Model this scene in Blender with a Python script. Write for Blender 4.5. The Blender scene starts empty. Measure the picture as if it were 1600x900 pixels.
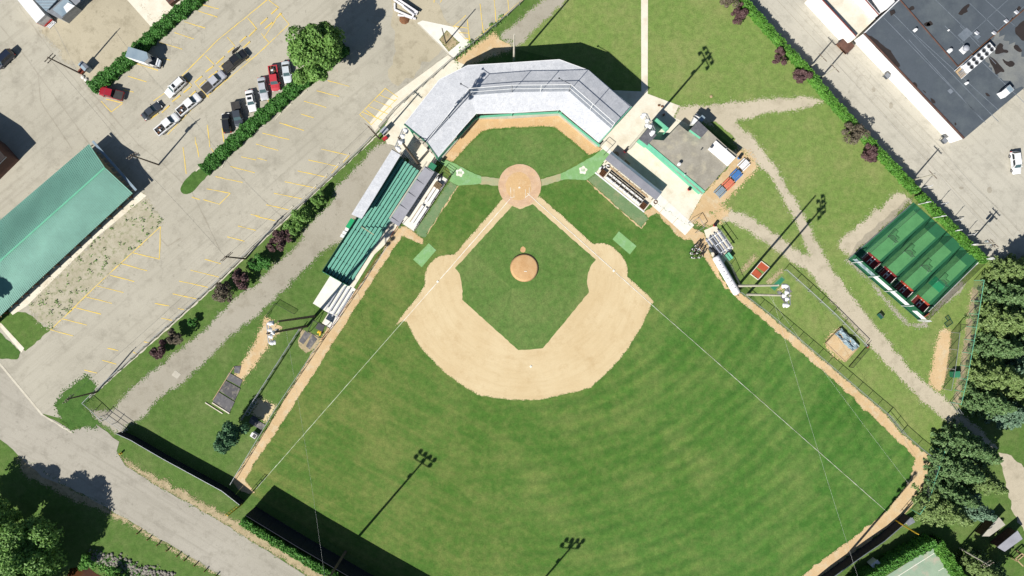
import bpy, bmesh, math, random
import numpy as np
from mathutils import Vector
from mathutils.geometry import tessellate_polygon
random.seed(7); RNG = np.random.default_rng(11)
SC = bpy.context.scene
COL = SC.collection
# ---------------------------------------------------------------- camera, sky, sun, exposure
S = 0.14          # metres on the ground for one photograph pixel
H = 149.0         # drone height
cam = bpy.data.cameras.new('camera'); camo = bpy.data.objects.new('camera', cam); COL.objects.link(camo)
camo.location = (0, 0, H); camo.rotation_euler = (0, 0, 0)
cam.sensor_width = 36.0; cam.lens = 18.0 / (800 * S / H); cam.clip_start = 1.0; cam.clip_end = 5000.0
SC.camera = camo
SUN_EL = math.radians(41.0)
SDX, SDY = -0.652, -0.758        # ground direction towards the sun
wd = bpy.data.worlds.new('World'); SC.world = wd; wd.use_nodes = True
nt = wd.node_tree; bg = nt.nodes['Background']
sky = nt.nodes.new('ShaderNodeTexSky'); sky.sky_type = 'NISHITA'; sky.sun_disc = False
sky.sun_elevation = SUN_EL; sky.sun_rotation = math.atan2(SDX, SDY)
sky.altitude = 400; sky.air_density = 1.0; sky.dust_density = 0.4; sky.ozone_density = 1.5
nt.links.new(sky.outputs[0], bg.inputs[0]); bg.inputs[1].default_value = 0.05
sun = bpy.data.lights.new('sun', 'SUN'); sun.energy = 5.0; sun.angle = math.radians(0.5); sun.color = (1.0, 0.965, 0.905)
suno = bpy.data.objects.new('sun', sun); COL.objects.link(suno)
suno.rotation_euler = Vector((-SDX * math.cos(SUN_EL), -SDY * math.cos(SUN_EL), -math.sin(SUN_EL))).to_track_quat('-Z', 'Y').to_euler()
suno.location = (-60, -70, 90)
vs = SC.view_settings; vs.view_transform = 'Standard'; vs.look = 'None'; vs.gamma = 1.0; vs.exposure = 0.68; vs.use_curve_mapping = False
SC.cycles.max_bounces = 6; SC.cycles.transparent_max_bounces = 16
GAIN = 0.66
# ---------------------------------------------------------------- helpers
def W(px, py, h=0.0):
    k = S * (1 - h / H)
    return Vector(((px - 800) * k, (450 - py) * k, h))
def lin(v):
    v /= 255.0
    return v / 12.92 if v <= 0.04045 else ((v + 0.055) / 1.055) ** 2.4
def A(r, g, b): return (lin(r) * GAIN, lin(g) * GAIN, lin(b) * GAIN, 1.0)
MATS = {}
def newmat(name):
    m = bpy.data.materials.new(name); m.use_nodes = True
    MATS[name] = m
    n = m.node_tree; b = n.nodes['Principled BSDF']
    return m, n, b
def nd(n, t, **kw):
    x = n.nodes.new(t)
    for k, v in kw.items(): setattr(x, k, v)
    return x
def noise(n, vec, scale, detail=4.0, rough=0.6, dist=0.0):
    x = nd(n, 'ShaderNodeTexNoise'); x.inputs['Scale'].default_value = scale; x.inputs['Detail'].default_value = detail
    x.inputs['Roughness'].default_value = rough; x.inputs['Distortion'].default_value = dist
    n.links.new(vec, x.inputs['Vector']); return x.outputs['Fac']
def ramp(n, fac, lo, hi, a=0.0, b=1.0):
    x = nd(n, 'ShaderNodeMapRange'); x.inputs['From Min'].default_value = lo; x.inputs['From Max'].default_value = hi
    x.inputs['To Min'].default_value = a; x.inputs['To Max'].default_value = b; x.clamp = True
    n.links.new(fac, x.inputs['Value']); return x.outputs['Result']
def mixc(n, fac, a, b, mode='MIX'):
    x = nd(n, 'ShaderNodeMix', data_type='RGBA', blend_type=mode)
    if isinstance(fac, float): x.inputs[0].default_value = fac
    else: n.links.new(fac, x.inputs[0])
    for i, v in ((6, a), (7, b)):
        if isinstance(v, tuple): x.inputs[i].default_value = v
        else: n.links.new(v, x.inputs[i])
    return x.outputs[2]
def mth(n, op, a, b=None):
    x = nd(n, 'ShaderNodeMath', operation=op)
    for i, v in ((0, a), (1, b)):
        if v is None: continue
        if isinstance(v, (int, float)): x.inputs[i].default_value = v
        else: n.links.new(v, x.inputs[i])
    return x.outputs[0]
def coords(n, world):
    if world: return nd(n, 'ShaderNodeNewGeometry').outputs['Position']
    return nd(n, 'ShaderNodeTexCoord').outputs['Object']
def bumpy(n, b, fac, strength, dist):
    x = nd(n, 'ShaderNodeBump'); x.inputs['Strength'].default_value = strength; x.inputs['Distance'].default_value = dist
    n.links.new(fac, x.inputs['Height']); n.links.new(x.outputs[0], b.inputs['Normal'])
def surf(name, c1, c2=None, scale=1.0, grain=0.25, gscale=6.0, rough=0.85, world=False, metal=0.0, bump=0.0, spec=0.3, c3=None, s3=0.2, lo=.35, hi=.65):
    """mottled surface: c1/c2 by noise, optional third tone, fine grain on value"""
    m, n, b = newmat(name); v = coords(n, world)
    col = mixc(n, ramp(n, noise(n, v, scale), lo, hi), c1, c2 or c1)
    if c3: col = mixc(n, ramp(n, noise(n, v, s3, 5), .5, .68), col, c3)
    if grain:
        g = noise(n, v, gscale, 3, .7)
        col = mixc(n, 1.0, col, mixc(n, ramp(n, g, .25, .75), (1 - grain,) * 3 + (1,), (1 + grain,) * 3 + (1,)), 'MULTIPLY')
        if bump: bumpy(n, b, g, bump, .05)
    n.links.new(col, b.inputs['Base Color']); b.inputs['Roughness'].default_value = rough; b.inputs['Metallic'].default_value = metal
    b.inputs['Specular IOR Level'].default_value = spec
    return m
def paint(name, c, rough=0.4, metal=0.0, coat=0.0):
    m, n, b = newmat(name); v = coords(n, False)
    col = mixc(n, ramp(n, noise(n, v, 3.0), .3, .7), tuple(x * .9 for x in c[:3]) + (1,), tuple(min(1, x * 1.06) for x in c[:3]) + (1,))
    n.links.new(col, b.inputs['Base Color']); b.inputs['Roughness'].default_value = rough; b.inputs['Metallic'].default_value = metal
    b.inputs['Coat Weight'].default_value = coat; b.inputs['Coat Roughness'].default_value = .08
    return m
def seethrough(name, c, opacity, rough=.8):
    m, n, b = newmat(name); b.inputs['Base Color'].default_value = c; b.inputs['Roughness'].default_value = rough
    t = nd(n, 'ShaderNodeBsdfTransparent'); mx = nd(n, 'ShaderNodeMixShader')
    f = ramp(n, noise(n, coords(n, True), .8, 3), .2, .8, opacity * .75, min(1, opacity * 1.25)); n.links.new(f, mx.inputs[0])
    n.links.new(t.outputs[0], mx.inputs[1]); n.links.new(b.outputs[0], mx.inputs[2])
    n.links.new(mx.outputs[0], n.nodes['Material Output'].inputs[0]); return m
def leafmat(name, c1, c2, c3, scale=.9):
    m, n, b = newmat(name); v = coords(n, False)
    col = mixc(n, ramp(n, noise(n, v, scale, 3), .35, .65), c1, c2)
    col = mixc(n, ramp(n, noise(n, v, scale * 5, 2), .5, .75), col, c3)
    n.links.new(col, b.inputs['Base Color']); b.inputs['Roughness'].default_value = .6; b.inputs['Specular IOR Level'].default_value = .25
    tr = nd(n, 'ShaderNodeBsdfTranslucent'); n.links.new(col, tr.inputs['Color']); mx = nd(n, 'ShaderNodeMixShader'); mx.inputs[0].default_value = .22
    n.links.new(b.outputs[0], mx.inputs[1]); n.links.new(tr.outputs[0], mx.inputs[2]); n.links.new(mx.outputs[0], n.nodes['Material Output'].inputs[0])
    return m
class MB:
    def __init__(s): s.v = []; s.f = []
    def add(s, vs, fs):
        o = len(s.v); s.v += [tuple(p) for p in vs]; s.f += [tuple(i + o for i in f) for f in fs]; return s
    def quad(s, *p): return s.add(p, [tuple(range(len(p)))])
    def prism(s, pts, z0, z1):           # pts: ccw xy list (or xyz)
        p = [(q[0], q[1]) for q in pts]
        if sum(p[i][0] * p[(i + 1) % len(p)][1] - p[(i + 1) % len(p)][0] * p[i][1] for i in range(len(p))) < 0: p = p[::-1]
        n = len(p)
        t = tessellate_polygon([[Vector((a, b, 0)) for a, b in p]])
        vs = [(a, b, z0) for a, b in p] + [(a, b, z1) for a, b in p]
        fs = [(i, (i + 1) % n, n + (i + 1) % n, n + i) for i in range(n)]
        for a, b, c in t:
            ar = (p[b][0] - p[a][0]) * (p[c][1] - p[a][1]) - (p[c][0] - p[a][0]) * (p[b][1] - p[a][1])
            if ar < 0: b, c = c, b
            fs += [(n + a, n + b, n + c), (c, b, a)]
        return s.add(vs, fs)
    def box(s, cx, cy, cz, sx, sy, sz, rz=0.0):
        c, d = math.cos(rz), math.sin(rz); vs = []
        for z in (-.5, .5):
            for x, y in ((-.5, -.5), (.5, -.5), (.5, .5), (-.5, .5)):
                X, Y = x * sx, y * sy; vs.append((cx + X * c - Y * d, cy + X * d + Y * c, cz + z * sz))
        return s.add(vs, [(3, 2, 1, 0), (4, 5, 6, 7), (0, 1, 5, 4), (1, 2, 6, 5), (2, 3, 7, 6), (3, 0, 4, 7)])
    def bar(s, a, b, w, h=None):         # rectangular bar between two points
        a, b = Vector(a), Vector(b); h = h or w; d = (b - a).normalized()
        u = d.cross(Vector((0, 0, 1))); u = Vector((1, 0, 0)) if u.length < 1e-4 else u.normalized(); v = u.cross(d).normalized()
        vs = [p + u * i * w / 2 + v * j * h / 2 for p in (a, b) for i, j in ((-1, -1), (1, -1), (1, 1), (-1, 1))]
        return s.add(vs, [(0, 1, 2, 3), (7, 6, 5, 4), (4, 5, 1, 0), (5, 6, 2, 1), (6, 7, 3, 2), (7, 4, 0, 3)])
    def tube(s, path, rad, n=8, cap=True):
        P = [Vector(p) for p in path]; R = rad if isinstance(rad, (list, tuple)) else [rad] * len(P); vs = []; fs = []
        for i, p in enumerate(P):
            d = (P[min(i + 1, len(P) - 1)] - P[max(i - 1, 0)]).normalized()
            u = d.cross(Vector((0, 0, 1))); u = Vector((1, 0, 0)) if u.length < 1e-3 else u.normalized(); w = d.cross(u)
            vs += [p + (u * math.cos(2 * math.pi * k / n) + w * math.sin(2 * math.pi * k / n)) * R[i] for k in range(n)]
        for i in range(len(P) - 1):
            fs += [(i * n + k, i * n + (k + 1) % n, (i + 1) * n + (k + 1) % n, (i + 1) * n + k) for k in range(n)]
        if cap: fs += [tuple(range(n))[::-1], tuple((len(P) - 1) * n + k for k in range(n))]
        return s.add(vs, fs)
    def lathe(s, cx, cy, prof, n=12):    # prof: (r, z) upwards
        vs = [(cx + r * math.cos(2 * math.pi * k / n), cy + r * math.sin(2 * math.pi * k / n), z) for r, z in prof for k in range(n)]
        fs = [(i * n + k, i * n + (k + 1) % n, (i + 1) * n + (k + 1) % n, (i + 1) * n + k) for i in range(len(prof) - 1) for k in range(n)]
        fs += [tuple(range(n))[::-1], tuple((len(prof) - 1) * n + k for k in range(n))]
        return s.add(vs, fs)
    def build(s, name, mat, parent=None, smooth=False, world=False, loc=None):
        me = bpy.data.meshes.new(name); vs = s.v
        o = bpy.data.objects.new(name, me)
        if loc is not None: vs = [(a - loc[0], b - loc[1], c - loc[2]) for a, b, c in vs]; o.location = loc
        if parent is not None:
            o.parent = parent
            if world:
                l = wloc(parent); vs = [(a - l.x, b - l.y, c - l.z) for a, b, c in vs]
        me.from_pydata(vs, [], s.f); me.update()
        if smooth: me.polygons.foreach_set('use_smooth', [True] * len(me.polygons))
        me.materials.append(MATS[mat] if isinstance(mat, str) else mat)
        COL.objects.link(o); return o
def wloc(o):
    l = Vector(o.location)
    while o.parent: o = o.parent; l = l + o.location
    return l
def tag(o, label=None, cat=None, group=None, kind=None):
    if label: o['label'] = label
    if cat: o['category'] = cat
    if group: o['group'] = group
    if kind: o['kind'] = kind
    return o
def thing(name, label, cat, loc=(0, 0, 0), rz=0.0, group=None):
    o = bpy.data.objects.new(name, None); COL.objects.link(o); o.location = loc; o.rotation_euler = (0, 0, rz); o.empty_display_size = .3
    return tag(o, label, cat, group)
def struct(o): o['kind'] = 'structure'; return o
def copy_tree(o, parent=None):
    c = o.copy(); COL.objects.link(c); c.parent = parent
    for ch in list(o.children): copy_tree(ch, c)
    return c
def ragged(pts, step, amp):
    out = []
    n = len(pts)
    for i in range(n):
        a, b = Vector(pts[i][:2]), Vector(pts[(i + 1) % n][:2]); L = (b - a).length; k = max(1, int(L / step)); d = (b - a) / max(L, 1e-6); nn = Vector((-d.y, d.x))
        for j in range(k):
            out.append(a + (b - a) * (j / k) + nn * (random.gauss(0, amp) if j else random.gauss(0, amp * .4)))
    return [(p.x, p.y) for p in out]
def chaikin(pts, k=2):
    for _ in range(k):
        q = []
        for i in range(len(pts)):
            a, b = pts[i], pts[(i + 1) % len(pts)]
            q += [(a[0] * .75 + b[0] * .25, a[1] * .75 + b[1] * .25), (a[0] * .25 + b[0] * .75, a[1] * .25 + b[1] * .75)]
        pts = q
    return pts
def sheet(name, px, z, mat, parent=None, jit=0.0, step=.6, smooth=0, th=0.0):
    """a ground sheet from photograph pixels on the ground"""
    pts = [tuple(W(*p)[:2]) for p in px]
    if smooth: pts = chaikin(pts, smooth)
    if jit: pts = ragged(pts, step, jit)
    m = MB()
    if th: m.prism(pts, z - th, z)
    else:
        t = tessellate_polygon([[Vector((a, b, 0)) for a, b in pts]]); fs = []
        for a, b, c in t:
            ar = (pts[b][0] - pts[a][0]) * (pts[c][1] - pts[a][1]) - (pts[c][0] - pts[a][0]) * (pts[b][1] - pts[a][1])
            fs.append((a, b, c) if ar > 0 else (a, c, b))
        m.add([(a, b, z) for a, b in pts], fs)
    o = m.build(name, mat, parent)
    if parent is None: struct(o)
    return o
def circ(cx, cy, r, n=40, ry=None, a0=0): return [(cx + r * math.cos(2 * math.pi * k / n + a0), cy + (ry or r) * math.sin(2 * math.pi * k / n + a0)) for k in range(n)]
def strip(p, q, w):                       # strip of width w px between two pixels
    dx, dy = q[0] - p[0], q[1] - p[1]; L = math.hypot(dx, dy); nx, ny = -dy / L * w / 2, dx / L * w / 2
    return [(p[0] + nx, p[1] + ny), (q[0] + nx, q[1] + ny), (q[0] - nx, q[1] - ny), (p[0] - nx, p[1] - ny)]
def ang(p, q):                            # world angle of a pixel direction
    return math.atan2(-(q[1] - p[1]), q[0] - p[0])

# ---------------------------------------------------------------- materials
def pavement(name, c1, c2, c3, crack=.55, streak=None):
    m, n, b = newmat(name); v = coords(n, True)
    col = mixc(n, ramp(n, noise(n, v, .05, 5), .35, .65), c1, c2)
    col = mixc(n, ramp(n, noise(n, v, .35, 6, .7), .52, .75), col, c3)
    if streak is not None:
        mp = nd(n, 'ShaderNodeMapping'); mp.vector_type = 'TEXTURE'; mp.inputs['Rotation'].default_value = (0, 0, streak); mp.inputs['Scale'].default_value = (30, 1.1, 1)
        n.links.new(v, mp.inputs['Vector'])
        col = mixc(n, ramp(n, noise(n, mp.outputs[0], 1.0, 5, .65), .5, .72, 0, .6), col, c3)
    vo = nd(n, 'ShaderNodeTexVoronoi', feature='DISTANCE_TO_EDGE'); vo.inputs['Scale'].default_value = .11
    wv = nd(n, 'ShaderNodeVectorMath', operation='ADD'); nz = nd(n, 'ShaderNodeTexNoise'); nz.inputs['Scale'].default_value = .35; nz.inputs['Detail'].default_value = 5
    n.links.new(v, nz.inputs['Vector']); sc = nd(n, 'ShaderNodeVectorMath', operation='SCALE'); sc.inputs['Scale'].default_value = 6.0
    n.links.new(nz.outputs['Color'], sc.inputs[0]); n.links.new(v, wv.inputs[0]); n.links.new(sc.outputs[0], wv.inputs[1]); n.links.new(wv.outputs[0], vo.inputs['Vector'])
    line = ramp(n, vo.outputs['Distance'], .0, .014, 1, 0)
    line = mth(n, 'MULTIPLY', line, ramp(n, noise(n, v, .06, 2), .53, .66, 0, crack))
    col = mixc(n, line, col, tuple(x * .45 for x in c3[:3]) + (1,))
    col = mixc(n, ramp(n, noise(n, v, .16, 6, .75), .53, .70, 0, .55), col, tuple(x * .84 for x in c3[:3]) + (1,))
    col = mixc(n, ramp(n, noise(n, v, .9, 2, .5), .66, .74, 0, .35), col, tuple(x * .62 for x in c3[:3]) + (1,))
    spots = ramp(n, noise(n, v, 1.7, 3, .8), .68, .76, 0, .5)
    col = mixc(n, spots, col, tuple(x * .5 for x in c3[:3]) + (1,))
    g = noise(n, v, 5, 4, .75)
    col = mixc(n, 1.0, col, mixc(n, ramp(n, g, .25, .75), (.86,) * 3 + (1,), (1.12,) * 3 + (1,)), 'MULTIPLY')
    bumpy(n, b, g, .25, .03)
    n.links.new(col, b.inputs['Base Color']); b.inputs['Roughness'].default_value = .9; b.inputs['Specular IOR Level'].default_value = .2
pavement('asphalt_lot', A(198, 192, 175), A(187, 181, 164), A(168, 162, 146), crack=.4, streak=math.radians(40))
pavement('asphalt_alley', A(208, 202, 186), A(198, 193, 178), A(178, 173, 159), crack=.35, streak=math.radians(-44))
pavement('asphalt_road', A(190, 184, 170), A(181, 175, 161), A(160, 154, 140), streak=math.radians(-31))
pavement('gravel', A(186, 179, 163), A(174, 167, 150), A(156, 148, 130), crack=0.0)
pavement('gravel_pale', A(212, 200, 176), A(200, 189, 165), A(176, 166, 142), crack=0.0)
pavement('dirt_lot', A(205, 194, 168), A(190, 180, 155), A(160, 150, 126), crack=0.0)
surf('concrete', A(247, 239, 220), A(238, 229, 208), .5, .08, 5, world=True, c3=A(226, 214, 190), s3=.3)
surf('concrete_white', A(250, 246, 236), A(240, 235, 222), .6, .06, 5, world=True)
surf('concrete_grey', A(205, 198, 182), A(190, 184, 168), .6, .1, 5, world=True)
surf('clay', A(224, 188, 138), A(214, 174, 124), .25, .12, 4, world=True, c3=A(228, 198, 154), s3=.5)
surf('track_dirt', A(224, 194, 150), A(212, 180, 134), .2, .14, 4, world=True, c3=A(220, 200, 164), s3=.6)
def dragged(name, c1, c2, c3, centre, k=1.1):
    m, n, b = newmat(name); v = coords(n, True); sx = nd(n, 'ShaderNodeSeparateXYZ'); n.links.new(v, sx.inputs[0]); hc = W(*centre)
    ds = nd(n, 'ShaderNodeVectorMath', operation='DISTANCE'); n.links.new(v, ds.inputs[0]); ds.inputs[1].default_value = tuple(hc)
    an = mth(n, 'ARCTAN2', mth(n, 'SUBTRACT', sx.outputs[1], hc.y), mth(n, 'SUBTRACT', sx.outputs[0], hc.x))
    cv = nd(n, 'ShaderNodeCombineXYZ'); n.links.new(mth(n, 'MULTIPLY', mth(n, 'ADD', ds.outputs['Value'], mth(n, 'MULTIPLY', noise(n, v, .12, 2), 1.0)), k), cv.inputs[0]); n.links.new(mth(n, 'MULTIPLY', an, 3.0), cv.inputs[1])
    col = mixc(n, ramp(n, noise(n, v, .09, 4), .35, .65), c1, c2)
    col = mixc(n, ramp(n, noise(n, cv.outputs[0], 1.0, 6, .75), .46, .80, 0, .45), col, c3)
    col = mixc(n, ramp(n, noise(n, v, .22, 7, .8), .52, .74, 0, .75), col, c3)
    g = noise(n, v, 5, 4, .8); col = mixc(n, 1.0, col, mixc(n, ramp(n, g, .25, .75), (.9, .9, .9, 1), (1.09, 1.09, 1.09, 1)), 'MULTIPLY'); bumpy(n, b, g, .2, .03)
    n.links.new(col, b.inputs['Base Color']); b.inputs['Roughness'].default_value = .95; b.inputs['Specular IOR Level'].default_value = .1
dragged('infield_dirt', A(230, 209, 168), A(221, 197, 154), A(200, 172, 128), (819, 418))
surf('home_dirt', A(222, 190, 158), A(212, 176, 142), .6, .14, 5, world=True, c3=A(226, 190, 150), s3=.9)
surf('mound_dirt', A(218, 178, 130), A(206, 162, 112), .6, .14, 5, world=True)
surf('bare_earth', A(196, 178, 142), A(176, 158, 122), .5, .2, 4, world=True, c3=A(150, 138, 104), s3=.9)
surf('weedy_earth', A(194, 186, 164), A(182, 174, 150), .35, .14, 4, world=True, c3=A(150, 152, 116), s3=1.2, lo=.4, hi=.6)
surf('chalk_worn', A(206, 214, 190), A(184, 198, 160), .5, .12, 6, world=True)
surf('chalk', A(252, 250, 240), A(240, 234, 215), 1.2, .08, 8, world=True)
surf('line_yellow', A(250, 216, 96), A(240, 208, 112), 1.1, .1, 6, world=True, c3=A(222, 204, 150), s3=.9)
surf('kerb', A(226, 219, 200), A(208, 200, 180), .8, .1, 5, world=True)
def grass(name, c1, c2, c3, stripes=0.0, wear=.5, band=None):
    m, n, b = newmat(name); v = coords(n, True)
    col = mixc(n, ramp(n, noise(n, v, .045, 5, .6), .36, .64), c1, c2)
    col = mixc(n, mth(n, 'MULTIPLY', ramp(n, noise(n, v, .09, 6, .68), .47, .72), wear), col, c3)
    col = mixc(n, mth(n, 'MULTIPLY', ramp(n, noise(n, v, .55, 5, .7), .45, .75), .4), col, c3)
    if stripes:
        sx = nd(n, 'ShaderNodeSeparateXYZ'); n.links.new(v, sx.inputs[0])
        nz = noise(n, v, .06, 2)
        hc = W(800, 262)
        ds = nd(n, 'ShaderNodeVectorMath', operation='DISTANCE'); n.links.new(v, ds.inputs[0]); ds.inputs[1].default_value = tuple(hc)
        d = mth(n, 'ADD', ds.outputs['Value'], mth(n, 'MULTIPLY', nz, 1.6))
        an = mth(n, 'ARCTAN2', mth(n, 'SUBTRACT', sx.outputs[1], hc.y), mth(n, 'SUBTRACT', sx.outputs[0], hc.x))
        cv = nd(n, 'ShaderNodeCombineXYZ'); n.links.new(mth(n, 'MULTIPLY', d, .75), cv.inputs[0]); n.links.new(mth(n, 'MULTIPLY', an, 5.0), cv.inputs[1])
        tang = noise(n, cv.outputs[0], 1.0, 5, .65)
        s1 = mth(n, 'SINE', mth(n, 'MULTIPLY', d, 2 * math.pi / 3.2))
        s1 = ramp(n, mth(n, 'ADD', mth(n, 'MULTIPLY', s1, .62), mth(n, 'MULTIPLY', mth(n, 'SUBTRACT', tang, .5), 3.2)), -.8, .8)
        amt = mth(n, 'MULTIPLY', ramp(n, sx.outputs[0], -22, 22, .10, 1.0), ramp(n, noise(n, v, .1, 4), .3, .62, .2, 1.0))
        far = ramp(n, ds.outputs['Value'], 38, 52, 0, 1)
        amt = mth(n, 'MULTIPLY', amt, far)
        dark = mixc(n, 1.0, col, (.76, .82, .82, 1), 'MULTIPLY'); light = mixc(n, 1.0, col, (1.26, 1.16, 1.16, 1), 'MULTIPLY')
        col = mixc(n, mth(n, 'MULTIPLY', amt, stripes), col, mixc(n, s1, dark, light))
        # straight mower passes on the left side
        mp = nd(n, 'ShaderNodeMapping'); mp.vector_type = 'TEXTURE'; mp.inputs['Rotation'].default_value = (0, 0, math.radians(-30)); mp.inputs['Scale'].default_value = (50, 2.2, 1); n.links.new(v, mp.inputs['Vector'])
        st = noise(n, mp.outputs[0], 1.0, 4, .6)
        la = ramp(n, sx.outputs[0], -25, 15, .75, .1)
        col = mixc(n, mth(n, 'MULTIPLY', la, ramp(n, st, .45, .7)), col, mixc(n, .5, col, c3))
        gx = ramp(n, sx.outputs[0], -50, 70, 0, 1)
        col = mixc(n, 1.0, col, mixc(n, gx, (1.12, 1.0, 1.0, 1), (.86, 1.03, .94, 1)), 'MULTIPLY')
    g = noise(n, v, 4.0, 5, .85); g2 = noise(n, v, .9, 3, .6)
    g = mth(n, 'ADD', mth(n, 'MULTIPLY', g, .7), mth(n, 'MULTIPLY', g2, .3))
    col = mixc(n, 1.0, col, mixc(n, ramp(n, g, .36, .64), (.64, .67, .64, 1), (1.36, 1.33, 1.32, 1)), 'MULTIPLY')
    bumpy(n, b, noise(n, v, 5, 3, .8), .5, .08)
    n.links.new(col, b.inputs['Base Color']); b.inputs['Roughness'].default_value = .95; b.inputs['Specular IOR Level'].default_value = .1
grass('lawn', A(96, 126, 62), A(86, 118, 54), A(132, 142, 90), wear=.6)
grass('field_grass', A(79, 118, 50), A(88, 125, 58), A(140, 144, 86), stripes=.9, wear=.55)
grass('infield_grass', A(94, 128, 62), A(102, 134, 70), A(134, 142, 88), wear=.6)
grass('park_grass', A(126, 150, 80), A(116, 144, 72), A(158, 160, 104), wear=.7)
grass('lush_grass', A(82, 118, 56), A(74, 110, 50), A(112, 136, 76), wear=.4)
surf('turf_mat', A(142, 188, 122), A(132, 178, 114), .7, .1, 5, world=True, c3=A(150, 190, 140), s3=.8)
surf('turf_worn', A(112, 142, 96), A(124, 150, 104), .4, .16, 4, world=True, c3=A(142, 152, 110), s3=.5)
surf('turf_pathway', A(172, 178, 138), A(186, 176, 136), .6, .12, 4, world=True)
surf('cage_turf', A(94, 158, 100), A(84, 146, 92), .4, .14, 5, world=True)
surf('cage_turf_dark', A(40, 104, 70), A(44, 112, 74), .5, .12, 5, world=True)
surf('cage_turf_new', A(34, 138, 92), A(40, 146, 98), .5, .1, 5, world=True)
# ---------------------------------------------------------------- ground, lots, roads, paths
g = MB().quad((-900, -900, 0), (900, -900, 0), (900, 900, 0), (-900, 900, 0)).build('ground', 'lawn'); struct(g)
lot = sheet('parking_lot', [(-700, -500), (1080, -500), (860, -40), (800, 17), (710, 92), (640, 150), (575, 222), (400, 385), (330, 452), (140, 620), (100, 655), (66, 646), (0, 568), (-700, -250)], .02, 'asphalt_lot')
road = sheet('road', [(-600, 0), (0, 566), (64, 646), (112, 672), (150, 662), (186, 690), (182, 705), (196, 728), (250, 762), (330, 806), (400, 850), (482, 902), (700, 1040), (560, 1060), (345, 900), (300, 872), (220, 824), (158, 788), (110, 762), (66, 745), (20, 702), (0, 686), (-600, 160)], .03, 'asphalt_road', jit=.1, step=1.5)
sheet('road_shoulder', [(184, 708), (192, 714), (212, 728), (262, 754), (330, 792), (392, 826), (460, 868), (520, 905), (482, 902), (400, 850), (330, 806), (250, 762), (196, 728)], .022, 'bare_earth', jit=.25, step=.8)
sheet('road_verge', [(28, 712), (50, 722), (72, 738), (158, 786), (220, 823), (300, 871), (345, 899), (330, 897), (290, 872), (215, 827), (158, 797), (100, 775), (60, 752), (40, 745)], .018, 'bare_earth', jit=.3, step=.8)
gut = sheet('gutter', strip((-4, 564), (66, 648), 3.2), .045, 'kerb', road)
sheet('seam', strip((66, 648), (112, 676), 2.2), .044, 'kerb', road, jit=.04)
# tar seams and tracks worn into the lot
for p in (((60, 118), (64, 160), (112, 232)), ((75, 20), (130, 130), (218, 228), (250, 252), (300, 300), (344, 392)), ((30, 10), (80, 80), (150, 165), (205, 232)), ((250, 372), (262, 385), (282, 372)), ((0, 40), (30, 76), (70, 130), (140, 225))):
    for a, b in zip(p, p[1:]): sheet('tar_seam', strip(a, b, .9 + random.random() * .6), .028 + random.random() * .004, 'gravel', lot, jit=.06, step=1.5)
sheet('dirt_yard', [(60, 48), (92, 30), (160, -20), (200, -20), (240, 40), (262, 15), (262, 20), (230, 62), (195, 90), (150, 130), (128, 110), (100, 88), (78, 60)], .026, 'dirt_lot', jit=.4, step=1.2, smooth=1)
sheet('concrete_pad', [(190, -10), (270, -10), (283, 5), (262, 20), (237, 43)], .034, 'concrete')
sheet('gravel_yard', [(614, -10), (672, -6), (708, 40), (720, 75), (690, 78), (622, 135), (606, 120), (618, 80), (612, 40)], .026, 'dirt_lot', jit=.35, step=1.2)
walk = sheet('sidewalk', [(578, 190), (617, 150), (700, 84), (710, 90), (724, 72), (736, 68), (712, 40), (707, 41), (728, 62), (716, 78), (714, 70), (697, 86)], .024, 'concrete')
sheet('concrete_apron', [(652, 36), (660, 32), (708, 42), (733, 68), (708, 90), (699, 82), (655, 40)], .032, 'concrete_white')
sheet('gravel_bed', [(686, 62), (698, 47), (718, 67), (701, 81)], .04, 'bare_earth')
sheet('kerb_line', strip((654, 38), (701, 84), 1.6), .045, 'kerb')
sheet('sidewalk_slab', [(577, 193), (612, 150), (700, 86), (708, 92), (620, 165), (586, 205)], .036, 'concrete')
sheet('weedy_strip', [(222, 305), (253, 345), (250, 353), (150, 447), (96, 497), (78, 515), (45, 480), (70, 450), (150, 375)], .028, 'weedy_earth', jit=.3, step=.8)
sheet('grass_patch', [(-20, 505), (8, 480), (40, 488), (80, 514), (40, 548), (34, 544), (0, 502), (-14, 490)], .03, 'lawn', jit=.25, step=.8)
sheet('grass_verge', [(-40, 505), (0, 520), (32, 550), (27, 562), (0, 560), (-40, 530)], .036, 'lush_grass', jit=.12)
sheet('footpath', [(-4, 506), (2, 505), (38, 544), (34, 551)], .05, 'concrete')
sheet('building_walk', [(217, 298), (229, 306), (150, 372), (42, 478), (20, 492), (14, 486), (60, 440)], .04, 'concrete')
sheet('grass_island', [(136, 585), (152, 604), (127, 636), (160, 662), (128, 668), (110, 673), (92, 648), (90, 627), (110, 607), (128, 592)], .04, 'lush_grass', jit=.25, step=.7)
sheet('median_bed', [(281, 298), (284, 288), (300, 270), (322, 258), (398, 190), (430, 160), (462, 132), (478, 116), (520, 80), (545, 70), (548, 84), (520, 104), (480, 140), (452, 152), (430, 168), (384, 218), (330, 268), (300, 302), (288, 304)], .06, 'lush_grass', jit=.08, smooth=1)
gp = sheet('gravel_path', [(600, 222), (584, 230), (572, 247), (547, 272), (525, 290), (522, 312), (500, 335), (482, 350), (470, 375), (447, 397), (427, 415), (400, 445), (375, 457), (345, 487), (320, 515), (287, 540), (250, 570), (207, 605), (175, 640), (140, 642), (152, 660), (188, 682), (200, 665), (225, 652), (250, 622), (282, 600), (320, 567), (360, 525), (400, 495), (447, 450), (475, 422), (505, 392), (540, 374), (552, 345), (640, 240), (618, 222)], .024, 'gravel', jit=.18, step=.8)
sheet('manhole_plate', [(268, 586), (274, 578), (283, 585), (277, 592)], .05, 'concrete_grey', gp)
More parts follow.
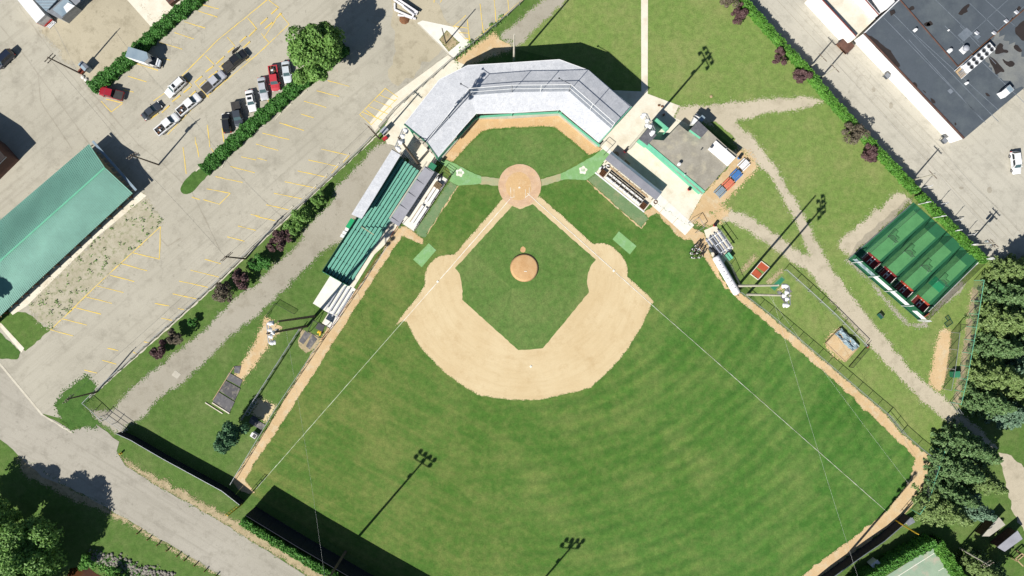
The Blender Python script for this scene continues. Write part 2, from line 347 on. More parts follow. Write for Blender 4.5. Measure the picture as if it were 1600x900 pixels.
sheet('plaza_walk', [(596, 206), (618, 168), (708, 93), (730, 103), (716, 114), (690, 128), (650, 178), (632, 200), (620, 218), (606, 226)], .042, 'concrete')
sheet('dirt_strip', [(709, 93), (740, 72), (771, 50), (781, 60), (802, 62), (806, 76), (760, 92), (730, 106), (716, 112)], .03, 'track_dirt', jit=.1)
sheet('gravel_path', [(779, 60), (786, 50), (812, 30), (848, 0), (870, -20), (905, -20), (880, 5), (836, 48), (812, 72), (800, 74), (790, 66)], .034, 'gravel', jit=.15)
# park to the upper right
park = sheet('park_lawn', [(800, 75), (905, -40), (1130, -40), (1180, 30), (1280, 140), (1400, 270), (1432, 305), (1560, 425), (1545, 450), (1520, 560), (1505, 640), (1462, 715), (1407, 676), (1385, 648), (1200, 490), (1100, 370), (1120, 300), (1160, 240), (1060, 165), (960, 140), (860, 90)], .012, 'park_grass')
sheet('park_walk', [(1001.5, -60), (1012.5, -60), (1012, 150), (1002, 150)], .05, 'concrete')
plaza = sheet('plaza', [(955, 141), (1001, 143), (1013, 147), (1061, 165), (1052, 183), (1080, 196), (1062, 240), (1100, 300), (1072, 350), (1020, 312), (985, 285), (948, 246), (934, 231), (900, 200), (940, 160)], .044, 'concrete')
# concrete slabs with open joints behind the right dugout
su = (W(1006, 268) - W(966, 232)).normalized(); sv = Vector((su.y, -su.x, 0))
o0 = W(950, 222)
for i in range(7):
    a0 = i * 3.75; a1 = a0 + 3.66; b0, b1 = .9, 3.9
    q = [o0 + su * a + sv * b for a, b in ((a0, b0), (a1, b0), (a1, b1), (a0, b1))]
    MB().prism(q, .04, .062).build('slab', 'concrete_white', plaza)
sheet('gravel_path', [(1061, 165), (1100, 163), (1150, 159), (1200, 154), (1262, 150), (1287, 158), (1262, 169), (1200, 177), (1150, 189), (1155, 197), (1175, 212), (1185, 225), (1200, 246), (1215, 262), (1232, 297), (1255, 330), (1272, 370), (1287, 397), (1320, 445), (1350, 487), (1387, 532), (1412, 565), (1445, 597), (1465, 612), (1480, 627), (1500, 644), (1560, 700), (1540, 716), (1477, 657), (1450, 635), (1425, 612), (1385, 570), (1350, 532), (1325, 502), (1302, 475), (1282, 450), (1262, 422), (1232, 407), (1200, 382), (1170, 362), (1140, 347), (1120, 346), (1108, 330), (1137, 325), (1175, 340), (1200, 356), (1222, 372), (1245, 390), (1266, 400), (1250, 365), (1235, 332), (1220, 305), (1200, 272), (1178, 256), (1160, 238), (1150, 225), (1140, 210), (1100, 192), (1064, 196), (1052, 183)], .028, 'gravel_pale', jit=.18, step=.8)
sheet('dirt_yard', [(1148, 236), (1166, 236), (1180, 250), (1182, 262), (1168, 276), (1140, 306), (1122, 320), (1140, 330), (1122, 348), (1098, 352), (1088, 344), (1072, 350), (1098, 305), (1140, 258)], .034, 'track_dirt', jit=.15, step=.7)
sheet('grass_wedge', [(1108, 190), (1118, 190), (1142, 210), (1149, 218), (1143, 222), (1126, 208)], .04, 'park_grass', jit=.08)
# alley and yard by the dark-roofed hall
alley = sheet('alley', [(1130, -60), (1165, 0), (1200, 38), (1262, 105), (1330, 185), (1412, 268), (1545, 405), (1640, 470), (2300, 470), (2300, -500), (1130, -500)], .02, 'asphalt_alley')
sheet('manhole', circ(1546, 297, 4, 14, 5), .03, 'gravel', alley)
for c in ((1502, 294, 4, 2), (1412, 252, 1.5, 3), (1450, 250, 2, 3), (1365, 140, 3, 4), (1392, 165, 3, 5)): sheet('tar_stain', ragged(circ(c[0], c[1], c[2], 12, c[3]), 9, .5), .03, 'gravel', alley)
for k, w in ((0, 1), (14, .7), (24, .8), (40, .6)): sheet('joint', strip((1205 + k, -10), (1560 + k, 370), w * .7), .026, 'gravel', alley)
sheet('gravel_bed', [(1310, 380), (1320, 368), (1345, 345), (1368, 330), (1390, 306), (1408, 300), (1425, 312), (1424, 320), (1330, 403), (1322, 400), (1312, 392)], .03, 'gravel_pale', jit=.5, step=.8, smooth=1)
sheet('gravel_bed', [(1320, 405), (1330, 404), (1420, 505), (1440, 505), (1455, 490), (1480, 455), (1500, 440), (1510, 440), (1500, 458), (1470, 480), (1448, 500), (1452, 512), (1432, 512), (1412, 506), (1390, 482), (1358, 440)], .026, 'gravel', jit=.15, step=.8)
sheet('dirt_strip', [(1467, 517), (1476, 513), (1486, 515), (1485, 550), (1475, 607), (1465, 613), (1450, 600), (1457, 562)], .036, 'track_dirt', jit=.15, step=.7)
sheet('dirt_strip', [(1518, 448), (1530, 452), (1512, 560), (1498, 640), (1488, 632), (1500, 570)], .024, 'bare_earth', jit=.15, step=.7)
sheet('dirt_strip', [(1497, 645), (1505, 660), (1470, 720), (1455, 765), (1448, 760), (1460, 715), (1482, 660)], .024, 'bare_earth', jit=.15, step=.7)
sheet('driveway', [(1560, 706), (1580, 712), (1600, 730), (1640, 780), (1640, 840), (1600, 830), (1582, 800), (1572, 760), (1566, 730)], .024, 'gravel_pale', jit=.2, step=.8)
sheet('river_water', [(105, 900), (110, 888), (135, 884), (150, 896), (170, 905), (150, 960), (80, 960), (60, 930)], .03, surf('muddy_water', A(86, 50, 22), A(66, 38, 18), .5, .1, 3, rough=.12, spec=.5, world=True))
# ---------------------------------------------------------------- the playing field
field = sheet('playing_field', [(648, 362), (700, 285), (690, 250), (745, 186), (874, 176), (945, 232), (1012, 330), (1075, 372), (1132, 448), (1200, 506), (1305, 596), (1385, 672), (1432, 716), (1420, 752), (1386, 800), (1340, 836), (1252, 902), (1150, 990), (800, 1030), (650, 930), (386, 768), (384, 748), (432, 674), (512, 549), (575, 450), (628, 368)], .03, 'field_grass')
sheet('bullpen_lawn', [(512, 425), (480, 470), (446, 454), (400, 498), (360, 530), (320, 570), (282, 603), (226, 655), (200, 668), (232, 676), (362, 752), (415, 672), (500, 530), (490, 478)], .012, 'lawn')
track = sheet('warning_track', [(622, 350), (640, 357), (662, 374), (661, 382), (650, 378), (628, 369), (575, 450), (512, 550), (432, 675), (400, 720), (384, 750), (399, 770), (388, 772), (372, 764), (362, 752), (415, 672), (502, 527), (520, 497), (559, 450), (590, 404)], .05, 'track_dirt', jit=.1, step=.8)  # left-field run left out so darker grass deepens the wall's shade
track2 = sheet('warning_track', [(1005, 332), (1026, 317), (1072, 350), (1100, 364), (1112, 400), (1136, 447), (1155, 456), (1200, 490), (1385, 647), (1407, 675), (1457, 716), (1452, 727), (1445, 757), (1426, 790), (1406, 811), (1336, 861), (1282, 900), (1180, 980), (1160, 965), (1252, 900), (1340, 835), (1385, 799), (1420, 750), (1430, 716), (1385, 672), (1305, 597), (1200, 507), (1180, 490), (1149, 464), (1130, 447), (1112, 422), (1092, 390), (1080, 374), (1070, 376), (1055, 366), (1026, 333), (1012, 341)], .05, 'track_dirt', jit=.14, step=.7)
sheet('backstop_dirt', [(690, 248), (700, 236), (741, 191), (748, 186), (872, 177), (928, 224), (944, 234), (920, 242), (900, 225), (867, 199), (850, 197.5), (770, 201), (752, 206), (731, 227), (707, 253)], .05, 'clay', jit=.06)
sheet('foul_grass', [(712, 253), (735, 226), (755, 208), (772, 203), (850, 199.5), (865, 201), (898, 227), (916, 243), (880, 268), (846, 278), (800, 275), (778, 278), (742, 271)], .055, 'infield_grass', jit=.05)
idirt = sheet('infield_dirt', [(786, 310), (748, 354), (710, 397), (697, 398), (682, 402), (670, 413), (664, 428), (664, 445), (648, 469), (630, 491), (617, 509), (630, 502), (636, 503), (643, 519), (650, 532), (659, 545), (670, 557), (692, 580), (720, 600), (733, 609), (746, 617), (772, 622), (800, 625), (835, 625), (857, 622), (877, 617), (902, 612), (925, 605), (940, 590), (960, 570), (980, 547), (992, 527), (1000, 514), (1007, 500), (1013, 488), (1017, 477), (1022, 472), (1012, 460), (1000, 450), (980, 432), (981, 420), (978, 410), (970, 397), (958, 386), (944, 380), (927, 381), (886, 344), (844, 307)], .06, 'infield_dirt', jit=.07, step=.8)
sheet('infield_grass', [(800, 322), (812, 327), (826, 322), (832, 319), (882, 363), (931, 406), (924, 414), (919, 426), (917, 440), (920, 457), (884, 501), (848, 544), (830, 546), (810, 547), (766, 508), (722, 468), (723, 455), (721, 440), (718, 428), (711, 419), (756, 370)], .075, 'infield_grass', jit=.04)
sheet('baseline_strip', [(786, 310), (800, 321), (711, 419), (700, 410)], .064, 'infield_dirt')
sheet('home_circle', circ(812, 290, 33.5), .09, 'home_dirt', jit=.04)
sheet('home_circle_wear', ragged(circ(810, 291, 20, 30, 22), 6, .8), .095, 'clay')
sheet('mound_ring', ragged(circ(819, 414, 27, 30, 32), 7, 2.0), .08, 'infield_grass')
mnd = MB(); c = W(819.5, 418)
for i in range(6):
    pass
mnd.lathe(c.x, c.y, [(3.15, .08), (2.6, .13), (1.8, .19), (.9, .24), (.1, .25)], 36)
struct(mnd.build('pitching_mound', 'mound_dirt', smooth=True))
MB().box(W(821, 424).x, W(821, 424).y, .28, .61, .15, .05).build('pitching_rubber', 'chalk', bpy.data.objects['pitching_mound'])
sheet('mound_wear', ragged(circ(817, 390, 4, 18, 5), 4, .8), .086, 'mound_dirt')
# bases
hp = W(811.5, 293)
b = MB().prism([(hp.x - .22, hp.y - .2), (hp.x + .22, hp.y - .2), (hp.x + .22, hp.y + .02), (hp.x, hp.y + .24), (hp.x - .22, hp.y + .02)], .09, .12).build('home_plate', 'chalk'); tag(b, 'white home plate set in the round clay circle', 'home plate')
for p, l in (((684, 440), 'white third base bag on the left foul line'), ((959, 423), 'white first base bag on the right foul line'), ((829.5, 572.5), 'white second base bag in the tan infield dirt')):
    c = W(*p); t = MB().lathe(c.x, c.y, [(.32, .06), (.34, .10), (.28, .14), (.03, .15)], 4).build('base_bag', 'chalk'); tag(t, l, 'base', 'bases of the diamond')
# chalk lines
for a, b, w, mt in (((797, 311), (688, 436), .95, 'chalk'), ((682, 443), (630, 502), .9, 'chalk'), ((630, 502), (400, 764), .72, 'chalk_worn'), ((824, 302), (956, 420), .95, 'chalk'), ((962, 426), (1017, 475), .9, 'chalk'), ((1017, 475), (1385, 799), .78, 'chalk_worn')): sheet('foul_line', strip(a, b, w), .105, mt, field, jit=.02)
for a, b in (((798, 293), (798, 309)), ((803, 296), (803, 308)), ((797, 309), (804, 308)), ((821, 296), (821, 308)), ((827, 293), (827, 303)), ((820, 309), (827, 304))): sheet('box_line', strip(a, b, .6), .11, 'chalk', field, jit=.03)
# turf mats, worn turf, emblems
sheet('turf_mat', [(687, 254), (693, 249), (709, 255), (742, 272), (752, 275), (752, 286), (742, 288), (716, 290), (702, 283), (706, 274), (700, 262)], .07, 'turf_mat', jit=.04)
sheet('turf_mat', [(942, 233), (952, 241), (931, 270), (917, 281), (885, 280), (876, 281), (876, 271), (884, 268), (925, 245)], .07, 'turf_mat', jit=.04)
sheet('turf_pathway', [(748, 275), (780, 279), (782, 291), (748, 287)], .066, 'turf_pathway', jit=.06)
sheet('turf_pathway', [(845, 280), (880, 270), (880, 281), (846, 291)], .066, 'turf_pathway', jit=.06)
sheet('worn_turf', [(703, 284), (716, 290), (690, 330), (665, 371), (656, 370), (648, 360), (676, 322)], .055, 'turf_worn', jit=.1)
sheet('worn_turf', [(918, 281), (931, 271), (1005, 332), (1013, 341), (1002, 356), (960, 320)], .055, 'turf_worn', jit=.06)
for a, b, w in (((716, 290), (690, 330), 1.8), ((690, 330), (668, 366), .9), ((917, 282), (958, 319), 1.6), ((958, 319), (1002, 357), 1.3), ((1002, 357), (1013, 342), 1.3)): sheet('sand_edge', strip(a, b, w), .06, 'track_dirt', field, jit=.08, step=.6)
sheet('turf_mat', [(670, 380), (681.5, 391), (659, 417.5), (645.5, 405.5)], .07, 'turf_mat')
sheet('turf_mat', [(967, 361.5), (994.5, 384.5), (984, 397.5), (957, 374)], .07, 'turf_mat')
for (cx, cy, a0) in ((718.5, 270, .3), (911, 266, .9)):
    m = MB(); pts = [W(cx + (6 + .9 * math.cos(5 * t + a0)) * math.cos(t) , cy + (6 + .9 * math.cos(5 * t + a0)) * math.sin(t)) for t in [2 * math.pi * k / 40 for k in range(40)]]
    m.prism(pts, .07, .078); e = m.build('field_emblem', 'chalk', field)
    for q in range(3):
        t = a0 + q * 1.1 - 1.2
        sheet('emblem_letter', strip((cx - 2.2 + q * 2.1, cy - 2.6), (cx - 1.4 + q * 2.1, cy + 2.4), .9), .084, 'turf_mat', field)
    sheet('emblem_letter', strip((cx - 3, cy + .2), (cx + 3.2, cy - .4), .7), .086, 'turf_mat', field)
# left walkway between stand, dugout and track
sheet('walkway', [(600, 208), (618, 212), (632, 196), (660, 212), (686, 246), (680, 256), (648, 310), (625, 348), (604, 380), (585, 398), (545, 462), (512, 510), (503, 505), (525, 470), (489, 475), (516, 431), (612, 300), (640, 250), (618, 228), (604, 224)], .046, 'concrete')
sheet('walkway_slab', [(489, 474), (516, 431), (548, 445), (556, 452), (528, 500), (517, 515), (506, 506), (513, 489)], .058, 'concrete_white')
sheet('walkway_kerb', strip((560, 452), (606, 384), 1.2), .07, 'concrete_grey')

for a, b in (((140, 622), (330, 453)), ((330, 453), (400, 386)), ((400, 386), (575, 225)), ((575, 225), (600, 200))): sheet('fence_kerb', strip(a, b, 1.8), .055, 'kerb', lot, jit=.05)
# ---------------------------------------------------------------- materials for built things
surf('shingle_roof', A(218, 220, 224), A(206, 208, 213), 1.6, .19, 4.2, world=True, c3=A(228, 229, 232), s3=.5)
surf('green_paint', A(60, 140, 104), A(52, 128, 96), .8, .06, 5)
surf('mint_paint', A(118, 200, 164), A(108, 188, 154), .8, .06, 5)
surf('green_bench', A(122, 188, 166), A(110, 176, 156), .9, .08, 5)
surf('green_dark', A(40, 98, 80), A(34, 86, 72), .9, .08, 5)
surf('green_roof', A(132, 184, 166), A(120, 170, 154), .25, .08, 3, rough=.6, spec=.3)
surf('white_paint', A(250, 250, 250), A(238, 238, 238), .7, .03, 4)
surf('white_wall', A(255, 253, 250), A(246, 243, 240), .5, .04, 4)
surf('grey_metal', A(168, 172, 178), A(150, 154, 160), 1.0, .05, 4, rough=.45, metal=.3)
surf('galvanised', A(196, 200, 204), A(176, 180, 184), 1.2, .06, 4, rough=.4, metal=.5)
surf('alu', A(222, 224, 230), A(206, 208, 216), 1.0, .05, 4, rough=.35, metal=.4)
surf('grey_roof', A(172, 172, 180), A(158, 158, 166), .5, .1, 5)
surf('dark_grey', A(84, 88, 94), A(72, 76, 82), .8, .1, 4)
surf('black_rubber', A(34, 34, 38), A(26, 26, 30), 1, .1, 4)
surf('slate_shingle', A(120, 120, 124), A(100, 100, 106), 1.6, .16, 4)
surf('tar_roof', A(176, 170, 156), A(156, 150, 136), .35, .12, 3, c3=A(190, 182, 160), s3=.5)
surf('hall_roof', A(94, 102, 110), A(85, 93, 101), .12, .08, 4, rough=.95, spec=.08, c3=A(104, 112, 117), s3=.14)
surf('hall_patch', A(58, 50, 48), A(48, 42, 40), .5, .08, 3)
surf('hall_pale', A(140, 142, 138), A(118, 122, 124), .35, .1, 3)
surf('seam_grey', A(132, 140, 150), A(112, 122, 132), .6, .1, 3)
surf('brick_red', A(150, 70, 54), A(132, 58, 46), .8, .1, 4)
surf('red_paint', A(172, 52, 40), A(156, 44, 36), .8, .05, 4)
surf('wood_pole', A(120, 104, 90), A(96, 84, 74), 1.4, .15, 5)
surf('wood_pale', A(206, 180, 142), A(184, 156, 120), 1.4, .12, 5)
surf('wood_brown', A(134, 92, 62), A(112, 76, 52), 1.4, .15, 5)
surf('bluegrey_metal', A(172, 190, 200), A(150, 170, 184), .5, .05, 4, rough=.4, metal=.2)
surf('brown_metal', A(116, 84, 72), A(92, 68, 60), .7, .12, 4)
surf('tarp_white', A(248, 246, 248), A(236, 234, 238), .7, .04, 4)
surf('navy_board', A(28, 35, 46), A(24, 30, 40), .6, .06, 3)
surf('clay_red', A(196, 96, 64), A(180, 84, 56), .7, .12, 4)
surf('mat_red', A(146, 52, 48), A(130, 46, 44), .8, .08, 5)
surf('mat_red_sunlit', A(196, 82, 58), A(182, 74, 52), .8, .08, 5)
surf('rubber_mat', A(116, 114, 116), A(96, 95, 98), .8, .14, 4, c3=A(150, 144, 136), s3=.9)
surf('tarp_blue', A(150, 172, 180), A(112, 134, 144), 1.2, .12, 4, c3=A(196, 208, 212), s3=1.3)
surf('yellow_paint', A(238, 196, 60), A(224, 182, 50), 1, .05, 4)
surf('red_plastic', A(196, 52, 60), A(180, 44, 52), 1, .05, 4)
surf('blue_plastic', A(78, 134, 200), A(70, 124, 190), 1, .05, 4)
surf('orange_plastic', A(236, 136, 108), A(226, 122, 96), 1, .05, 4)
surf('court_green', A(164, 184, 160), A(150, 172, 148), .3, .08, 3, c3=A(190, 182, 164), s3=.35)
seethrough('chainlink', A(150, 156, 156), .16)
seethrough('chainlink_dark', A(40, 60, 54), .34)
seethrough('net_black', A(24, 40, 38), .27)
seethrough('net_divider', A(14, 24, 24), .5)
seethrough('net_grey', A(96, 112, 128), .30)
paint('glass_dark', (.012, .016, .02, 1), .08)
paint('glass_teal', (.05, .085, .09, 1), .08)
paint('tyre', (.02, .02, .022, 1), .8); paint('rim', (.35, .35, .37, 1), .3, .6); paint('lamp_glass', (.8, .8, .78, 1), .15); paint('tail_red', (.45, .02, .02, 1), .2); paint('trim_black', (.02, .02, .022, 1), .5)
paint('wire_dark', (.05, .05, .05, 1), .5)
surf('wire_pale', A(210, 210, 206), None, 1, 0)

def fence(name, label, px, h, mat='galvanised', mesh='chainlink', step=3.0, r=.035, cat='fence', group=None, mid=False, closed=False, z0=0.0):
    P = [W(*p) for p in px]
    t = thing(name, label, cat, P[0], 0, group); rail = MB(); net = MB(); k = 0
    for a, b in zip(P, P[1:]):
        L = (b - a).length; n = max(1, round(L / step))
        for i in range(n + (1 if b is P[-1] else 0)):
            p = a + (b - a) * (i / n)
            MB().tube([(p.x, p.y, z0), (p.x, p.y, z0 + h)], r * 1.2, 6).build('post', mat, t, world=True)
        rail.tube([(a.x, a.y, z0 + h), (b.x, b.y, z0 + h)], r, 6)
        if mid: rail.tube([(a.x, a.y, z0 + h * .5), (b.x, b.y, z0 + h * .5)], r * .8, 6)
        net.quad((a.x, a.y, z0 + .05), (b.x, b.y, z0 + .05), (b.x, b.y, z0 + h), (a.x, a.y, z0 + h))
    rail.build('rail', mat, t, world=True)
    if mesh: net.build('mesh', mesh, t, world=True)
    return t
def slab(mb, P3, th):           # sloping slab from 3D corner points, thickness down
    n = len(P3); vs = [tuple(p) for p in P3] + [(p[0], p[1], p[2] - th) for p in P3]
    a = sum(P3[i][0] * P3[(i + 1) % n][1] - P3[(i + 1) % n][0] * P3[i][1] for i in range(n))
    top = tuple(range(n)); bot = tuple(range(2 * n - 1, n - 1, -1))
    sd = [(i, n + i, n + (i + 1) % n, (i + 1) % n) for i in range(n)]
    if a < 0: top = top[::-1]; bot = bot[::-1]; sd = [f[::-1] for f in sd]
    return mb.add(vs, [top, bot] + sd)
# ---------------------------------------------------------------- the grandstand
RZ, OZ, IZ = 7.5, 6.9, 6.7        # ridge, outer eave, inner eave
gs = thing('grandstand', 'large horseshoe grandstand with pale shingle roof behind home plate', 'grandstand', W(800, 150))
out = [(632, 193.5), (687, 124), (731, 102), (800, 98), (874, 93), (920, 110), (986, 166.5)]
rid = [(667, 222), (733, 150), (735, 149), (800, 144), (878, 140.5), (889, 143), (955, 201)]
inn = [(684, 246), (726, 197), (744, 177), (800, 176), (874, 171.5), (876, 172), (936, 222)]
OUT = [W(*p, OZ) for p in out]; RID = [W(*p, RZ) for p in rid]; INN = [W(*p, IZ) for p in inn]
for i in range(6):
    slab(MB(), [OUT[i], RID[i], RID[i + 1], OUT[i + 1]], .25).build('roof_panel', 'shingle_roof', gs, world=True)
    slab(MB(), [RID[i], INN[i], INN[i + 1], RID[i + 1]], .25).build('roof_panel', 'shingle_roof', gs, world=True)
# fascia boards
for a, b, m in ((OUT[0], RID[0], 'green_paint'), (RID[0], INN[0], 'green_paint'), (OUT[6], RID[6], 'mint_paint'), (RID[6], INN[6], 'mint_paint')):
    d = (b - a).normalized(); nn = Vector((d.y, -d.x, 0)) * .12
    if (a - W(800, 150)).dot(nn) < 0: nn = -nn
    MB().bar(a + nn - Vector((0, 0, .2)), b + nn - Vector((0, 0, .2)), .16, .7).build('fascia', m, gs, world=True)
for P, s in ((OUT, 1), (INN, -1)):
    for a, b in zip(P, P[1:]):
        if (b - a).length < .5: continue
        MB().bar(a + Vector((0, 0, -.12)), b + Vector((0, 0, -.12)), .12, .3).build('gutter', 'white_paint', gs, world=True)
# back wall, posts, seating tiers below the roof
def lerp(a, b, t): return a + (b - a) * t
for i in range(6):
    a, b = lerp(OUT[i], RID[i], .12), lerp(OUT[i + 1], RID[i + 1], .12)
    slab(MB(), [Vector((a.x, a.y, 6.6)), Vector((b.x, b.y, 6.6)), Vector((lerp(b, RID[i + 1], .04).x, lerp(b, RID[i + 1], .04).y, 6.6)), Vector((lerp(a, RID[i], .04).x, lerp(a, RID[i], .04).y, 6.6))], 6.55).build('back_wall', 'mint_paint', gs, world=True)
    for k in range(6):
        f0, f1 = .22 + k * .125, .22 + (k + 1) * .125 - .008
        q = []
        for P, R, I in ((OUT[i], RID[i], INN[i]), (OUT[i + 1], RID[i + 1], INN[i + 1])):
            q.append((lerp(P, I, f0), lerp(P, I, f1)))
        pts = [q[0][0], q[0][1], q[1][1], q[1][0]]
        MB().prism(pts, .05, 3.2 - k * .5).build('seating_tier', 'concrete_grey', gs, world=True)
    for T in (.15, .92):
        p = lerp(OUT[i], INN[i], T); MB().tube([(p.x, p.y, 0), (p.x, p.y, 6.45)], .12, 8).build('post', 'mint_paint', gs, world=True)
# padded backstop wall in green
wl = [(686, 250), (700, 234), (741, 189), (748, 184.5), (800, 181), (873, 177.5), (928, 223), (936, 229)]
bw = thing('backstop_wall', 'low mint green padded wall curving behind home plate', 'wall', W(800, 182))
for a, b in zip(wl, wl[1:]):
    MB().bar(W(*a) + Vector((0, 0, .65)), W(*b) + Vector((0, 0, .65)), .32, 1.3).build('padded_panel', 'mint_paint', bw, world=True)
for p in ((741, 188), (792, 180.5), (829, 179), (873, 176.5), (901, 200), (928, 222), (712, 220)):
    c = W(*p); MB().tube([(c.x, c.y + .25, 0), (c.x, c.y + .25, 4.6)], .05, 6).build('net_post', 'mint_paint', bw, world=True)
# net frame standing on the ridge
nf = thing('backstop_net_frame', 'tall pipe frame with net standing along the grandstand roof ridge', 'net frame', RID[3] + Vector((0, 0, .02)))
FH = 4.9
tops = []
for i, p in enumerate(rid):
    if i in (1, 4): continue
    b = RID[i]; h = .6 if i == 0 else FH
    tops.append((b, h))
for (a, ha), (b, hb) in zip(tops, tops[1:]):
    L = (b - a).length; n = max(1, round(L / 6.4))
    for k in range(n + 1):
        p = lerp(a, b, k / n); h = ha + (hb - ha) * k / n
        MB().tube([p, p + Vector((0, 0, h))], .07, 6).build('post', 'white_paint', nf, world=True)
    for f in (.5, 1.0):
        MB().tube([a + Vector((0, 0, ha * f)), b + Vector((0, 0, hb * f))], .07, 6).build('rail', 'white_paint', nf, world=True)
    MB().quad(a, b, b + Vector((0, 0, hb)), a + Vector((0, 0, ha))).build('net', 'net_grey', nf, world=True)
for i, d in ((2, (-1.6, .9)), (5, (-2.4, 1.2)), (0, (-2.0, .3))):
    p = RID[i] + Vector((0, 0, FH if i else .6)); q = p + Vector((d[0], d[1], .1)); m = MB().tube([p, q], .06, 6); m.lathe(q.x, q.y, [(.05, q.z - .2), (.18, q.z - .1), (.18, q.z + .1), (.05, q.z + .2)], 8); m.build('speaker_arm', 'dark_grey', nf, world=True)
# ---------------------------------------------------------------- green covered bleachers (left)
def frame(p, q):
    a = W(*p); d = (W(*q) - a); return a, d.length, math.atan2(d.y, d.x)
BL0 = W(547, 447); BLd = (W(661, 270) - BL0); BLL = BLd.length; BLd.normalize(); BLn = Vector((-BLd.y, BLd.x, 0))   # n points to the back (left)
bl = thing('bleachers', 'long green bleachers with a grey half roof beside the left dugout', 'bleachers', BL0, math.atan2(BLd.y, BLd.x))
DEP = 5.6
NR = 8
for k in range(NR):
    z = .55 + k * .42; y = .2 + k * DEP / NR
    MB().box(BLL / 2, y + .22, z, BLL - .3, .61, .06).build('seat_plank', 'green_bench', bl)
    MB().box(BLL / 2, y + .55, z - .2, BLL - .3, .10, .05).build('foot_plank', 'green_dark', bl)
    MB().box(BLL / 2, y + .66, z + .02, BLL - .3, .03, .16).build('riser', 'green_dark', bl)
m = MB()
for i in range(9):
    x = .3 + i * (BLL - .6) / 8
    m.bar((x, .1, .2), (x, DEP, .2 + NR * .42), .08, .15); m.bar((x, DEP, 0), (x, DEP, 3.4), .1); m.bar((x, .3, 0), (x, .3, .5), .1)
m.build('support_frame', 'dark_grey', bl)
MB().box(BLL / 2, DEP + .2, 2.3, BLL, .1, 4.4).build('back_panel', 'green_dark', bl)
ep = MB(); ep.add([(x, y, z) for x in (-.05, .05) for y, z in ((.1, 0), (DEP + .2, 0), (DEP + .2, NR * .42 + 1.3), (.1, 1.7))], [(0, 1, 2, 3), (7, 6, 5, 4), (0, 4, 5, 1), (1, 5, 6, 2), (2, 6, 7, 3), (3, 7, 4, 0)]); ep.build('end_panel', 'green_paint', bl)
for k in range(9): MB().bar((.0, .3 + k * .62, 1.65 + k * .36), (.0, .3 + k * .62, 1.95 + k * .36), .12).build('end_finial', 'green_bench', bl)
MB().box(BLL * .42, DEP * .55, 2.9, .12, DEP * .7, .1).build('aisle_rail', 'wood_pale', bl)
def tolocal(p):
    q = p - BL0; return Vector((q.dot(BLd), q.dot(BLn), p.z))
rc = [tolocal(W(*p)) for p in ((626, 242, 6.2), (565, 342, 6.2), (549, 335, 5.8), (612, 234, 5.8))]
slab(MB(), rc, .2).build('roof', 'shingle_roof', bl)
x0, x1 = rc[1].x, rc[0].x
yw = rc[0].y + .35
MB().box((x0 + x1) / 2, yw, 3.0, x1 - x0 - .2, .12, 6.0).build('rear_wall', 'green_dark', bl)
for k in range(5):
    x = x0 + .3 + (x1 - x0 - .6) * k / 4
    MB().bar((x, rc[2].y - .4, 0), (x, rc[2].y - .4, 5.7), .14).build('roof_post', 'green_dark', bl)
MB().bar(rc[0] + Vector((.12, -.1, -.15)), rc[3] + Vector((.12, 0, -.15)), .12, .4).build('fascia', 'dark_grey', bl)
# small lean-to and white panels behind the bleachers
t = thing('ticket_booth', 'small green roofed booth behind the green bleachers', 'booth', W(553, 352), math.radians(58))
MB().box(0, 0, 1.1, 1.5, 1.1, 2.2).build('wall', 'white_paint', t); slab(MB(), [(-1.1, -.8, 2.7), (1.1, -.8, 2.7), (1.1, .8, 2.3), (-1.1, .8, 2.3)], .1).build('roof', surf('bright_green', A(36, 168, 108), None, 1, .05), t); MB().box(0, -.57, 1.3, .9, .04, .8).build('window', 'glass_dark', t)
for i, (p, l) in enumerate((((548, 361), 'white storage locker nearest the green booth'), ((544, 366), 'white storage locker between two others behind the bleachers'), ((541, 371), 'white storage locker farthest from the green booth'))):
    t = thing('storage_locker', l, 'locker', W(*p), math.radians(-22), 'white lockers behind the bleachers')
    MB().box(0, 0, .6, 1.9, .62, 1.2).build('body', 'white_paint', t); MB().box(0, 0, 1.23, 2.0, .7, .06).build('lid', 'white_paint', t); MB().box(0, .33, .9, .3, .03, .06).build('handle', 'dark_grey', t)
# aluminium bench rows on the white slab south of the bleachers
d = (W(560, 452) - W(527, 505)).normalized(); rz = math.atan2(d.y, d.x)
for i, (p, L, l) in enumerate((((523, 463), 7.0, 'tall aluminium bench nearest the grass on the white slab'), ((528, 468), 7.0, 'second aluminium bench from the grass on the white slab'), ((533, 473), 7.0, 'third aluminium bench from the grass on the white slab'), ((538, 477), 6.4, 'aluminium bench nearest the dirt track on the white slab'))):
    t = thing('bench', l, 'bench', W(*p), rz, 'aluminium benches on the white slab')
    MB().box(0, 0, .45 + .3 * (3 - i) / 3, L, .26, .05).build('seat', 'alu', t)
    for s in (-1, 0, 1): m = MB().bar((s * L * .42, -.18, 0), (s * L * .42, 0, .43 + .1 * (3 - i)), .05); m.bar((s * L * .42, .18, 0), (s * L * .42, 0, .43 + .1 * (3 - i)), .05); m.build('leg', 'alu', t)
# ---------------------------------------------------------------- dugouts
def gearpile(name, label, p, rz, cols, s=1.0, z=.06):
    t = thing(name, label, 'bags', W(*p) + Vector((0, 0, z)), rz)
    for k, c in enumerate(cols):
        a = k * 2.1; x, y = .42 * s * math.cos(a) * (k > 0), .36 * s * math.sin(a) * (k > 0)
        m = MB().tube([(x - .38 * s, y, .16 * s), (x - .3 * s, y, .18 * s), (x + .3 * s, y + .1, .18 * s), (x + .38 * s, y + .1, .15 * s)], [.07 * s, .19 * s, .19 * s, .06 * s], 8); m.build('bag', c, t, smooth=True)
    return t
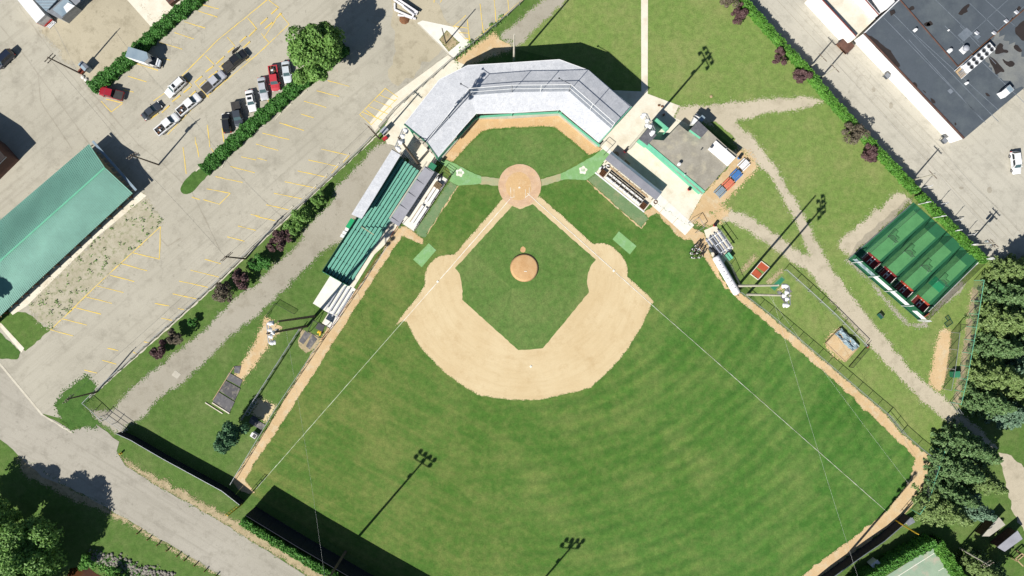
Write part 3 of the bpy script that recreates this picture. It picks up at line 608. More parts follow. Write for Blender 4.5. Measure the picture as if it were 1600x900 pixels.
# left dugout : local x along the front (towards the top of the photo), y towards the field
a = W(647, 361.5); b = W(700, 281); d = (b - a); DL = d.length; d.normalize()
dl = thing('dugout', 'left dugout with flat grey roof, white benches and open front', 'dugout', a, math.atan2(d.y, d.x))
fy = 0.0     # front at y=0 ; back towards +y (left)
MB().box(DL / 2, 1.9, .03, DL, 3.8, .12).build('floor', 'concrete_white', dl)
MB().box(DL / 2 + .6, 4.9, 1.25, DL + .6, .2, 2.5).build('back_wall', 'concrete_grey', dl)
slab(MB(), [(-.9, 2.9, 2.72), (DL * .97, 2.9, 2.72), (DL * .97, 5.3, 2.55), (-.9, 5.3, 2.55)], .16).build('roof', 'grey_roof', dl)
MB().box(DL / 2, 5.5, 2.62, DL + 1.2, .28, .1).build('roof_flashing', 'concrete_grey', dl)
for k in range(5): MB().box(DL * .24 * k - .1, 4.1, 2.74 - .08, .06, 2.36, .06).build('roof_joint', 'dark_grey', dl)
for k in range(5): MB().tube([(.1 + k * (DL - .4) / 4, 2.95, 0), (.1 + k * (DL - .4) / 4, 2.95, 2.55)], .06, 6).build('roof_post', 'dark_grey', dl)
slab(MB(), [(DL * .98, 3.2, 2.8), (DL + 1.0, 3.2, 2.8), (DL + 1.0, 4.7, 2.7), (DL * .98, 4.7, 2.7)], .12).build('end_roof', 'green_paint', dl)
for (x0, x1) in ((1.2, DL * .43), (DL * .5, DL * .78)):
    MB().box((x0 + x1) / 2, 1.35, .5, x1 - x0, .5, .1).build('bench_seat', 'white_paint', dl)
    MB().box((x0 + x1) / 2, 1.75, .8, x1 - x0, .08, .35).build('bench_back', 'wood_pale', dl)
    MB().box((x0 + x1) / 2, .55, .42, x1 - x0, .55, .08).build('step', 'white_paint', dl)
    m = MB(); [m.box(x, 1.35, .25, .08, .45, .45) for x in (x0 + .2, (x0 + x1) / 2, x1 - .2)]; m.build('bench_leg', 'dark_grey', dl)
cub = MB()
for i in range(6): cub.box(DL * .83 + (i - 2.5) * .24, 1.1, .5, .05, 1.5, .9)
for j in range(6): cub.box(DL * .83, .4 + j * .28, .5, 1.3, .05, .9)
cub.build('bat_rack', 'wood_pale', dl)
m = MB()
for z in (.5, 1.05): m.tube([(.2, .02, z), (DL + .8, .02, z)], .04, 6)
for k in range(8): m.tube([(.2 + k * (DL + .6) / 7, .02, 0), (.2 + k * (DL + .6) / 7, .02, 1.05)], .04, 6)
m.build('front_rail', 'trim_black', dl)
m = MB(); n = 4
for k in range(n): m.tube([(DL + .3 + k * .55, -.1, 1.1), (DL + .3 + k * .55, 2.0, 1.1)], .035, 6)
for y in (-.1, 2.0): m.tube([(DL + .3, y, 1.1), (DL + .3 + (n - 1) * .55, y, 1.1)], .05, 6); m.tube([(DL + .3 + 1.65, y, 0), (DL + .3 + 1.65, y, 1.1)], .05, 6)
m.build('gate_rail', 'trim_black', dl)
gearpile('gear_pile', 'dark bags piled at the upper end of the left dugout', (687, 278), 1.0, ['black_rubber', 'navy_board', 'white_paint', 'black_rubber', 'white_paint'], 1.2, .12)
gearpile('gear_pile', 'loose bags between the two benches of the left dugout', (667, 312), .4, ['black_rubber', 'white_paint'], .8, .12)
# right dugout
a = W(930, 271); b = W(1005, 331.5); d = (b - a); DR = d.length; d.normalize()
dr = thing('dugout', 'right dugout with long sloping grey roof and dark bench rows', 'dugout', a, math.atan2(d.y, d.x))
MB().box(DR / 2, 2.2, .03, DR, 4.4, .12).build('floor', 'concrete', dr)
MB().box(DR / 2, .12, .09, DR + .3, .3, .16).build('front_kerb', 'white_paint', dr)
slab(MB(), [(-.2, 3.15, 2.75), (DR + .3, 3.15, 2.75), (DR + .3, 4.85, 2.5), (-.2, 4.85, 2.5)], .14).build('roof', 'grey_roof', dr)
slab(MB(), [(-.2, 4.88, 2.5), (DR + .3, 4.88, 2.5), (DR + .3, 5.5, 2.2), (-.2, 5.5, 2.2)], .12).build('roof_back_slope', 'bluegrey_metal', dr)
MB().box(DR / 2, 5.2, 1.05, DR, .2, 2.1).build('back_wall', 'concrete_grey', dr)
for k in range(5): MB().tube([(.3 + k * (DR - .6) / 4, 3.2, 0), (.3 + k * (DR - .6) / 4, 3.2, 2.6)], .06, 6).build('roof_post', 'trim_black', dr)
for j, (y, z, mat, w) in enumerate(((2.95, .95, 'wood_pale', .4), (2.5, .72, 'black_rubber', .3), (2.1, .62, 'black_rubber', .26), (1.75, .5, 'white_paint', .28), (1.35, .5, 'black_rubber', .26), (.8, .35, 'white_paint', .4))):
    x0, x1 = (2.2, DR - 1.6) if j else (1.6, DR - 1.2)
    nn_ = 8 if mat == 'white_paint' else (6 if j == 0 else 1)
    for k in range(nn_):
        w_ = (x1 - x0) / nn_
        MB().box(x0 + w_ * (k + .5), y, z, w_ - (.14 if nn_ > 1 else 0), w, .08).build('bench_plank', mat, dr)
m = MB()
for k in range(6): m.box(2.3 + k * (DR - 4.2) / 5, 1.9, .3, .08, 2.4, .5)
m.build('bench_frame', 'black_rubber', dr)
for x, c in ((1.3, 'wood_pale'), (DR - .9, 'wood_pale')):
    m = MB()
    for i in range(5): m.box(x - .6 + i * .3, .95, .45, .06, 1.3, .8)
    for j in range(5): m.box(x, .35 + j * .3, .45, 1.3, .06, .8)
    m.build('helmet_rack', 'wood_brown', dr); MB().box(x, .95, .12, 1.4, 1.4, .1).build('rack_base', 'white_paint', dr)
gearpile('gear_pile', 'dark bags at the upper end of the right dugout', (941, 264), .6, ['black_rubber', 'white_paint', 'black_rubber', 'white_paint'], 1.1, .12)
gearpile('gear_pile', 'navy bag under the corner of the right dugout roof', (950, 262), -.5, ['navy_board', 'white_paint'], .9, .12)
# cable reel, cream cabinet and hose reel near the right dugout
t = thing('cable_reel', 'wooden cable reel behind the upper corner of the right dugout', 'reel', W(962, 242)); c = MB(); c.lathe(0, 0, [(.62, .05), (.62, .13), (.3, .13), (.3, .6), (.62, .6), (.62, .68), (.1, .69)], 18); c.build('drum', 'wood_pale', t); MB().lathe(0, 0, [(.1, .69), (.1, .72)], 8).build('hub', 'black_rubber', t)
t = thing('cabinet', 'cream metal cabinet standing behind the right dugout', 'cabinet', W(978, 256), math.radians(-38)); MB().box(0, 0, .6, 1.3, .75, 1.2).build('body', 'concrete', t); MB().box(0, 0, 1.22, 1.36, .8, .05).build('top', 'wood_pale', t); MB().box(.5, .39, .7, .08, .04, .2).build('handle', 'dark_grey', t)
t = thing('hose_reel', 'brown coiled hose lying off the lower end of the right dugout', 'hose', W(1024, 316)); m = MB()
for r in (.32, .4, .36): m.tube([(r * math.cos(k * .45), r * math.sin(k * .45), .1 + r * .2) for k in range(15)], .05, 6)
m.build('coil', 'wood_brown', t)
t = thing('hose_reel', 'reddish coiled hose lying off the lower end of the left dugout', 'hose', W(626, 344)); m = MB()
for r in (.45, .55): m.tube([(r * math.cos(k * .45), r * math.sin(k * .45), .1) for k in range(15)], .04, 6)
m.build('coil', 'brick_red', t)
t = thing('drain_cover', 'round grey-green lid in the dirt by the left dugout', 'cover', W(624.5, 355)); MB().lathe(0, 0, [(.32, .02), (.32, .1), (.26, .12), (.02, .12)], 16).build('lid', 'turf_worn', t)
# ---------------------------------------------------------------- green-roofed shed (left)
def gable(name, label, cat, E0, E1, R0, R1, F0, F1, eave, ridge, wallz, mats, ribs=0.45, inset=.7):
    """E*: near eave, R*: ridge, F*: far eave (each two pixels, at their heights)"""
    e0, e1 = W(*E0, eave), W(*E1, eave); r0, r1 = W(*R0, ridge), W(*R1, ridge); f0, f1 = W(*F0, eave), W(*F1, eave)
    t = thing(name, label, cat, (e0 + f1) * .5 * Vector((1, 1, 0)) if False else Vector(((e0.x + f1.x) / 2, (e0.y + f1.y) / 2, 0)))
    for a0, a1, b0, b1 in ((e0, e1, r0, r1), (f0, f1, r0, r1)):
        o = slab(MB(), [a0, a1, b1, b0], .12).build('roof_slope', mats[0], t, world=True)
        L = (a1 - a0).length; n = int(L / ribs); m = MB()
        for k in range(n + 1):
            p, q = lerp(a0, a1, k / n), lerp(b0, b1, k / n); m.bar(p + Vector((0, 0, .03)), q + Vector((0, 0, .03)), .07, .07)
        r = m.build('ribs', mats[0], o, world=True); r['kind'] = 'stuff'
    MB().bar(r0 + Vector((0, 0, .06)), r1 + Vector((0, 0, .06)), .35, .08).build('ridge_cap', mats[1], t, world=True)
    return t, (e0, e1, r0, r1, f0, f1)
sh, (e0, e1, r0, r1, f0, f1) = gable('open_shed', 'long open-sided shed with ribbed green metal roof', 'shed', (207, 302), (-80, 568), (164, 262), (-110, 506), (139, 225), (-140, 464), 3.0, 4.8, 2.8, ('green_roof', 'mint_paint'), .42)
ax = (e1 - e0).normalized(); bx = (f0 - e0).normalized()
for k in range(14):
    p = e0 + ax * (1.6 + k * 3.1) + bx * .8
    MB().bar((p.x, p.y, 0), (p.x, p.y, 2.9), .3).build('post', 'wood_brown', sh, world=True)
    q = e0 + ax * (1.6 + k * 3.1) - bx * .15
    MB().bar((p.x, p.y, 1.9), (q.x, q.y, 2.75), .14).build('bracket', 'wood_pale', sh, world=True)
p, q = e0 + ax * .9, f0 + ax * .9
m = MB(); m.prism([(p + bx * 1.2), (q - bx * .6), (q - bx * .6 + ax * 36), (p + bx * 3.2 + ax * 36), (p + bx * 3.2 + ax * 1.0), (p + bx * 1.2 + ax * 1.0)], .05, 2.85); m.build('wall', 'bare_earth', sh, world=True)
for k in range(11):
    p = e0 + bx * (.6 + k * ((f0 - e0).length - 1.2) / 10) + ax * .3; r = lerp(e0, f0, .5)
    MB().bar(p + Vector((0, 0, -.3)) - ax * .8, p + Vector((0, 0, .0 + .7 * (1 - abs(k - 5) / 5))) - ax * .1, .14).build('gable_bracket', 'wood_pale', sh, world=True)
MB().bar(e0 + Vector((0, 0, -.2)) - ax * .95, f0 + Vector((0, 0, -.2)) - ax * .95, .5, .12).build('gable_eave', 'bluegrey_metal', sh, world=True)
# ---------------------------------------------------------------- buildings at the left edge and the top left
t = thing('brick_house', 'dark brown house cut by the left edge above the green shed', 'house', W(-26, 236))
ho = [W(-84, 174, 4.5), W(-16, 218, 4.5), W(7, 244, 4.5), W(-54, 304, 4.5)]
MB().prism(ho, 0, 4.4).build('wall', 'brown_metal', t, world=True); MB().prism([lerp(p, (ho[0] + ho[2]) / 2, -.04) for p in ho], 4.4, 4.55).build('roof', 'hall_patch', t, world=True)
for u, v in ((.25, .6), (.55, .6)):
    p = lerp(lerp(ho[1], ho[2], u), lerp(ho[0], ho[3], u), .2); MB().box(p.x, p.y, 4.68, 1.0, .7, .2, .8).build('skylight', 'white_paint', t, world=True)
MB().bar(ho[2] + Vector((.1, -.1, -.2)), ho[3] + Vector((.1, -.1, -.2)), .25, .35).build('gutter', 'white_paint', t, world=True)
t = thing('office_trailer', 'white flat-roofed trailer with red steps deck at the top left corner', 'trailer', W(50, 10))
MB().prism([W(25, -3, 3), W(45, -6, 3), W(70, 23, 3), W(57, 35.5, 3)], .4, 3.0).build('body', 'white_wall', t, world=True)
MB().prism([W(24.5, -3.5, 3.05), W(45.5, -6.5, 3.05), W(70.5, 23, 3.05), W(57, 36, 3.05)], 3.0, 3.06).build('roof', 'white_paint', t, world=True)
MB().prism([W(59, 34, .9), W(71, 24, .9), W(82, 31, .9), W(71, 41, .9)], .1, .9).build('deck', 'red_paint', t, world=True)
for k in range(3): MB().prism([W(71.5 + k * 2.2, 41 + k * 1.2, .7 - .22 * k), W(81.5 + k * 2.2, 31.5 + k * 1.2, .7 - .22 * k), W(83 + k * 2.2, 32.4 + k * 1.2, .7 - .22 * k), W(73 + k * 2.2, 42 + k * 1.2, .7 - .22 * k)], .0, .7 - .22 * k).build('step', 'white_paint', t, world=True)
MB().bar(W(57, 36, 1.8), W(71, 42, 1.8), .06).build('deck_rail', 'red_paint', t, world=True)
t = thing('metal_shed', 'blue-grey metal-roofed shed joined beside the white trailer', 'shed', W(88, 8))
ms = [W(49, -4, 3.4), W(92, -6, 3.4), W(71, 18, 3.4)]
slab(MB(), [W(46, -8, 3.6), W(96, -8, 3.6), W(72, 17.5, 3.2)], .15).build('roof', 'bluegrey_metal', t, world=True)
for k in range(5): MB().bar(lerp(W(46, -8, 3.66), W(72, 17.5, 3.26), .15 + k * .18), lerp(W(96, -8, 3.66), W(72, 17.5, 3.26), .15 + k * .18), .08, .06).build('roof_seam', 'grey_metal', t, world=True)
MB().prism([W(72, 18, 2.6), W(97, -5, 2.6), W(117, 9, 2.6), W(96, 29.5, 2.6)], 0, 2.6).build('annex', 'grey_metal', t, world=True)
slab(MB(), [W(82, 15, 2.9), W(102, -4, 2.9), W(117, 9, 2.8), W(97, 26, 2.8)], .15).build('annex_roof', 'bluegrey_metal', t, world=True)
slab(MB(), [W(99, 11, 3.0), W(106, 4, 3.0), W(117, 9, 2.92), W(104, 20, 2.92)], .06).build('skylight', 'white_paint', t, world=True)
slab(MB(), [W(104, -6, 3.2), W(126, -6, 3.2), W(125, 2, 3.0), W(118, 8, 3.0)], .15).build('end_roof', 'grey_metal', t, world=True)
t = thing('roll_cart', 'dark container with white lid cut by the top edge behind the hedge', 'container', W(272, 2), math.radians(40)); MB().box(0, 0, .6, 2.2, 1.4, 1.2).build('body', 'brown_metal', t); MB().box(.9, 0, 1.25, 1.0, 1.5, .1).build('lid', 'white_paint', t); MB().box(-.4, 0, 1.22, 1.1, .1, .06).build('rib', 'dark_grey', t)
# kiosk cabinet beside the street pole
t = thing('utility_cabinet', 'pale blue utility cabinet at the foot of the street pole', 'cabinet', W(138, 107), math.radians(-45))
MB().box(0, 0, .8, 1.9, 1.1, 1.6).build('body', 'bluegrey_metal', t); slab(MB(), [(-1.0, -.65, 1.75), (1.0, -.65, 1.75), (1.0, 0, 1.9), (-1.0, 0, 1.9)], .06).build('roof', 'bluegrey_metal', t); slab(MB(), [(-1.0, 0, 1.9), (1.0, 0, 1.9), (1.0, .65, 1.75), (-1.0, .65, 1.75)], .06).build('roof', 'grey_metal', t)
t = thing('pallet_stack', 'brown slatted pallet stack beside the utility cabinet', 'pallets', W(129, 112), math.radians(-40))
for k in range(4): MB().box(0, -.45 + k * .3, .5, 1.1, .16, .08).build('slat', 'brick_red', t)
MB().box(0, 0, .24, 1.1, 1.1, .46).build('base', 'wood_brown', t)
for p, l in (((130, 121), 'white boulder at the kerb left of another below the utility cabinet'), ((135, 125), 'white boulder at the kerb nearest the hedge end')):
    c = W(*p); tag(MB().lathe(c.x, c.y, [(.2, .0), (.42, .12), (.38, .3), (.15, .42)], 7).build('boulder', 'concrete_white'), l, 'boulder')
# ---------------------------------------------------------------- concession building (right of the plaza)
CZ = 2.6
cb = thing('concession_building', 'flat grey-roofed concession building with mint green fascia', 'building', W(1070, 245))
ro = [(1000, 217), (1011, 226), (1020, 218), (1037, 219.5), (1046, 210), (1061, 194.5), (1075, 206), (1092, 190), (1138.5, 232), (1153, 243), (1138, 259), (1097, 303)]
RO = [W(*p, CZ) for p in ro]
MB().prism([lerp(p, W(1070, 245, CZ), .03) for p in RO], .05, CZ - .2).build('wall', 'mint_paint', cb, world=True)
MB().prism(RO, CZ - .2, CZ).build('roof', 'tar_roof', cb, world=True)
slab(MB(), [W(997, 220, 2.5), W(1003, 215, 2.75), W(1102, 299, 2.75), W(1097, 304, 2.5)], .12).build('fascia', 'mint_paint', cb, world=True)
MB().prism([W(1107, 232.5, 3.2), W(1119, 219, 3.2), W(1150, 246, 3.2), W(1138, 259, 3.2)], CZ, 3.0).build('roof_extension', 'white_wall', cb, world=True)
MB().prism([W(999, 216.5, 3.6), W(1013, 200, 3.6), W(1025.5, 211, 3.6), W(1011.5, 226, 3.6)], .05, 3.4).build('corner_tower', 'mint_paint', cb, world=True)
MB().prism([W(998.5, 217, 3.6), W(1013, 199.5, 3.6), W(1026, 211, 3.6), W(1011.5, 227, 3.6)], 3.4, 3.6).build('tower_roof', 'slate_shingle', cb, world=True)
MB().prism([W(1079, 202, 4.2), W(1091, 189, 4.2), W(1106, 203, 4.2), W(1096, 214.5, 4.2)], CZ, 4.0).build('raised_hut', 'mint_paint', cb, world=True)
MB().prism([W(1078.5, 202, 4.2), W(1091, 188.5, 4.2), W(1106.5, 203, 4.2), W(1096, 215, 4.2)], 4.0, 4.2).build('hut_roof', 'slate_shingle', cb, world=True)
MB().prism([W(1080, 194, 2.4), W(1088, 177, 2.4), W(1100, 184, 2.4), W(1092, 192, 2.4)], .05, 2.3).build('porch_box', 'white_wall', cb, world=True)
MB().prism([W(1091, 186, 2.6), W(1097, 179.5, 2.6), W(1102, 184, 2.6), W(1097, 190.5, 2.6)], 2.3, 2.7).build('porch_roof', 'bluegrey_metal', cb, world=True)
for k in range(2): MB().bar(W(1083 + k * 3, 181 - k * 2, 2.5), W(1092 + k * 5, 188 - k * 4, 2.5), .15, .1).build('porch_beam', 'trim_black', cb, world=True)
MB().bar(W(1020, 189, 0) + Vector((0, 0, 1.5)), W(1040, 206, 0) + Vector((0, 0, 1.5)), .2, 3.0).build('screen_wall', 'mint_paint', cb, world=True)
MB().bar(W(1040, 206, 0) + Vector((0, 0, 1.5)), W(1035, 211, 0) + Vector((0, 0, 1.5)), .2, 3.0).build('screen_wall', 'mint_paint', cb, world=True)
for p, r, h, mm in (((1060.5, 257), .28, .8, 'white_paint'), ((1096, 233.5), .1, .4, 'dark_grey'), ((1070, 273), .1, .35, 'alu'), ((1120, 280), .14, .4, 'dark_grey'), ((1111, 230), .22, .35, 'dark_grey'), ((1134, 233), .14, .3, 'galvanised')):
    c = W(*p, CZ + .3); z = CZ if p[0] < 1105 else 3.0; MB().lathe(c.x, c.y, [(r, z), (r, z + h), (r * 1.4, z + h), (r * 1.3, z + h + .12), (.02, z + h + .2)], 10).build('roof_vent', mm, cb, world=True)
# trash cans
for p, mm, l in (((976.5, 237), 'red_plastic', 'red trash barrel on the plaza at the foot of the light pole'), ((1076, 296), 'red_plastic', 'red trash barrel against the mint fascia of the concession building'), ((1154, 247), 'blue_plastic', 'blue trash barrel at the east corner of the concession building'), ((1116, 352), 'red_plastic', 'dark red trash barrel above the small aluminium bleachers')):
    t = thing('trash_barrel', l, 'trash can', W(*p), 0, 'trash barrels around the plaza'); MB().lathe(0, 0, [(.3, 0), (.34, .5), (.36, 1.0), (.33, 1.02), (.3, .96), (.02, .9)], 14).build('drum', mm, t); MB().lathe(0, 0, [(.37, .98), (.38, 1.06), (.3, 1.07), (.28, 1.0)], 14).build('rim', 'black_rubber', t)
# picnic tables
for p, mm, l in (((1161, 258), 'white_paint', 'white picnic table, the one nearest the gravel path'), ((1149, 274), 'blue_plastic', 'blue picnic table between the white and the red ones'), ((1137, 288), 'orange_plastic', 'salmon red picnic table between the blue and the grey ones'), ((1124, 300), 'bluegrey_metal', 'grey-blue picnic table nearest the dirt yard')):
    t = thing('picnic_table', l, 'picnic table', W(*p), math.radians(45), 'picnic tables beside the concession building')
    for k in range(4): MB().box(0, -.42 + k * .28, .74, 2.2, .25, .05).build('top_plank', mm, t)
    for s in (-1, 1):
        MB().box(0, s * .85, .45, 2.2, .28, .05).build('seat', mm, t)
        m = MB().bar((s * .85, -.75, 0), (s * .85, -.2, .72), .08); m.bar((s * .85, .75, 0), (s * .85, .2, .72), .08); m.bar((s * .85, -.9, .42), (s * .85, .9, .42), .06); m.build('leg_frame', 'trim_black', t)
for p, l in (((1029.5, 165), 'small brown drain box nearer the stand on the plaza'), ((1034.5, 166.5), 'small brown drain box in the light pole shadow on the plaza')):
    c = W(*p); tag(MB().box(c.x, c.y, .12, .5, .35, .2).build('drain_box', 'wood_brown'), l, 'box')
t = thing('sign_board', 'dark leaning sandwich board beside the concession building corner', 'sign', W(1036, 180), .6); slab(MB(), [(-.3, -.25, .02), (.3, -.25, .02), (.3, 0, 1.0), (-.3, 0, 1.0)], .05).build('front_panel', 'wood_brown', t); slab(MB(), [(-.3, .25, .02), (.3, .25, .02), (.3, .03, 1.0), (-.3, .03, 1.0)], .05).build('rear_panel', 'wood_brown', t)
tag(MB().lathe(W(1111, 151).x, W(1111, 151).y, [(.3, .02), (.3, .12), (.2, .15), (.02, .16)], 12).build('valve_cover', 'wood_pale'), 'pale round valve cover in the park grass above the gravel path', 'cover')
# ---------------------------------------------------------------- dark-roofed hall, upper right
HZ = 4.6
hl = thing('warehouse', 'large warehouse with dark slate roof and white side wall', 'warehouse', W(1440, 100))
hr = [(1350, 52), (1506, 216.5), (1900, -115), (1750, -330)]
HR = [W(*p, HZ) for p in hr]
MB().prism(HR, 0.0, HZ - .3).build('wall', 'white_wall', hl, world=True)
MB().prism([lerp(p, (HR[0] + HR[2]) / 2, -.002) for p in HR], HZ - .3, HZ).build('roof', 'hall_roof', hl, world=True)
def onroof(name, px, z, mat, th=.02, jit=0):
    pts = [W(*p, HZ) for p in px]
    if jit: pts = ragged(pts, .5, jit)
    return MB().prism(pts, z - th, z).build(name, mat, hl, world=True)
for a, b in ((( 1381, 28), (1540, 192)), ((1392, 18), (1560, 190)), ((1420, 62), (1535, 188)), ((1430, 54), (1560, 172)), ((1476, 40), (1600, 160)), ((1500, 40), (1556, 100)), ((1460, -2), (1530, 66)), ((1515, 5), (1560, 48)), ((1540, 0), (1585, 40)), ((1500, 68), (1580, -5)), ((1558, 48), (1600, 10))): onroof('roof_seam', strip(a, b, .7), HZ + .03, 'seam_grey', .03)
MB().bar(W(1404, -2, HZ) + Vector((0, 0, .12)), W(1496, 104, HZ) + Vector((0, 0, .12)), .14, .2).build('expansion_curb', 'brown_metal', hl, world=True)
MB().bar(W(1496, 104, HZ) + Vector((0, 0, .12)), W(1601, 14, HZ) + Vector((0, 0, .12)), .16, .24).build('expansion_curb', 'wood_brown', hl, world=True)
MB().bar(HR[0] + Vector((0, 0, .06)), HR[3] + Vector((0, 0, .06)), .2, .2).build('parapet_cap', 'white_paint', hl, world=True)
MB().bar(HR[0] + Vector((0, 0, .06)), HR[1] + Vector((0, 0, .06)), .25, .22).build('parapet_cap', 'brown_metal', hl, world=True)
for q in ([(1351, 53), (1365, 58), (1376, 68), (1392, 80), (1398, 90), (1408, 103), (1402, 106), (1390, 96), (1370, 76)], [(1427, 127), (1434, 132), (1432, 138), (1426, 136)], [(1440, 140), (1446, 143), (1447, 147)], [(1453, 152), (1460, 156), (1462, 162), (1456, 161)], [(1491, 190), (1495, 194), (1492, 197)], [(1498, 20), (1504, 12), (1514, 5), (1515, 10), (1510, 15), (1513, 18), (1506, 21), (1503, 24), (1497, 22)], [(1446, 40), (1453, 31), (1459, 38), (1452, 41)], [(1442, 38), (1450, 33), (1455, 40), (1448, 42)], [(1418, 14), (1426, 8), (1430, 14), (1424, 17)], [(1553, 84), (1560, 67), (1568, 69), (1566, 77), (1575, 78), (1576, 83), (1566, 82), (1560, 85)], [(1582, 74), (1588, 68), (1599, 80), (1592, 82)], [(1544, 86), (1556, 94), (1568, 108), (1570, 113), (1562, 112), (1556, 118), (1553, 107), (1546, 96)], [(1565, 91), (1574, 97), (1580, 94), (1587, 100), (1580, 106), (1570, 100)], [(1539, 144), (1545, 147), (1548, 151), (1541, 150)], [(1582, 48), (1600, 30), (1640, 20), (1640, 70), (1602, 68)], [(1588, 15), (1592, 8), (1597, 14), (1592, 18)], [(1580, 27), (1583, 25), (1583, 30), (1580, 30)]): onroof('roof_patch', chaikin(q, 1), HZ + .02, 'hall_patch', .02, .06)
onroof('worn_sheet', [(1546, 62), (1560, 48), (1600, 90), (1640, 120), (1600, 138), (1560, 122), (1545, 100)], HZ + .012, 'hall_pale', .012, .4)
for q in ([(1390, 18), (1396, 16), (1398, 21), (1392, 25)],): onroof('roof_hatch', q, HZ + .25, 'hall_patch', .25)
for q in ([(1496, 55), (1510, 43), (1520, 52), (1506, 65)], [(1522, 57), (1527, 53), (1533, 57), (1527, 62)], [(1480, 142), (1485, 138), (1490, 143), (1485, 147)]): onroof('patch_sheet', q, HZ + .045, 'seam_grey', .02)
# chiller with ten fans
a = W(1500, 107, HZ + 1.6); b = W(1540, 72, HZ + 1.6); d = (b - a); L = d.length
ch = thing('chiller_unit', 'long white rooftop chiller with ten round fans', 'air conditioner', Vector((W(1523, 93, HZ).x, W(1523, 93, HZ).y, HZ)), math.atan2(d.y, d.x))
MB().box(0, 0, .95, 7.2, 1.9, 1.3).build('casing', 'white_paint', ch)
for s in (-1, 1): MB().box(s * 3.2, 0, .15, .2, 1.9, .3).build('foot', 'dark_grey', ch)
for i in range(5):
    for j in (-1, 1):
        f = MB().lathe(-2.8 + i * 1.4, j * .46, [(.44, 1.58), (.44, 1.78), (.38, 1.78), (.38, 1.64), (.02, 1.64)], 18).build('fan_cowl', 'galvanised', ch)
        MB().lathe(-2.8 + i * 1.4, j * .46, [(.37, 1.66), (.37, 1.68), (.12, 1.7), (.12, 1.74), (.02, 1.74)], 18).build('fan_blades', 'trim_black', f)
MB().box(-4.4, -.1, .4, 1.3, 1.9, .1).build('pipe_tray', 'wood_pale', ch)
for k in range(5): MB().tube([(-5.0 + k * .3, -.9, .5), (-4.9 + k * .28, .3, .65), (-3.7, .1 * k, .7)], .07, 6).build('pipe', 'galvanised', ch)
for s in (-1, 1): MB().bar((-5.2, s * 1.1, .5), (-.2 if s > 0 else -3.2, s * 1.1, .5), .1, .2).build('side_rail', 'white_paint', ch)
for p, r, h, mm, l in (((1505, 78), .62, 1.1, 'alu', 'large round white exhaust vent on the dark roof'), ((1483, 79.5), .36, .7, 'white_paint', 'small round exhaust vent left of the large one on the dark roof'), ((1429, 47.5), .28, .7, 'white_paint', 'slim white vent pipe on the dark roof near its corner'), ((1509, 130.5), .24, .7, 'white_paint', 'short white pipe on the dark roof below the chiller'), ((1481.5, 47.5), .14, .3, 'white_paint', 'tiny white vent in the middle of the dark roof')):
    c = W(*p, HZ); t = thing('roof_vent', l, 'vent', (c.x, c.y, HZ + .0), 0, 'vents on the dark roof'); MB().box(0, 0, .15, r * 2.2, r * 2.2, .3, .8).build('curb', 'white_paint', t); MB().lathe(0, 0, [(r * .7, .3), (r * .7, h * .7), (r, h * .7), (r, h), (r * .4, h * 1.15), (.02, h * 1.16)], 14).build('cap', mm, t)
c = W(1567, 145, HZ); t = thing('air_handler', 'white box air handler near the lower edge of the dark roof', 'air conditioner', (c.x, c.y, HZ), math.radians(40)); MB().box(0, 0, .7, 2.4, 1.4, 1.4).build('casing', 'white_paint', t); MB().box(.6, 0, 1.42, 1.0, 1.3, .05).build('lid', 'bluegrey_metal', t); MB().box(0, .71, .6, 1.6, .04, .7).build('grille', 'dark_grey', t)
for p, l in (((1525, 52), 'upper small white rooftop box along the brown curb'), ((1571, 33.5), 'white rooftop box on the curb farther right'), ((1552, 52), 'middle white rooftop box along the brown curb'), ((1587, 19.5), 'white rooftop box near the right edge of the photo')):
    c = W(*p, HZ); t = thing('roof_box', l, 'box', (c.x, c.y, HZ), math.radians(-40)); MB().box(0, 0, .2, .8, .4, .4).build('case', 'white_paint', t); MB().box(0, 0, .42, .86, .46, .05).build('lid', 'alu', t)
# wall-mounted units on the white wall
for p, l in (((1385.5, 119), 'dark wall box partway along the white warehouse wall'), ((1475, 220), 'dark wall box at the lower end of the white warehouse wall')):
    c = W(*p, 2.0); t = thing('wall_unit', l, 'box', (c.x, c.y, 1.6), math.radians(-46)); MB().box(0, 0, .4, 1.0, .8, .8).build('case', 'dark_grey', t); MB().box(0, 0, .83, 1.1, .9, .06).build('hood', 'grey_metal', t); MB().bar((-.3, .3, 0), (-.3, .3, -1.4), .08).build('conduit', 'grey_metal', t)
# parapet building next to it
pz = 4.2
an = thing('parapet_building', 'beige-roofed building with white parapet at the top right', 'building', W(1330, 15))
po = [(1271, -10), (1337, 60.5), (1402, 0), (1410, -8), (1390, -60), (1300, -60)]
PO = [W(*p, pz) for p in po]
MB().prism([W(1271, -10, pz), W(1336.5, 60, pz), W(1372, 26, pz), W(1338, -12, pz), W(1310, -45, pz)], 0, pz - 1.1).build('roof_deck', 'concrete', an, world=True)
for a, b, w, mm in (((1272, -10), (1336, 59), .7, 'white_wall'), ((1338, -12), (1371, 25), 1.3, 'white_wall')):
    A_, B_ = W(*a, pz), W(*b, pz); MB().bar(Vector((A_.x, A_.y, pz / 2)), Vector((B_.x, B_.y, pz / 2)), w, pz).build('parapet', mm, an, world=True)
    MB().bar(A_ + Vector((.25, .25, .05)), B_ + Vector((.25, .25, .05)), .16, .1).build('parapet_trim', 'brick_red', an, world=True)
MB().prism([W(1362, -10, 3.4), W(1390, -14, 3.4), W(1400, 6, 3.4), W(1376, 20, 3.4)], 0, 3.4).build('rear_block', 'white_wall', an, world=True)
t = thing('scrap_heap', 'heap of beige boards and plants in the gap between the two buildings', 'scrap', W(1363, 8))
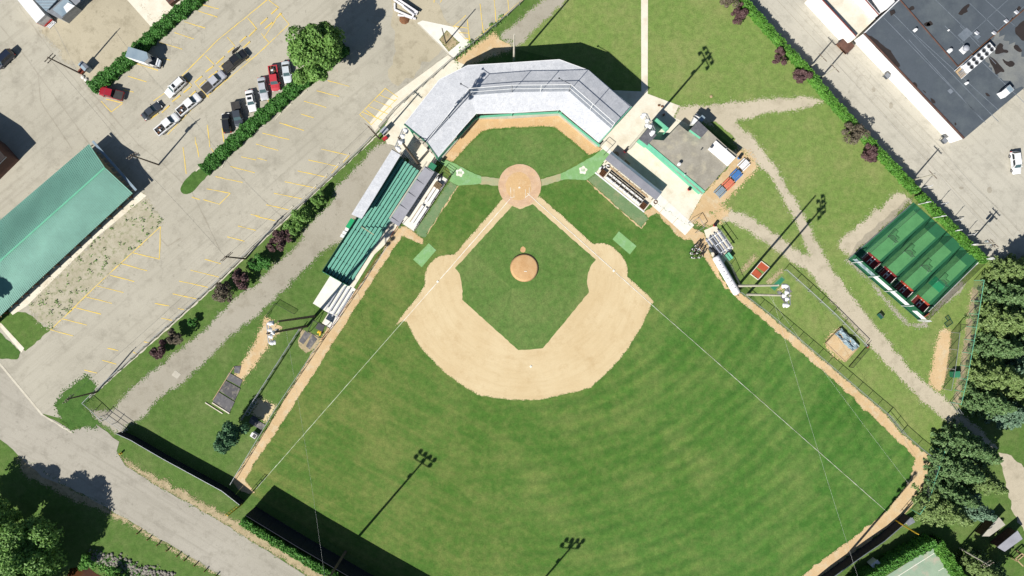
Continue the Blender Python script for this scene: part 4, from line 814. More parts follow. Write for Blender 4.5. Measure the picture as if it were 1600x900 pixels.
for k in range(7): c = W(1355 + 3 * k, 2 + 4 * (k % 4) + k, .4); MB().box(c.x, c.y, .3 + .1 * k, 1.3, .5, .1, .6 * k).build('board', ['wood_pale', 'concrete_grey', 'wood_brown'][k % 3], t, world=True)
# dumpster
t = thing('dumpster', 'brown steel dumpster beside the white warehouse wall', 'dumpster', W(1318, 73), math.radians(-46))
MB().box(0, 0, .75, 3.0, 1.9, 1.5).build('body', 'brown_metal', t)
for k in range(3): MB().box(-1.0 + k * 1.0, 0, 1.54, .96, 1.9, .08).build('lid', 'brown_metal', t)
for s in (-1, 1): MB().box(s * 1.55, 0, .8, .12, 1.7, .2).build('side_rail', 'dark_grey', t)
MB().box(0, -1.02, .4, 2.6, .12, .3).build('front_rail', 'wood_brown', t)
# ---------------------------------------------------------------- batting cage
CG = [W(1326, 404), W(1427, 316), W(1530, 408), W(1437, 500)]      # W, N, E, S corners on the ground
cg = thing('batting_cage', 'four-lane green batting cage with white sponsor banners and black nets', 'batting cage', W(1430, 408))
def cgp(u, v, z=0.0):        # u along W->N (lane length), v along W->S (across lanes)
    a = lerp(CG[0], CG[1], u); b = lerp(CG[3], CG[2], u); p = lerp(a, b, v); return Vector((p.x, p.y, z))
MB().prism([cgp(0, 0), cgp(1, 0), cgp(1, 1), cgp(0, 1)], .03, .06).build('floor_turf', 'cage_turf_dark', cg, world=True)
CH = 3.6
VL = [0.055, .285, .52, .755, .985]
for k in range(4):
    v0, v1 = VL[k] + .012, VL[k + 1] - .05
    MB().prism([cgp(.10, v0), cgp(.86 if k else .93, v0), cgp(.86 if k else .93, v1), cgp(.10, v1)], .06, .075).build('lane_turf', 'cage_turf', cg, world=True)
    # batting mats with plate and box lines
    w = v1 - v0
    mt = MB().prism([cgp(.10, v0 + .02), cgp(.215, v0 + .02), cgp(.215, v0 + .2), cgp(.10, v0 + .2)], .075, .105).build('batting_mat', 'mat_red', cg, world=True)
    if k >= 2: MB().prism([cgp(.185, v0 + .02), cgp(.215, v0 + .02), cgp(.215, v0 + .2), cgp(.185, v0 + .2)], .105, .112).build('sunlit_edge', 'mat_red_sunlit', mt, world=True)  # sunlight on the mat's inner edge, painted as an orange strip
    for vv in (v0 + .02, v0 + .088, v0 + .125, v0 + .2): MB().prism([cgp(.105, vv - .004), cgp(.20, vv - .004), cgp(.20, vv + .004), cgp(.105, vv + .004)], .105, .116).build('box_line', 'chalk', mt, world=True)
    c = cgp(.155, v0 + .107); MB().lathe(c.x, c.y, [(.26, .105), (.26, .12)], 5).build('plate', 'chalk', mt, world=True)
    # pitching screen standing in the lane
    s = cgp(.50, v0 + .085 + .01 * k); ax = (CG[1] - CG[0]).normalized(); bx = (CG[3] - CG[0]).normalized()
    sc = thing('pitching_screen', ['l-shaped pitching screen in the cage lane nearest the gravel', 'l-shaped pitching screen in the second cage lane from the gravel', 'l-shaped pitching screen in the third cage lane from the gravel', 'l-shaped pitching screen in the lane with the bright turf patch'][k], 'screen', s, math.atan2(bx.y, bx.x), 'pitching screens in the cage')
    pts = [(-1.05, 0, .05), (-1.05, .1, 2.0), (-.05, .1, 2.0), (.05, .06, 1.25), (1.05, .06, 1.25), (1.05, 0, .05)]
    MB().tube(pts + [pts[0]], .045, 6).build('frame', 'trim_black', sc); MB().quad(*pts).build('net', 'net_black', sc)
    for x in (-.95, .95): MB().tube([(x, -.6, .05), (x, .6, .05)], .04, 6).build('foot', 'galvanised', sc)
MB().prism([cgp(.40, VL[3] + .02), cgp(.52, VL[3] + .02), cgp(.52, VL[4] - .05), cgp(.40, VL[4] - .05)], .075, .082).build('turf_patch', 'cage_turf_new', cg, world=True)
for k, v in enumerate(VL):
    m = MB(); a, b = cgp(.0, v), cgp(.93, v)
    n = 8; prev = None
    for i in range(n + 1):      # sagging divider nets
        p = lerp(a, b, i / n); top = CH - .25 * math.sin(math.pi * i / n); off = bx * (.35 * math.sin(i * 1.9 + k))
        cur = (Vector((p.x, p.y, .08)) + off, Vector((p.x, p.y, top)))
        if prev: m.quad(prev[0], cur[0], cur[1], prev[1])
        prev = cur
    m.build('divider_net', 'net_grey' if k == 0 else 'net_divider', cg, world=True)
    MB().tube([Vector((a.x, a.y, CH)), lerp(a, b, .5) + Vector((0, 0, CH - .15)), Vector((b.x, b.y, CH))], .03, 5).build('net_cable', 'trim_black', cg, world=True)
for v in VL + [1.0]:
    for u in (-.015, 1.02):
        p = cgp(u, v); MB().tube([p, p + Vector((0, 0, CH + .1))], .07, 6).build('post', 'white_paint', cg, world=True)
        MB().bar(p + Vector((-.55, 0, CH + .1)), p + Vector((.55, .1, CH + .1)), .12).build('cross_arm', 'white_paint', cg, world=True)
MB().bar(cgp(0, 1.0, .12), cgp(1, 1.0, .12), .16, .2).build('edge_board', 'white_paint', cg, world=True)
MB().bar(cgp(0, 0, .12), cgp(.95, 0, .12), .14, .16).build('edge_board', 'galvanised', cg, world=True)
m = MB()
for k in range(14):
    a, b = cgp(k / 14 * .95, .0, .1), cgp((k + 1) / 14 * .95, .0, .1); a2, b2 = cgp(k / 14 * .95, -.045 + .012 * math.sin(k * 2.2), 3.4), cgp((k + 1) / 14 * .95, -.045 + .012 * math.sin(k * 2.2 + 2.2), 3.4)
    m.quad(a, b, b2, a2)
m.build('side_windscreen', 'net_grey', cg, world=True)
# banners on the front: cloth hung between posts, leaning outwards at the top
for i, (v0, v1, mm) in enumerate(((.0, .285, 'tarp_blue'), (.285, .52, 'tarp_white'), (.52, .755, 'tarp_white'), (.83, .985, 'tarp_white'))):
    off = (CG[0] - CG[1]).normalized() * .12; q = [cgp(.0, v0 + .01, 1.5) + off, cgp(.0, v1 - .01, 1.5) + off, cgp(.0, v1 - .01, 3.2) + off, cgp(.0, v0 + .01, 3.2) + off]
    bn = MB().bar((q[0] + q[3]) / 2 - off * .3, (q[1] + q[2]) / 2 - off * .3, .05, 1.7).build('banner', mm, cg, world=True)
    for j in range(11):
        f = .1 + j * .078; p0 = lerp(q[0], q[1], f) ; p1 = lerp(q[3], q[2], f); a_, b_ = lerp(p0, p1, .38), lerp(p0, p1, .38 + .12 + .16 * ((j * 7) % 3) / 2)
        if j % 4 == 3: continue
        MB().bar(a_, b_, .02, .16).build('lettering', 'bluegrey_metal', bn, world=True)
MB().bar(cgp(-.01, 0, .1), cgp(-.01, 1, .1), .1, .14).build('edge_board', 'green_dark', cg, world=True)
# objects around the cage
t = thing('bench', 'orange bench with dark back beside the cage corner', 'bench', W(1446, 492), math.radians(38)); MB().box(0, 0, .42, 1.3, .4, .06).build('seat', 'orange_plastic', t); MB().box(0, .24, .7, 1.3, .06, .4).build('backrest', 'trim_black', t)
for s in (-1, 1): MB().box(s * .5, 0, .2, .08, .4, .4).build('leg', 'trim_black', t)
t = thing('equipment_box', 'small dark green box with open lid on the grass by the cage', 'box', W(1374, 494), math.radians(-50)); MB().box(0, 0, .2, 1.3, .55, .4).build('body', 'green_dark', t); MB().box(0, .3, .6, 1.3, .06, .5).build('lid', 'dark_grey', t)
t = thing('folding_screen', 'green folding net frame lying on the grass below the cage', 'screen', W(1482, 503), math.radians(35))
for q in ([(-1.0, -.7), (.6, -.7), (.6, .3), (-1.0, .3)], [(-.1, .3), (.7, .3), (.7, 1.3), (-.1, 1.3)]):
    P = [(x, y, .12) for x, y in q]; MB().tube(P + [P[0]], .06, 6).build('frame', 'green_dark', t); MB().quad(*[(x, y, .1) for x, y in q]).build('net', 'net_black', t)
fence('net_fence', 'tall net fence along the tan dirt strip by the spruces', [(1486, 519), (1483, 545), (1479, 575), (1473, 607)], 3.0, 'galvanised', 'net_black', 3.2, .05)
t = thing('wing_net', 'triangular dark net wing at the upper end of the tall net fence', 'net', W(1488, 520)); a = W(1487, 519); MB().quad(a, W(1497, 506), W(1497, 506) + Vector((0, 0, 3)), a + Vector((0, 0, 2.2))).build('net', 'net_black', t, world=True); MB().tube([W(1497, 506), W(1497, 506) + Vector((0, 0, 3.0))], .06, 6).build('post', 'trim_black', t, world=True); MB().tube([W(1497, 506) + Vector((0, 0, 3.0)), a + Vector((0, 0, 2.2))], .05, 6).build('rail', 'trim_black', t, world=True)
t = thing('roll_bin', 'teal green bin between the net fence and the chain-link fence', 'bin', W(1489, 584), .1); MB().box(0, 0, .6, 1.6, 1.2, 1.1).build('body', 'cage_turf_new', t); MB().box(0, 0, 1.18, 1.7, 1.3, .08).build('lid', 'green_paint', t)
fence('boundary_fence', 'pale green chain-link fence running beside the row of spruces', [(1522, 438), (1517, 470), (1507, 530), (1496, 590), (1487, 628)], 3.2, 'mint_paint', 'chainlink', 3.4, .055)
fence('boundary_fence', 'pale green chain-link fence at the right-field corner under the spruces', [(1462, 700), (1446, 748), (1438, 775), (1424, 796)], 3.2, 'mint_paint', 'chainlink', 3.4, .055)
t = thing('path_gate', 'metal gate where the gravel path reaches the spruces', 'gate', W(1485, 632)); a, b = W(1483, 628), W(1494, 644)
for p in (a, b): MB().tube([p, p + Vector((0, 0, 2.4))], .06, 6).build('post', 'galvanised', t, world=True)
for z in (.3, 1.2, 2.2): MB().tube([a + Vector((0, 0, z)), b + Vector((0, 0, z))], .04, 6).build('rail', 'galvanised', t, world=True)
# ---------------------------------------------------------------- field fences
fence('field_fence', 'galvanised fence along the right foul track below the tarp roll', [(1155, 457), (1200, 491), (1292, 569), (1385, 648)], 1.9, 'galvanised', 'chainlink', 3.0, .05)
fence('field_fence', 'galvanised fence along the right foul track near the outfield corner', [(1408, 676), (1432, 697), (1457, 717)], 1.9, 'galvanised', 'chainlink', 3.0, .05)
t = thing('field_gate', 'wide swing gate in the right foul track fence', 'gate', W(1396, 660)); a, b = W(1386, 648), W(1408, 675)
for f in (0, .5, 1): MB().tube([lerp(a, b, f), lerp(a, b, f) + Vector((0, 0, 2.0))], .05, 6).build('post', 'galvanised', t, world=True)
for z in (.2, 1.0, 1.9): MB().tube([a + Vector((0, 0, z)), b + Vector((0, 0, z))], .04, 6).build('rail', 'galvanised', t, world=True)
fence('bullpen_fence', 'pale railed fence along the gravel path beside the right bullpen', [(1225, 422), (1262, 455), (1300, 490), (1350, 540)], 1.7, 'alu', 'chainlink', 3.0, .06)
fence('bullpen_fence', 'dark fence on the left of the right bullpen grass', [(1127, 398), (1140, 415), (1153, 445)], 1.8, 'trim_black', 'chainlink', 3.0, .045)
fence('foul_fence', 'brown-railed fence beside the left foul track along the bleachers', [(624, 352), (592, 400), (560, 452), (522, 508), (505, 530)], 1.4, 'brick_red', 'chainlink', 2.4, .05)
fence('foul_fence', 'galvanised fence beside the left foul track along the bullpen', [(502, 534), (470, 583), (432, 640), (400, 694), (364, 754)], 1.6, 'galvanised', 'chainlink', 3.0, .055)
fence('bullpen_fence', 'double-railed fence between the two strips of the left bullpen', [(472, 512), (455, 538), (430, 577), (400, 624), (380, 655)], 1.6, 'galvanised', 'chainlink_dark', 2.6, .06, mid=True)
fence('lot_fence', 'long chain-link fence between the parking lot and the gravel path', [(150, 614), (230, 541), (330, 452), (400, 385), (480, 313), (560, 240), (582, 216)], 1.8, 'galvanised', 'chainlink', 3.4, .06)
fence('lot_fence', 'chain-link fence along the sidewalk behind the grandstand', [(594, 200), (617, 173), (660, 136), (708, 94)], 1.8, 'galvanised', 'chainlink', 3.0, .06)
fence('lot_fence', 'weedy chain-link fence at the top above the tan strip', [(712, 93), (740, 70), (775, 42), (830, -8)], 1.8, 'galvanised', 'chainlink', 3.0, .06)
fence('entry_fence', 'chain-link fence closing the grass island at the street corner', [(150, 614), (136, 628), (150, 640), (166, 655)], 1.8, 'galvanised', 'chainlink', 2.6, .06)
t = thing('entry_gate', 'double swing gate across the gravel path by the street', 'gate', W(178, 656)); a, b = W(166, 648), W(200, 672)
for f in (0, .5, 1): MB().tube([lerp(a, b, f), lerp(a, b, f) + Vector((0, 0, 2.2))], .07, 6).build('post', 'galvanised', t, world=True)
for f0, f1 in ((0, .49), (.51, 1)):
    for z in (.2, 1.1, 2.0): MB().tube([lerp(a, b, f0) + Vector((0, 0, z)), lerp(a, b, f1) + Vector((0, 0, z))], .045, 6).build('gate_rail', 'galvanised', t, world=True)
t = thing('plaza_gate', 'wire gate panels between the plaza slabs and the track', 'gate', W(1085, 353))
for q in ([(1075, 349), (1090, 341), (1098, 355), (1086, 364)],):
    P = [W(*p) + Vector((0, 0, 1.5)) for p in q]
    for a, b in zip(P, P[1:]): MB().tube([a, b], .05, 6).build('rail', 'galvanised', t, world=True)
    for p in P: MB().tube([p - Vector((0, 0, 1.5)), p], .05, 6).build('post', 'galvanised', t, world=True)
fence('plaza_rail', 'thin rail fence across the plaza between grandstand and right dugout', [(937, 230), (946, 221), (956, 229), (943, 243)], 1.2, 'dark_grey', None, 2.0, .045)
# ---------------------------------------------------------------- outfield walls
def wallrun(name, label, px, h, mat, th=.25, cap='galvanised', pan=2.6, h0=None):
    P = [W(*p) for p in px]; t = thing(name, label, 'wall', P[0])
    for a, b in zip(P, P[1:]):
        n = max(1, round((b - a).length / pan))
        for k in range(n):
            p, q = lerp(a, b, k / n), lerp(a, b, (k + .985) / n)
            MB().bar(p + Vector((0, 0, h / 2)), q + Vector((0, 0, h / 2)), th, h).build('panel', mat, t, world=True)
        MB().tube([a + Vector((0, 0, h + .05)), b + Vector((0, 0, h + .05))], .07, 6).build('top_rail', cap, t, world=True)
    return t
wallrun('outfield_wall', 'dark board fence from the street gate to the left-field corner', [(192, 674), (214, 684), (262, 712), (354, 762), (382, 784)], 2.4, 'navy_board')
wallrun('outfield_wall', 'tall dark board wall across left field in front of the hedge', [(399, 792), (480, 841), (570, 893), (690, 960)], 5.4, 'navy_board', .3, 'navy_board')
wallrun('outfield_wall', 'dark board wall across right field beside the tan track', [(1180, 984), (1284, 900), (1337, 862), (1372, 838), (1402, 812), (1412, 802)], 2.7, 'navy_board', .25)
for p, h, l in (((378, 788), 7.5, 'yellow foul pole at the left-field corner'), ((1399, 813), 8.5, 'yellow foul pole with mesh wing at the right-field corner')):
    t = thing('foul_pole', l, 'foul pole', W(*p)); MB().tube([(0, 0, 0), (0, 0, h)], [.14, .1], 8).build('pole', 'yellow_paint', t); MB().tube([(-.5, .2, h * .25), (-.5, .2, h)], .06, 6).build('wing_bar', 'yellow_paint', t)
    for k in range(5): MB().tube([(0, 0, h * (.3 + k * .17)), (-.5, .2, h * (.3 + k * .17))], .045, 6).build('rung', 'yellow_paint', t)
t = thing('scoreboard_box', 'pale box behind the right-field wall end', 'box', W(1417, 812), math.radians(30)); MB().box(0, 0, .6, 1.5, .9, 1.2).build('body', 'concrete_grey', t); slab(MB(), [(-.85, -.55, 1.4), (.85, -.55, 1.4), (.85, .55, 1.25), (-.85, .55, 1.25)], .08).build('lid', 'grey_metal', t)
# ---------------------------------------------------------------- light poles and power poles
def floods(t, h, aim, rows=((0, 4), (-1.3, 3)), L=3.6):
    ca, sa = math.cos(aim), math.sin(aim)
    for dz, n in rows:
        z = h - .4 + dz; u = Vector((-sa, ca, 0))
        MB().bar(-u * L / 2 + Vector((0, 0, z)), u * L / 2 + Vector((0, 0, z)), .16, .16).build('cross_arm', 'galvanised', t)
        for k in range(n):
            s = -L / 2 + L * k / (n - 1); c = u * s + Vector((ca * .45, sa * .45, z + .05)); d = Vector((ca, sa, -.8)).normalized()
            f = MB().tube([c - d * .35, c - d * .15, c + d * .18, c + d * .3], [.12, .3, .44, .46], 12).build('floodlight', 'white_paint', t, smooth=False)
            MB().tube([c + d * .3, c + d * .33], [.42, .4], 12).build('lens', 'lamp_glass', f)
def lightpole(p, h, aim_px, label, lamps=True, r=.24, lean=(0, 0), mat='wood_pole', group='field light poles'):
    b = W(*p); t = thing('light_pole', label, 'light pole', b, 0, group)
    MB().tube([(0, 0, 0), (lean[0] * .5, lean[1] * .5, h * .5), (lean[0], lean[1], h)], [r * 1.25, r, r * .7], 10).build('pole', mat, t)
    if lamps:
        a = W(*aim_px) - b; floods(t, h, math.atan2(a.y, a.x))
        MB().box(.0, r + .15, h * .78, .5, .35, .8).build('ballast_box', 'grey_metal', t)
    return t
lightpole((480, 509.5), 24.5, (800, 480), 'floodlight pole with white lamps at the left bullpen')
lightpole((492, 494), 23.6, (800, 480), 'bare dark support pole beside the left bullpen floodlights', lamps=False)
lightpole((1168, 460), 23.0, (800, 480), 'floodlight pole with white lamps at the right bullpen', mat='concrete_grey')
lightpole((1153, 446.5), 22.6, (800, 480), 'bare pale support pole beside the right bullpen floodlights', lamps=False, mat='concrete_grey')
lightpole((653, 255), 25.5, (812, 320), 'floodlight pole rising between the grandstand and green bleachers')
lightpole((983, 232), 24.0, (812, 320), 'floodlight pole on the plaza beside the grandstand', mat='concrete_grey')
lightpole((540, 862), 24.0, (700, 600), 'floodlight pole behind the tall left-field wall')
lightpole((1297, 898), 24.0, (1000, 600), 'floodlight pole behind the right-field wall')
lightpole((772, 995), 24.0, (800, 600), 'floodlight pole below the frame whose shadow lies in centre field')
def powerpole(p, h, arm_az, label, arms=1, can=False, L=2.4, r=.16, group='wooden power poles', mat='wood_pole'):
    t = thing('power_pole', label, 'power pole', W(*p), 0, group); MB().tube([(0, 0, 0), (0, 0, h)], [r * 1.2, r * .8], 8).build('pole', mat, t)
    u = Vector((math.cos(arm_az), math.sin(arm_az), 0))
    for k in range(arms):
        z = h - .3 - k * .9; o = MB().bar(-u * L / 2 + Vector((0, 0, z)), u * L / 2 + Vector((0, 0, z)), .12, .14).build('cross_arm', 'wood_pole', t)
        for s in (-.9, -.35, .35, .9): q = u * L / 2 * s; MB().lathe(q.x, q.y, [(.05, z + .07), (.09, z + .14), (.05, z + .26)], 6).build('insulator', 'concrete_grey', o)
    if can:
        for s in (-.4, .4): q = u * s; MB().lathe(q.x, q.y + .25, [(.25, h - 2.6), (.28, h - 2.5), (.28, h - 1.7), (.2, h - 1.6)], 10).build('transformer', 'galvanised', t)
    return t
powerpole((126, 115), 10.6, .8, 'power pole at the kerb beside the pale blue cabinet', 2)
powerpole((248, 257.5), 11.0, .6, 'power pole with transformers between the green shed and the parking lot', 2, True)
powerpole((384, 404.5), 10.8, .7, 'power pole at the fence beside the purple shrubs', 2, L=2.8)
powerpole((152, 612), 10.4, .8, 'power pole in the grass island by the street corner', 2)
powerpole((593, 217), 11.5, -.7, 'power pole beside the sidewalk left of the grandstand', 1)
powerpole((697, 67.5), 8.6, .2, 'thin dark pole in the gravel square of the concrete apron', 0, r=.12, mat='trim_black')
powerpole((803, 99), 17.0, .9, 'pale pole rising above the back edge of the grandstand roof', 0, r=.2, mat='concrete_grey')
powerpole((1264, 106), 7.0, -.8, 'pale pole on the hedge line opposite the dumpster, the upper one', 1, mat='concrete_grey')
powerpole((1281, 123), 7.4, -.8, 'pale pole on the hedge line opposite the dumpster, the lower one', 1, mat='concrete_grey')
powerpole((1424, 282), 8.0, -.8, 'pale pole on the hedge line above the batting cage', 1, mat='concrete_grey')
powerpole((1511, 384), 8.8, -.8, 'pale pole on the hedge line at the far end of the cage', 2, True, mat='concrete_grey')
powerpole((1499, 856), 9.4, .5, 'pale pole with crossarms between the court hedge and spruces', 2, mat='concrete_grey')
for p, l in (((1440, 294), 'first'), ((1464, 320), 'second'), ((1486, 345), 'third'), ((1506, 368), 'fourth')):
    t = thing('hedge_post', l + ' thin white post along the hedge from the upper cage corner', 'post', W(*p), 0, 'thin posts along the hedge'); MB().tube([(0, 0, 0), (0, 0, 3.6)], .06, 6).build('shaft', 'white_paint', t); MB().bar((-.3, -.2, 3.6), (.3, .2, 3.6), .08).build('cap_arm', 'white_paint', t)
# overhead wires (thin cables, sagging)
def wire(name, label, a, b, sag, r=.018, mat='wire_dark'):
    a, b = Vector(a), Vector(b); P = [lerp(a, b, k / 16) - Vector((0, 0, sag * 4 * (k / 16) * (1 - k / 16))) for k in range(17)]
    o = MB().tube(P, r, 4, False).build(name, mat); tag(o, label, 'wire', 'overhead wires'); return o
def top(p, h): q = W(*p); return (q.x, q.y, h)
wire('overhead_wire', 'overhead wire from the cabinet pole to the shed pole', top((126, 115), 10.4), top((248, 257.5), 10.8), .6)
wire('overhead_wire', 'overhead wire from the shed pole to the fence pole', top((248, 257.5), 10.8), top((384, 404.5), 10.6), .7)
wire('overhead_wire', 'overhead wire along the fence from the street corner to the purple shrubs', top((152, 612), 10.2), top((384, 404.5), 10.6), .9)
wire('overhead_wire', 'overhead wire along the fence from the purple shrubs to the grandstand', top((384, 404.5), 10.6), top((593, 217), 11.3), .9)
wire('overhead_wire', 'thin pale wire crossing the left outfield from the bullpen lights', top((480, 509.5), 14), top((540, 862), 16), .8, .013, 'wire_pale')
wire('overhead_wire', 'thin pale wire crossing the right outfield from the bullpen lights', top((1168, 460), 14), top((1297, 898), 16), .8, .013, 'wire_pale')
wire('overhead_wire', 'thin pale wire from the bullpen lights toward the right-field corner', top((1168, 460), 12), top((1400, 750), 6), .8, .013, 'wire_pale')
wire('overhead_wire', 'upper alley wire running beside the white warehouse wall', top((1270, 98), 6.6), top((1428, 276), 7.6), .4)
wire('overhead_wire', 'lower alley wire running from above the cage to its far end', top((1428, 276), 7.6), top((1515, 378), 8.4), .4)
# ---------------------------------------------------------------- right bullpen and small bleachers
t = thing('tarp_roll', 'long white rolled infield tarp beside the right track', 'tarp roll', W(1132, 430)); a, b = W(1116, 401), W(1150, 459); d = (b - a).normalized(); nn = Vector((-d.y, d.x, 0))
m = MB(); P = []; 
pth = [a + Vector((0, 0, .85)), a + d * .3 + Vector((0, 0, .85)), b - d * .3 + Vector((0, 0, .85)), b + Vector((0, 0, .85))]
m.tube(pth, [.7, .84, .84, .7], 18); m.build('roll', 'tarp_white', t, smooth=True, world=True)
MB().tube([a - d * .5 + Vector((0, 0, .85)), b + d * .5 + Vector((0, 0, .85))], .14, 8).build('core', 'trim_black', t, world=True)
for k in range(9):
    p = lerp(a, b, .12 + k * .09); q = p + nn * (-.2 if k % 2 else .05); MB().bar(q + nn * .1 + Vector((0, 0, 1.69)), q - nn * .25 + Vector((0, 0, 1.66)), .14, .03).build('lettering', 'dark_grey', t, world=True)
a = W(1112, 366); b = W(1132, 394); d = (b - a); L = d.length
t = thing('small_bleachers', 'five-row aluminium bleachers above the right bullpen', 'bleachers', W(1120, 382), math.atan2(d.y, d.x))
for k in range(5):
    MB().box(0, -1.4 + k * .72, .35 + k * .32, L, .27, .05).build('seat_plank', 'alu', t); MB().box(0, -1.1 + k * .72, .15 + k * .32, L, .22, .04).build('foot_plank', 'alu', t)
m = MB()
for x in (-L * .4, 0, L * .4): m.bar((x, -1.6, .1), (x, 1.8, 1.7), .07); m.bar((x, 1.8, 0), (x, 1.8, 2.3), .06)
m.build('frame', 'galvanised', t); MB().tube([(-L / 2, 1.85, 2.3), (L / 2, 1.85, 2.3)], .05, 6).build('back_rail', 'galvanised', t)
sheet('bleacher_pad', [(1100, 360), (1118, 352), (1146, 387), (1128, 416), (1112, 400)], .056, 'concrete')
gearpile('gear_pile', 'long dark bags lying in front of the small bleachers', (1114, 391), -1.0, ['black_rubber', 'navy_board', 'dark_grey', 'black_rubber', 'dark_grey'], 1.7, .06)
t = thing('storage_chest', 'green storage chest beside the small bleachers', 'chest', W(1137, 401), math.radians(-52)); MB().box(0, 0, .5, 1.5, .9, 1.0).build('body', 'green_paint', t); slab(MB(), [(-.8, -.5, 1.0), (.8, -.5, 1.0), (.8, .5, 1.15), (-.8, .5, 1.15)], .08).build('lid', 'mint_paint', t)
sheet('gravel_bed', [(1157, 420), (1178, 397), (1185, 402), (1162, 427)], .04, 'bare_earth', jit=.05)
t = thing('pitching_practice_box', 'brick red clay practice box framed in pale wood', 'practice box', W(1188, 422)); cb4 = [(1172, 428), (1189, 408), (1202, 418), (1184, 437)]
for q, mm in (([(1172, 428), (1180, 419), (1190, 428), (1184, 437)], 'clay_red'), ([(1182, 417), (1189, 409), (1201, 418), (1194, 425)], 'clay_red')): MB().prism([W(*p) for p in q], .03, .1).build('clay_panel', mm, t, world=True)
for a, b in zip(cb4, cb4[1:] + cb4[:1]): MB().bar(W(*a) + Vector((0, 0, .12)), W(*b) + Vector((0, 0, .12)), .16, .24).build('frame_board', 'concrete', t, world=True)
sheet('turf_mat', [(1202, 448), (1222, 431), (1227, 436), (1210, 455)], .05, 'turf_worn')
sheet('turf_mat', [(1204, 449), (1221, 433), (1226, 437), (1210, 454)], .06, 'green_paint')
sheet('rubber_mat', [(1213, 456), (1218, 454), (1232, 468), (1230, 473), (1226, 473)], .05, 'rubber_mat'); sheet('rubber_mat', [(1221, 444), (1226, 443), (1238, 456), (1230, 459)], .05, 'rubber_mat'); sheet('dirt_strip', [(1196, 440), (1220, 420), (1226, 424), (1202, 446)], .045, 'bare_earth'); sheet('dirt_strip', [(1214, 452), (1220, 447), (1226, 452), (1222, 456)], .047, 'track_dirt')
t = thing('practice_mound', 'wood-framed practice mound half covered by a blue-grey tarp', 'practice mound', W(1315, 540)); mm_ = [(1289, 536), (1311, 513), (1340, 542), (1319, 565)]
MB().prism([W(*p) for p in mm_], .03, .45).build('earth', 'track_dirt', t, world=True)
for a, b in zip(mm_, mm_[1:] + mm_[:1]): MB().bar(W(*a) + Vector((0, 0, .26)), W(*b) + Vector((0, 0, .26)), .2, .5).build('frame_board', 'wood_pale', t, world=True)
sheet('dirt_apron', [(1287, 535), (1300, 518), (1312, 512), (1306, 520), (1292, 538), (1318, 567), (1308, 562), (1296, 550)], .03, 'track_dirt', jit=.1, smooth=1)
tp = MB(); N_ = 14; Cn = [W(1302, 522), W(1312, 512), W(1341, 541), W(1330, 549)]
vv = []
for i in range(N_ + 1):
    for j in range(N_ + 1):
        u, v = i / N_, j / N_; p = lerp(lerp(Cn[0], Cn[1], u), lerp(Cn[3], Cn[2], u), v)
        vv.append((p.x + random.gauss(0, .06), p.y + random.gauss(0, .06), .55 + .22 * math.sin(u * 9 + v * 3) * math.sin(v * 7) + random.random() * .22))
tp.add(vv, [(i * (N_ + 1) + j, i * (N_ + 1) + j + 1, (i + 1) * (N_ + 1) + j + 1, (i + 1) * (N_ + 1) + j) for i in range(N_) for j in range(N_)]); tp.build('tarp', 'tarp_blue', t, world=True)
t = thing('catch_net', 'dark catch net on posts beside the practice mound', 'net', W(1337, 560)); a, b = W(1326, 573), W(1351, 544)
for p in (a, lerp(a, b, .5), b): MB().tube([p, p + Vector((0, 0, 2.0))], .06, 6).build('post', 'trim_black', t, world=True)
MB().quad(a, b, b + Vector((0, 0, 2.0)), a + Vector((0, 0, 2.0))).build('net', 'chainlink_dark', t, world=True); MB().tube([a + Vector((0, 0, 2)), b + Vector((0, 0, 2))], .05, 6).build('rail', 'trim_black', t, world=True); MB().tube([a + Vector((0, 0, .1)), b + Vector((0, 0, .1))], .09, 6).build('bottom_roll', 'trim_black', t, world=True)
gearpile('gear_pile', 'dark red bucket and bags at the catch net end', (1356, 542), .7, ['brick_red', 'black_rubber'], .9)
# ---------------------------------------------------------------- left bullpen
sheet('bullpen_dirt', [(413, 494), (421, 498), (442, 513), (430, 525), (400, 570), (388, 585), (376, 600), (362, 592), (372, 575), (392, 545), (402, 525), (410, 505)], .035, 'track_dirt', jit=.12, step=.6)
sheet('bullpen_dirt', [(405, 620), (433, 634), (416, 661), (391, 645)], .035, 'infield_dirt', jit=.1)
sheet('clay_pad', [(468, 512), (505, 528), (500, 536), (488, 548), (478, 552), (466, 540)], .03, 'bare_earth', jit=.1)
for q in ([(477, 517), (486, 522), (474, 538), (467, 533)], [(488, 522), (496, 530), (484, 546), (478, 541)]): sheet('rubber_mat', q, .045, 'rubber_mat')
surf('dark_grey2', A(98, 96, 98), A(82, 82, 84), .6, .16, 4, c3=A(140, 134, 124), s3=1.1)
t = thing('mat_platform', 'dark patched rubber mat platform on the left bullpen dirt', 'platform', W(363, 610))
for q, mm in (([(333, 627), (341, 612), (367, 628), (359, 644)], 'rubber_mat'), ([(342, 610), (352, 594), (376, 607), (367, 626)], 'dark_grey2'), ([(353, 592), (358, 582), (379, 594), (375, 604)], 'rubber_mat'), ([(367, 572), (377, 572), (374, 584), (366, 582)], 'rubber_mat')): MB().prism([W(*p) for p in q], .03, .14).build('mat', mm, t, world=True)
MB().bar(W(332, 629) + Vector((0, 0, .12)), W(359, 646) + Vector((0, 0, .12)), .22, .24).build('edge_board', 'concrete', t, world=True); MB().bar(W(333, 625) + Vector((0, 0, .12)), W(366, 573) + Vector((0, 0, .12)), .14, .24).build('edge_board', 'wood_pale', t, world=True)
tag(MB().bar(W(321, 629) + Vector((0, 0, .1)), W(348, 646) + Vector((0, 0, .1)), .18, .16).build('timber_beam', 'concrete'), 'pale timber lying on the grass below the mat platform', 'beam')
t = thing('pitching_platform', 'grey mat platform with white rubber at the end of the lower bullpen', 'platform', W(402, 660))
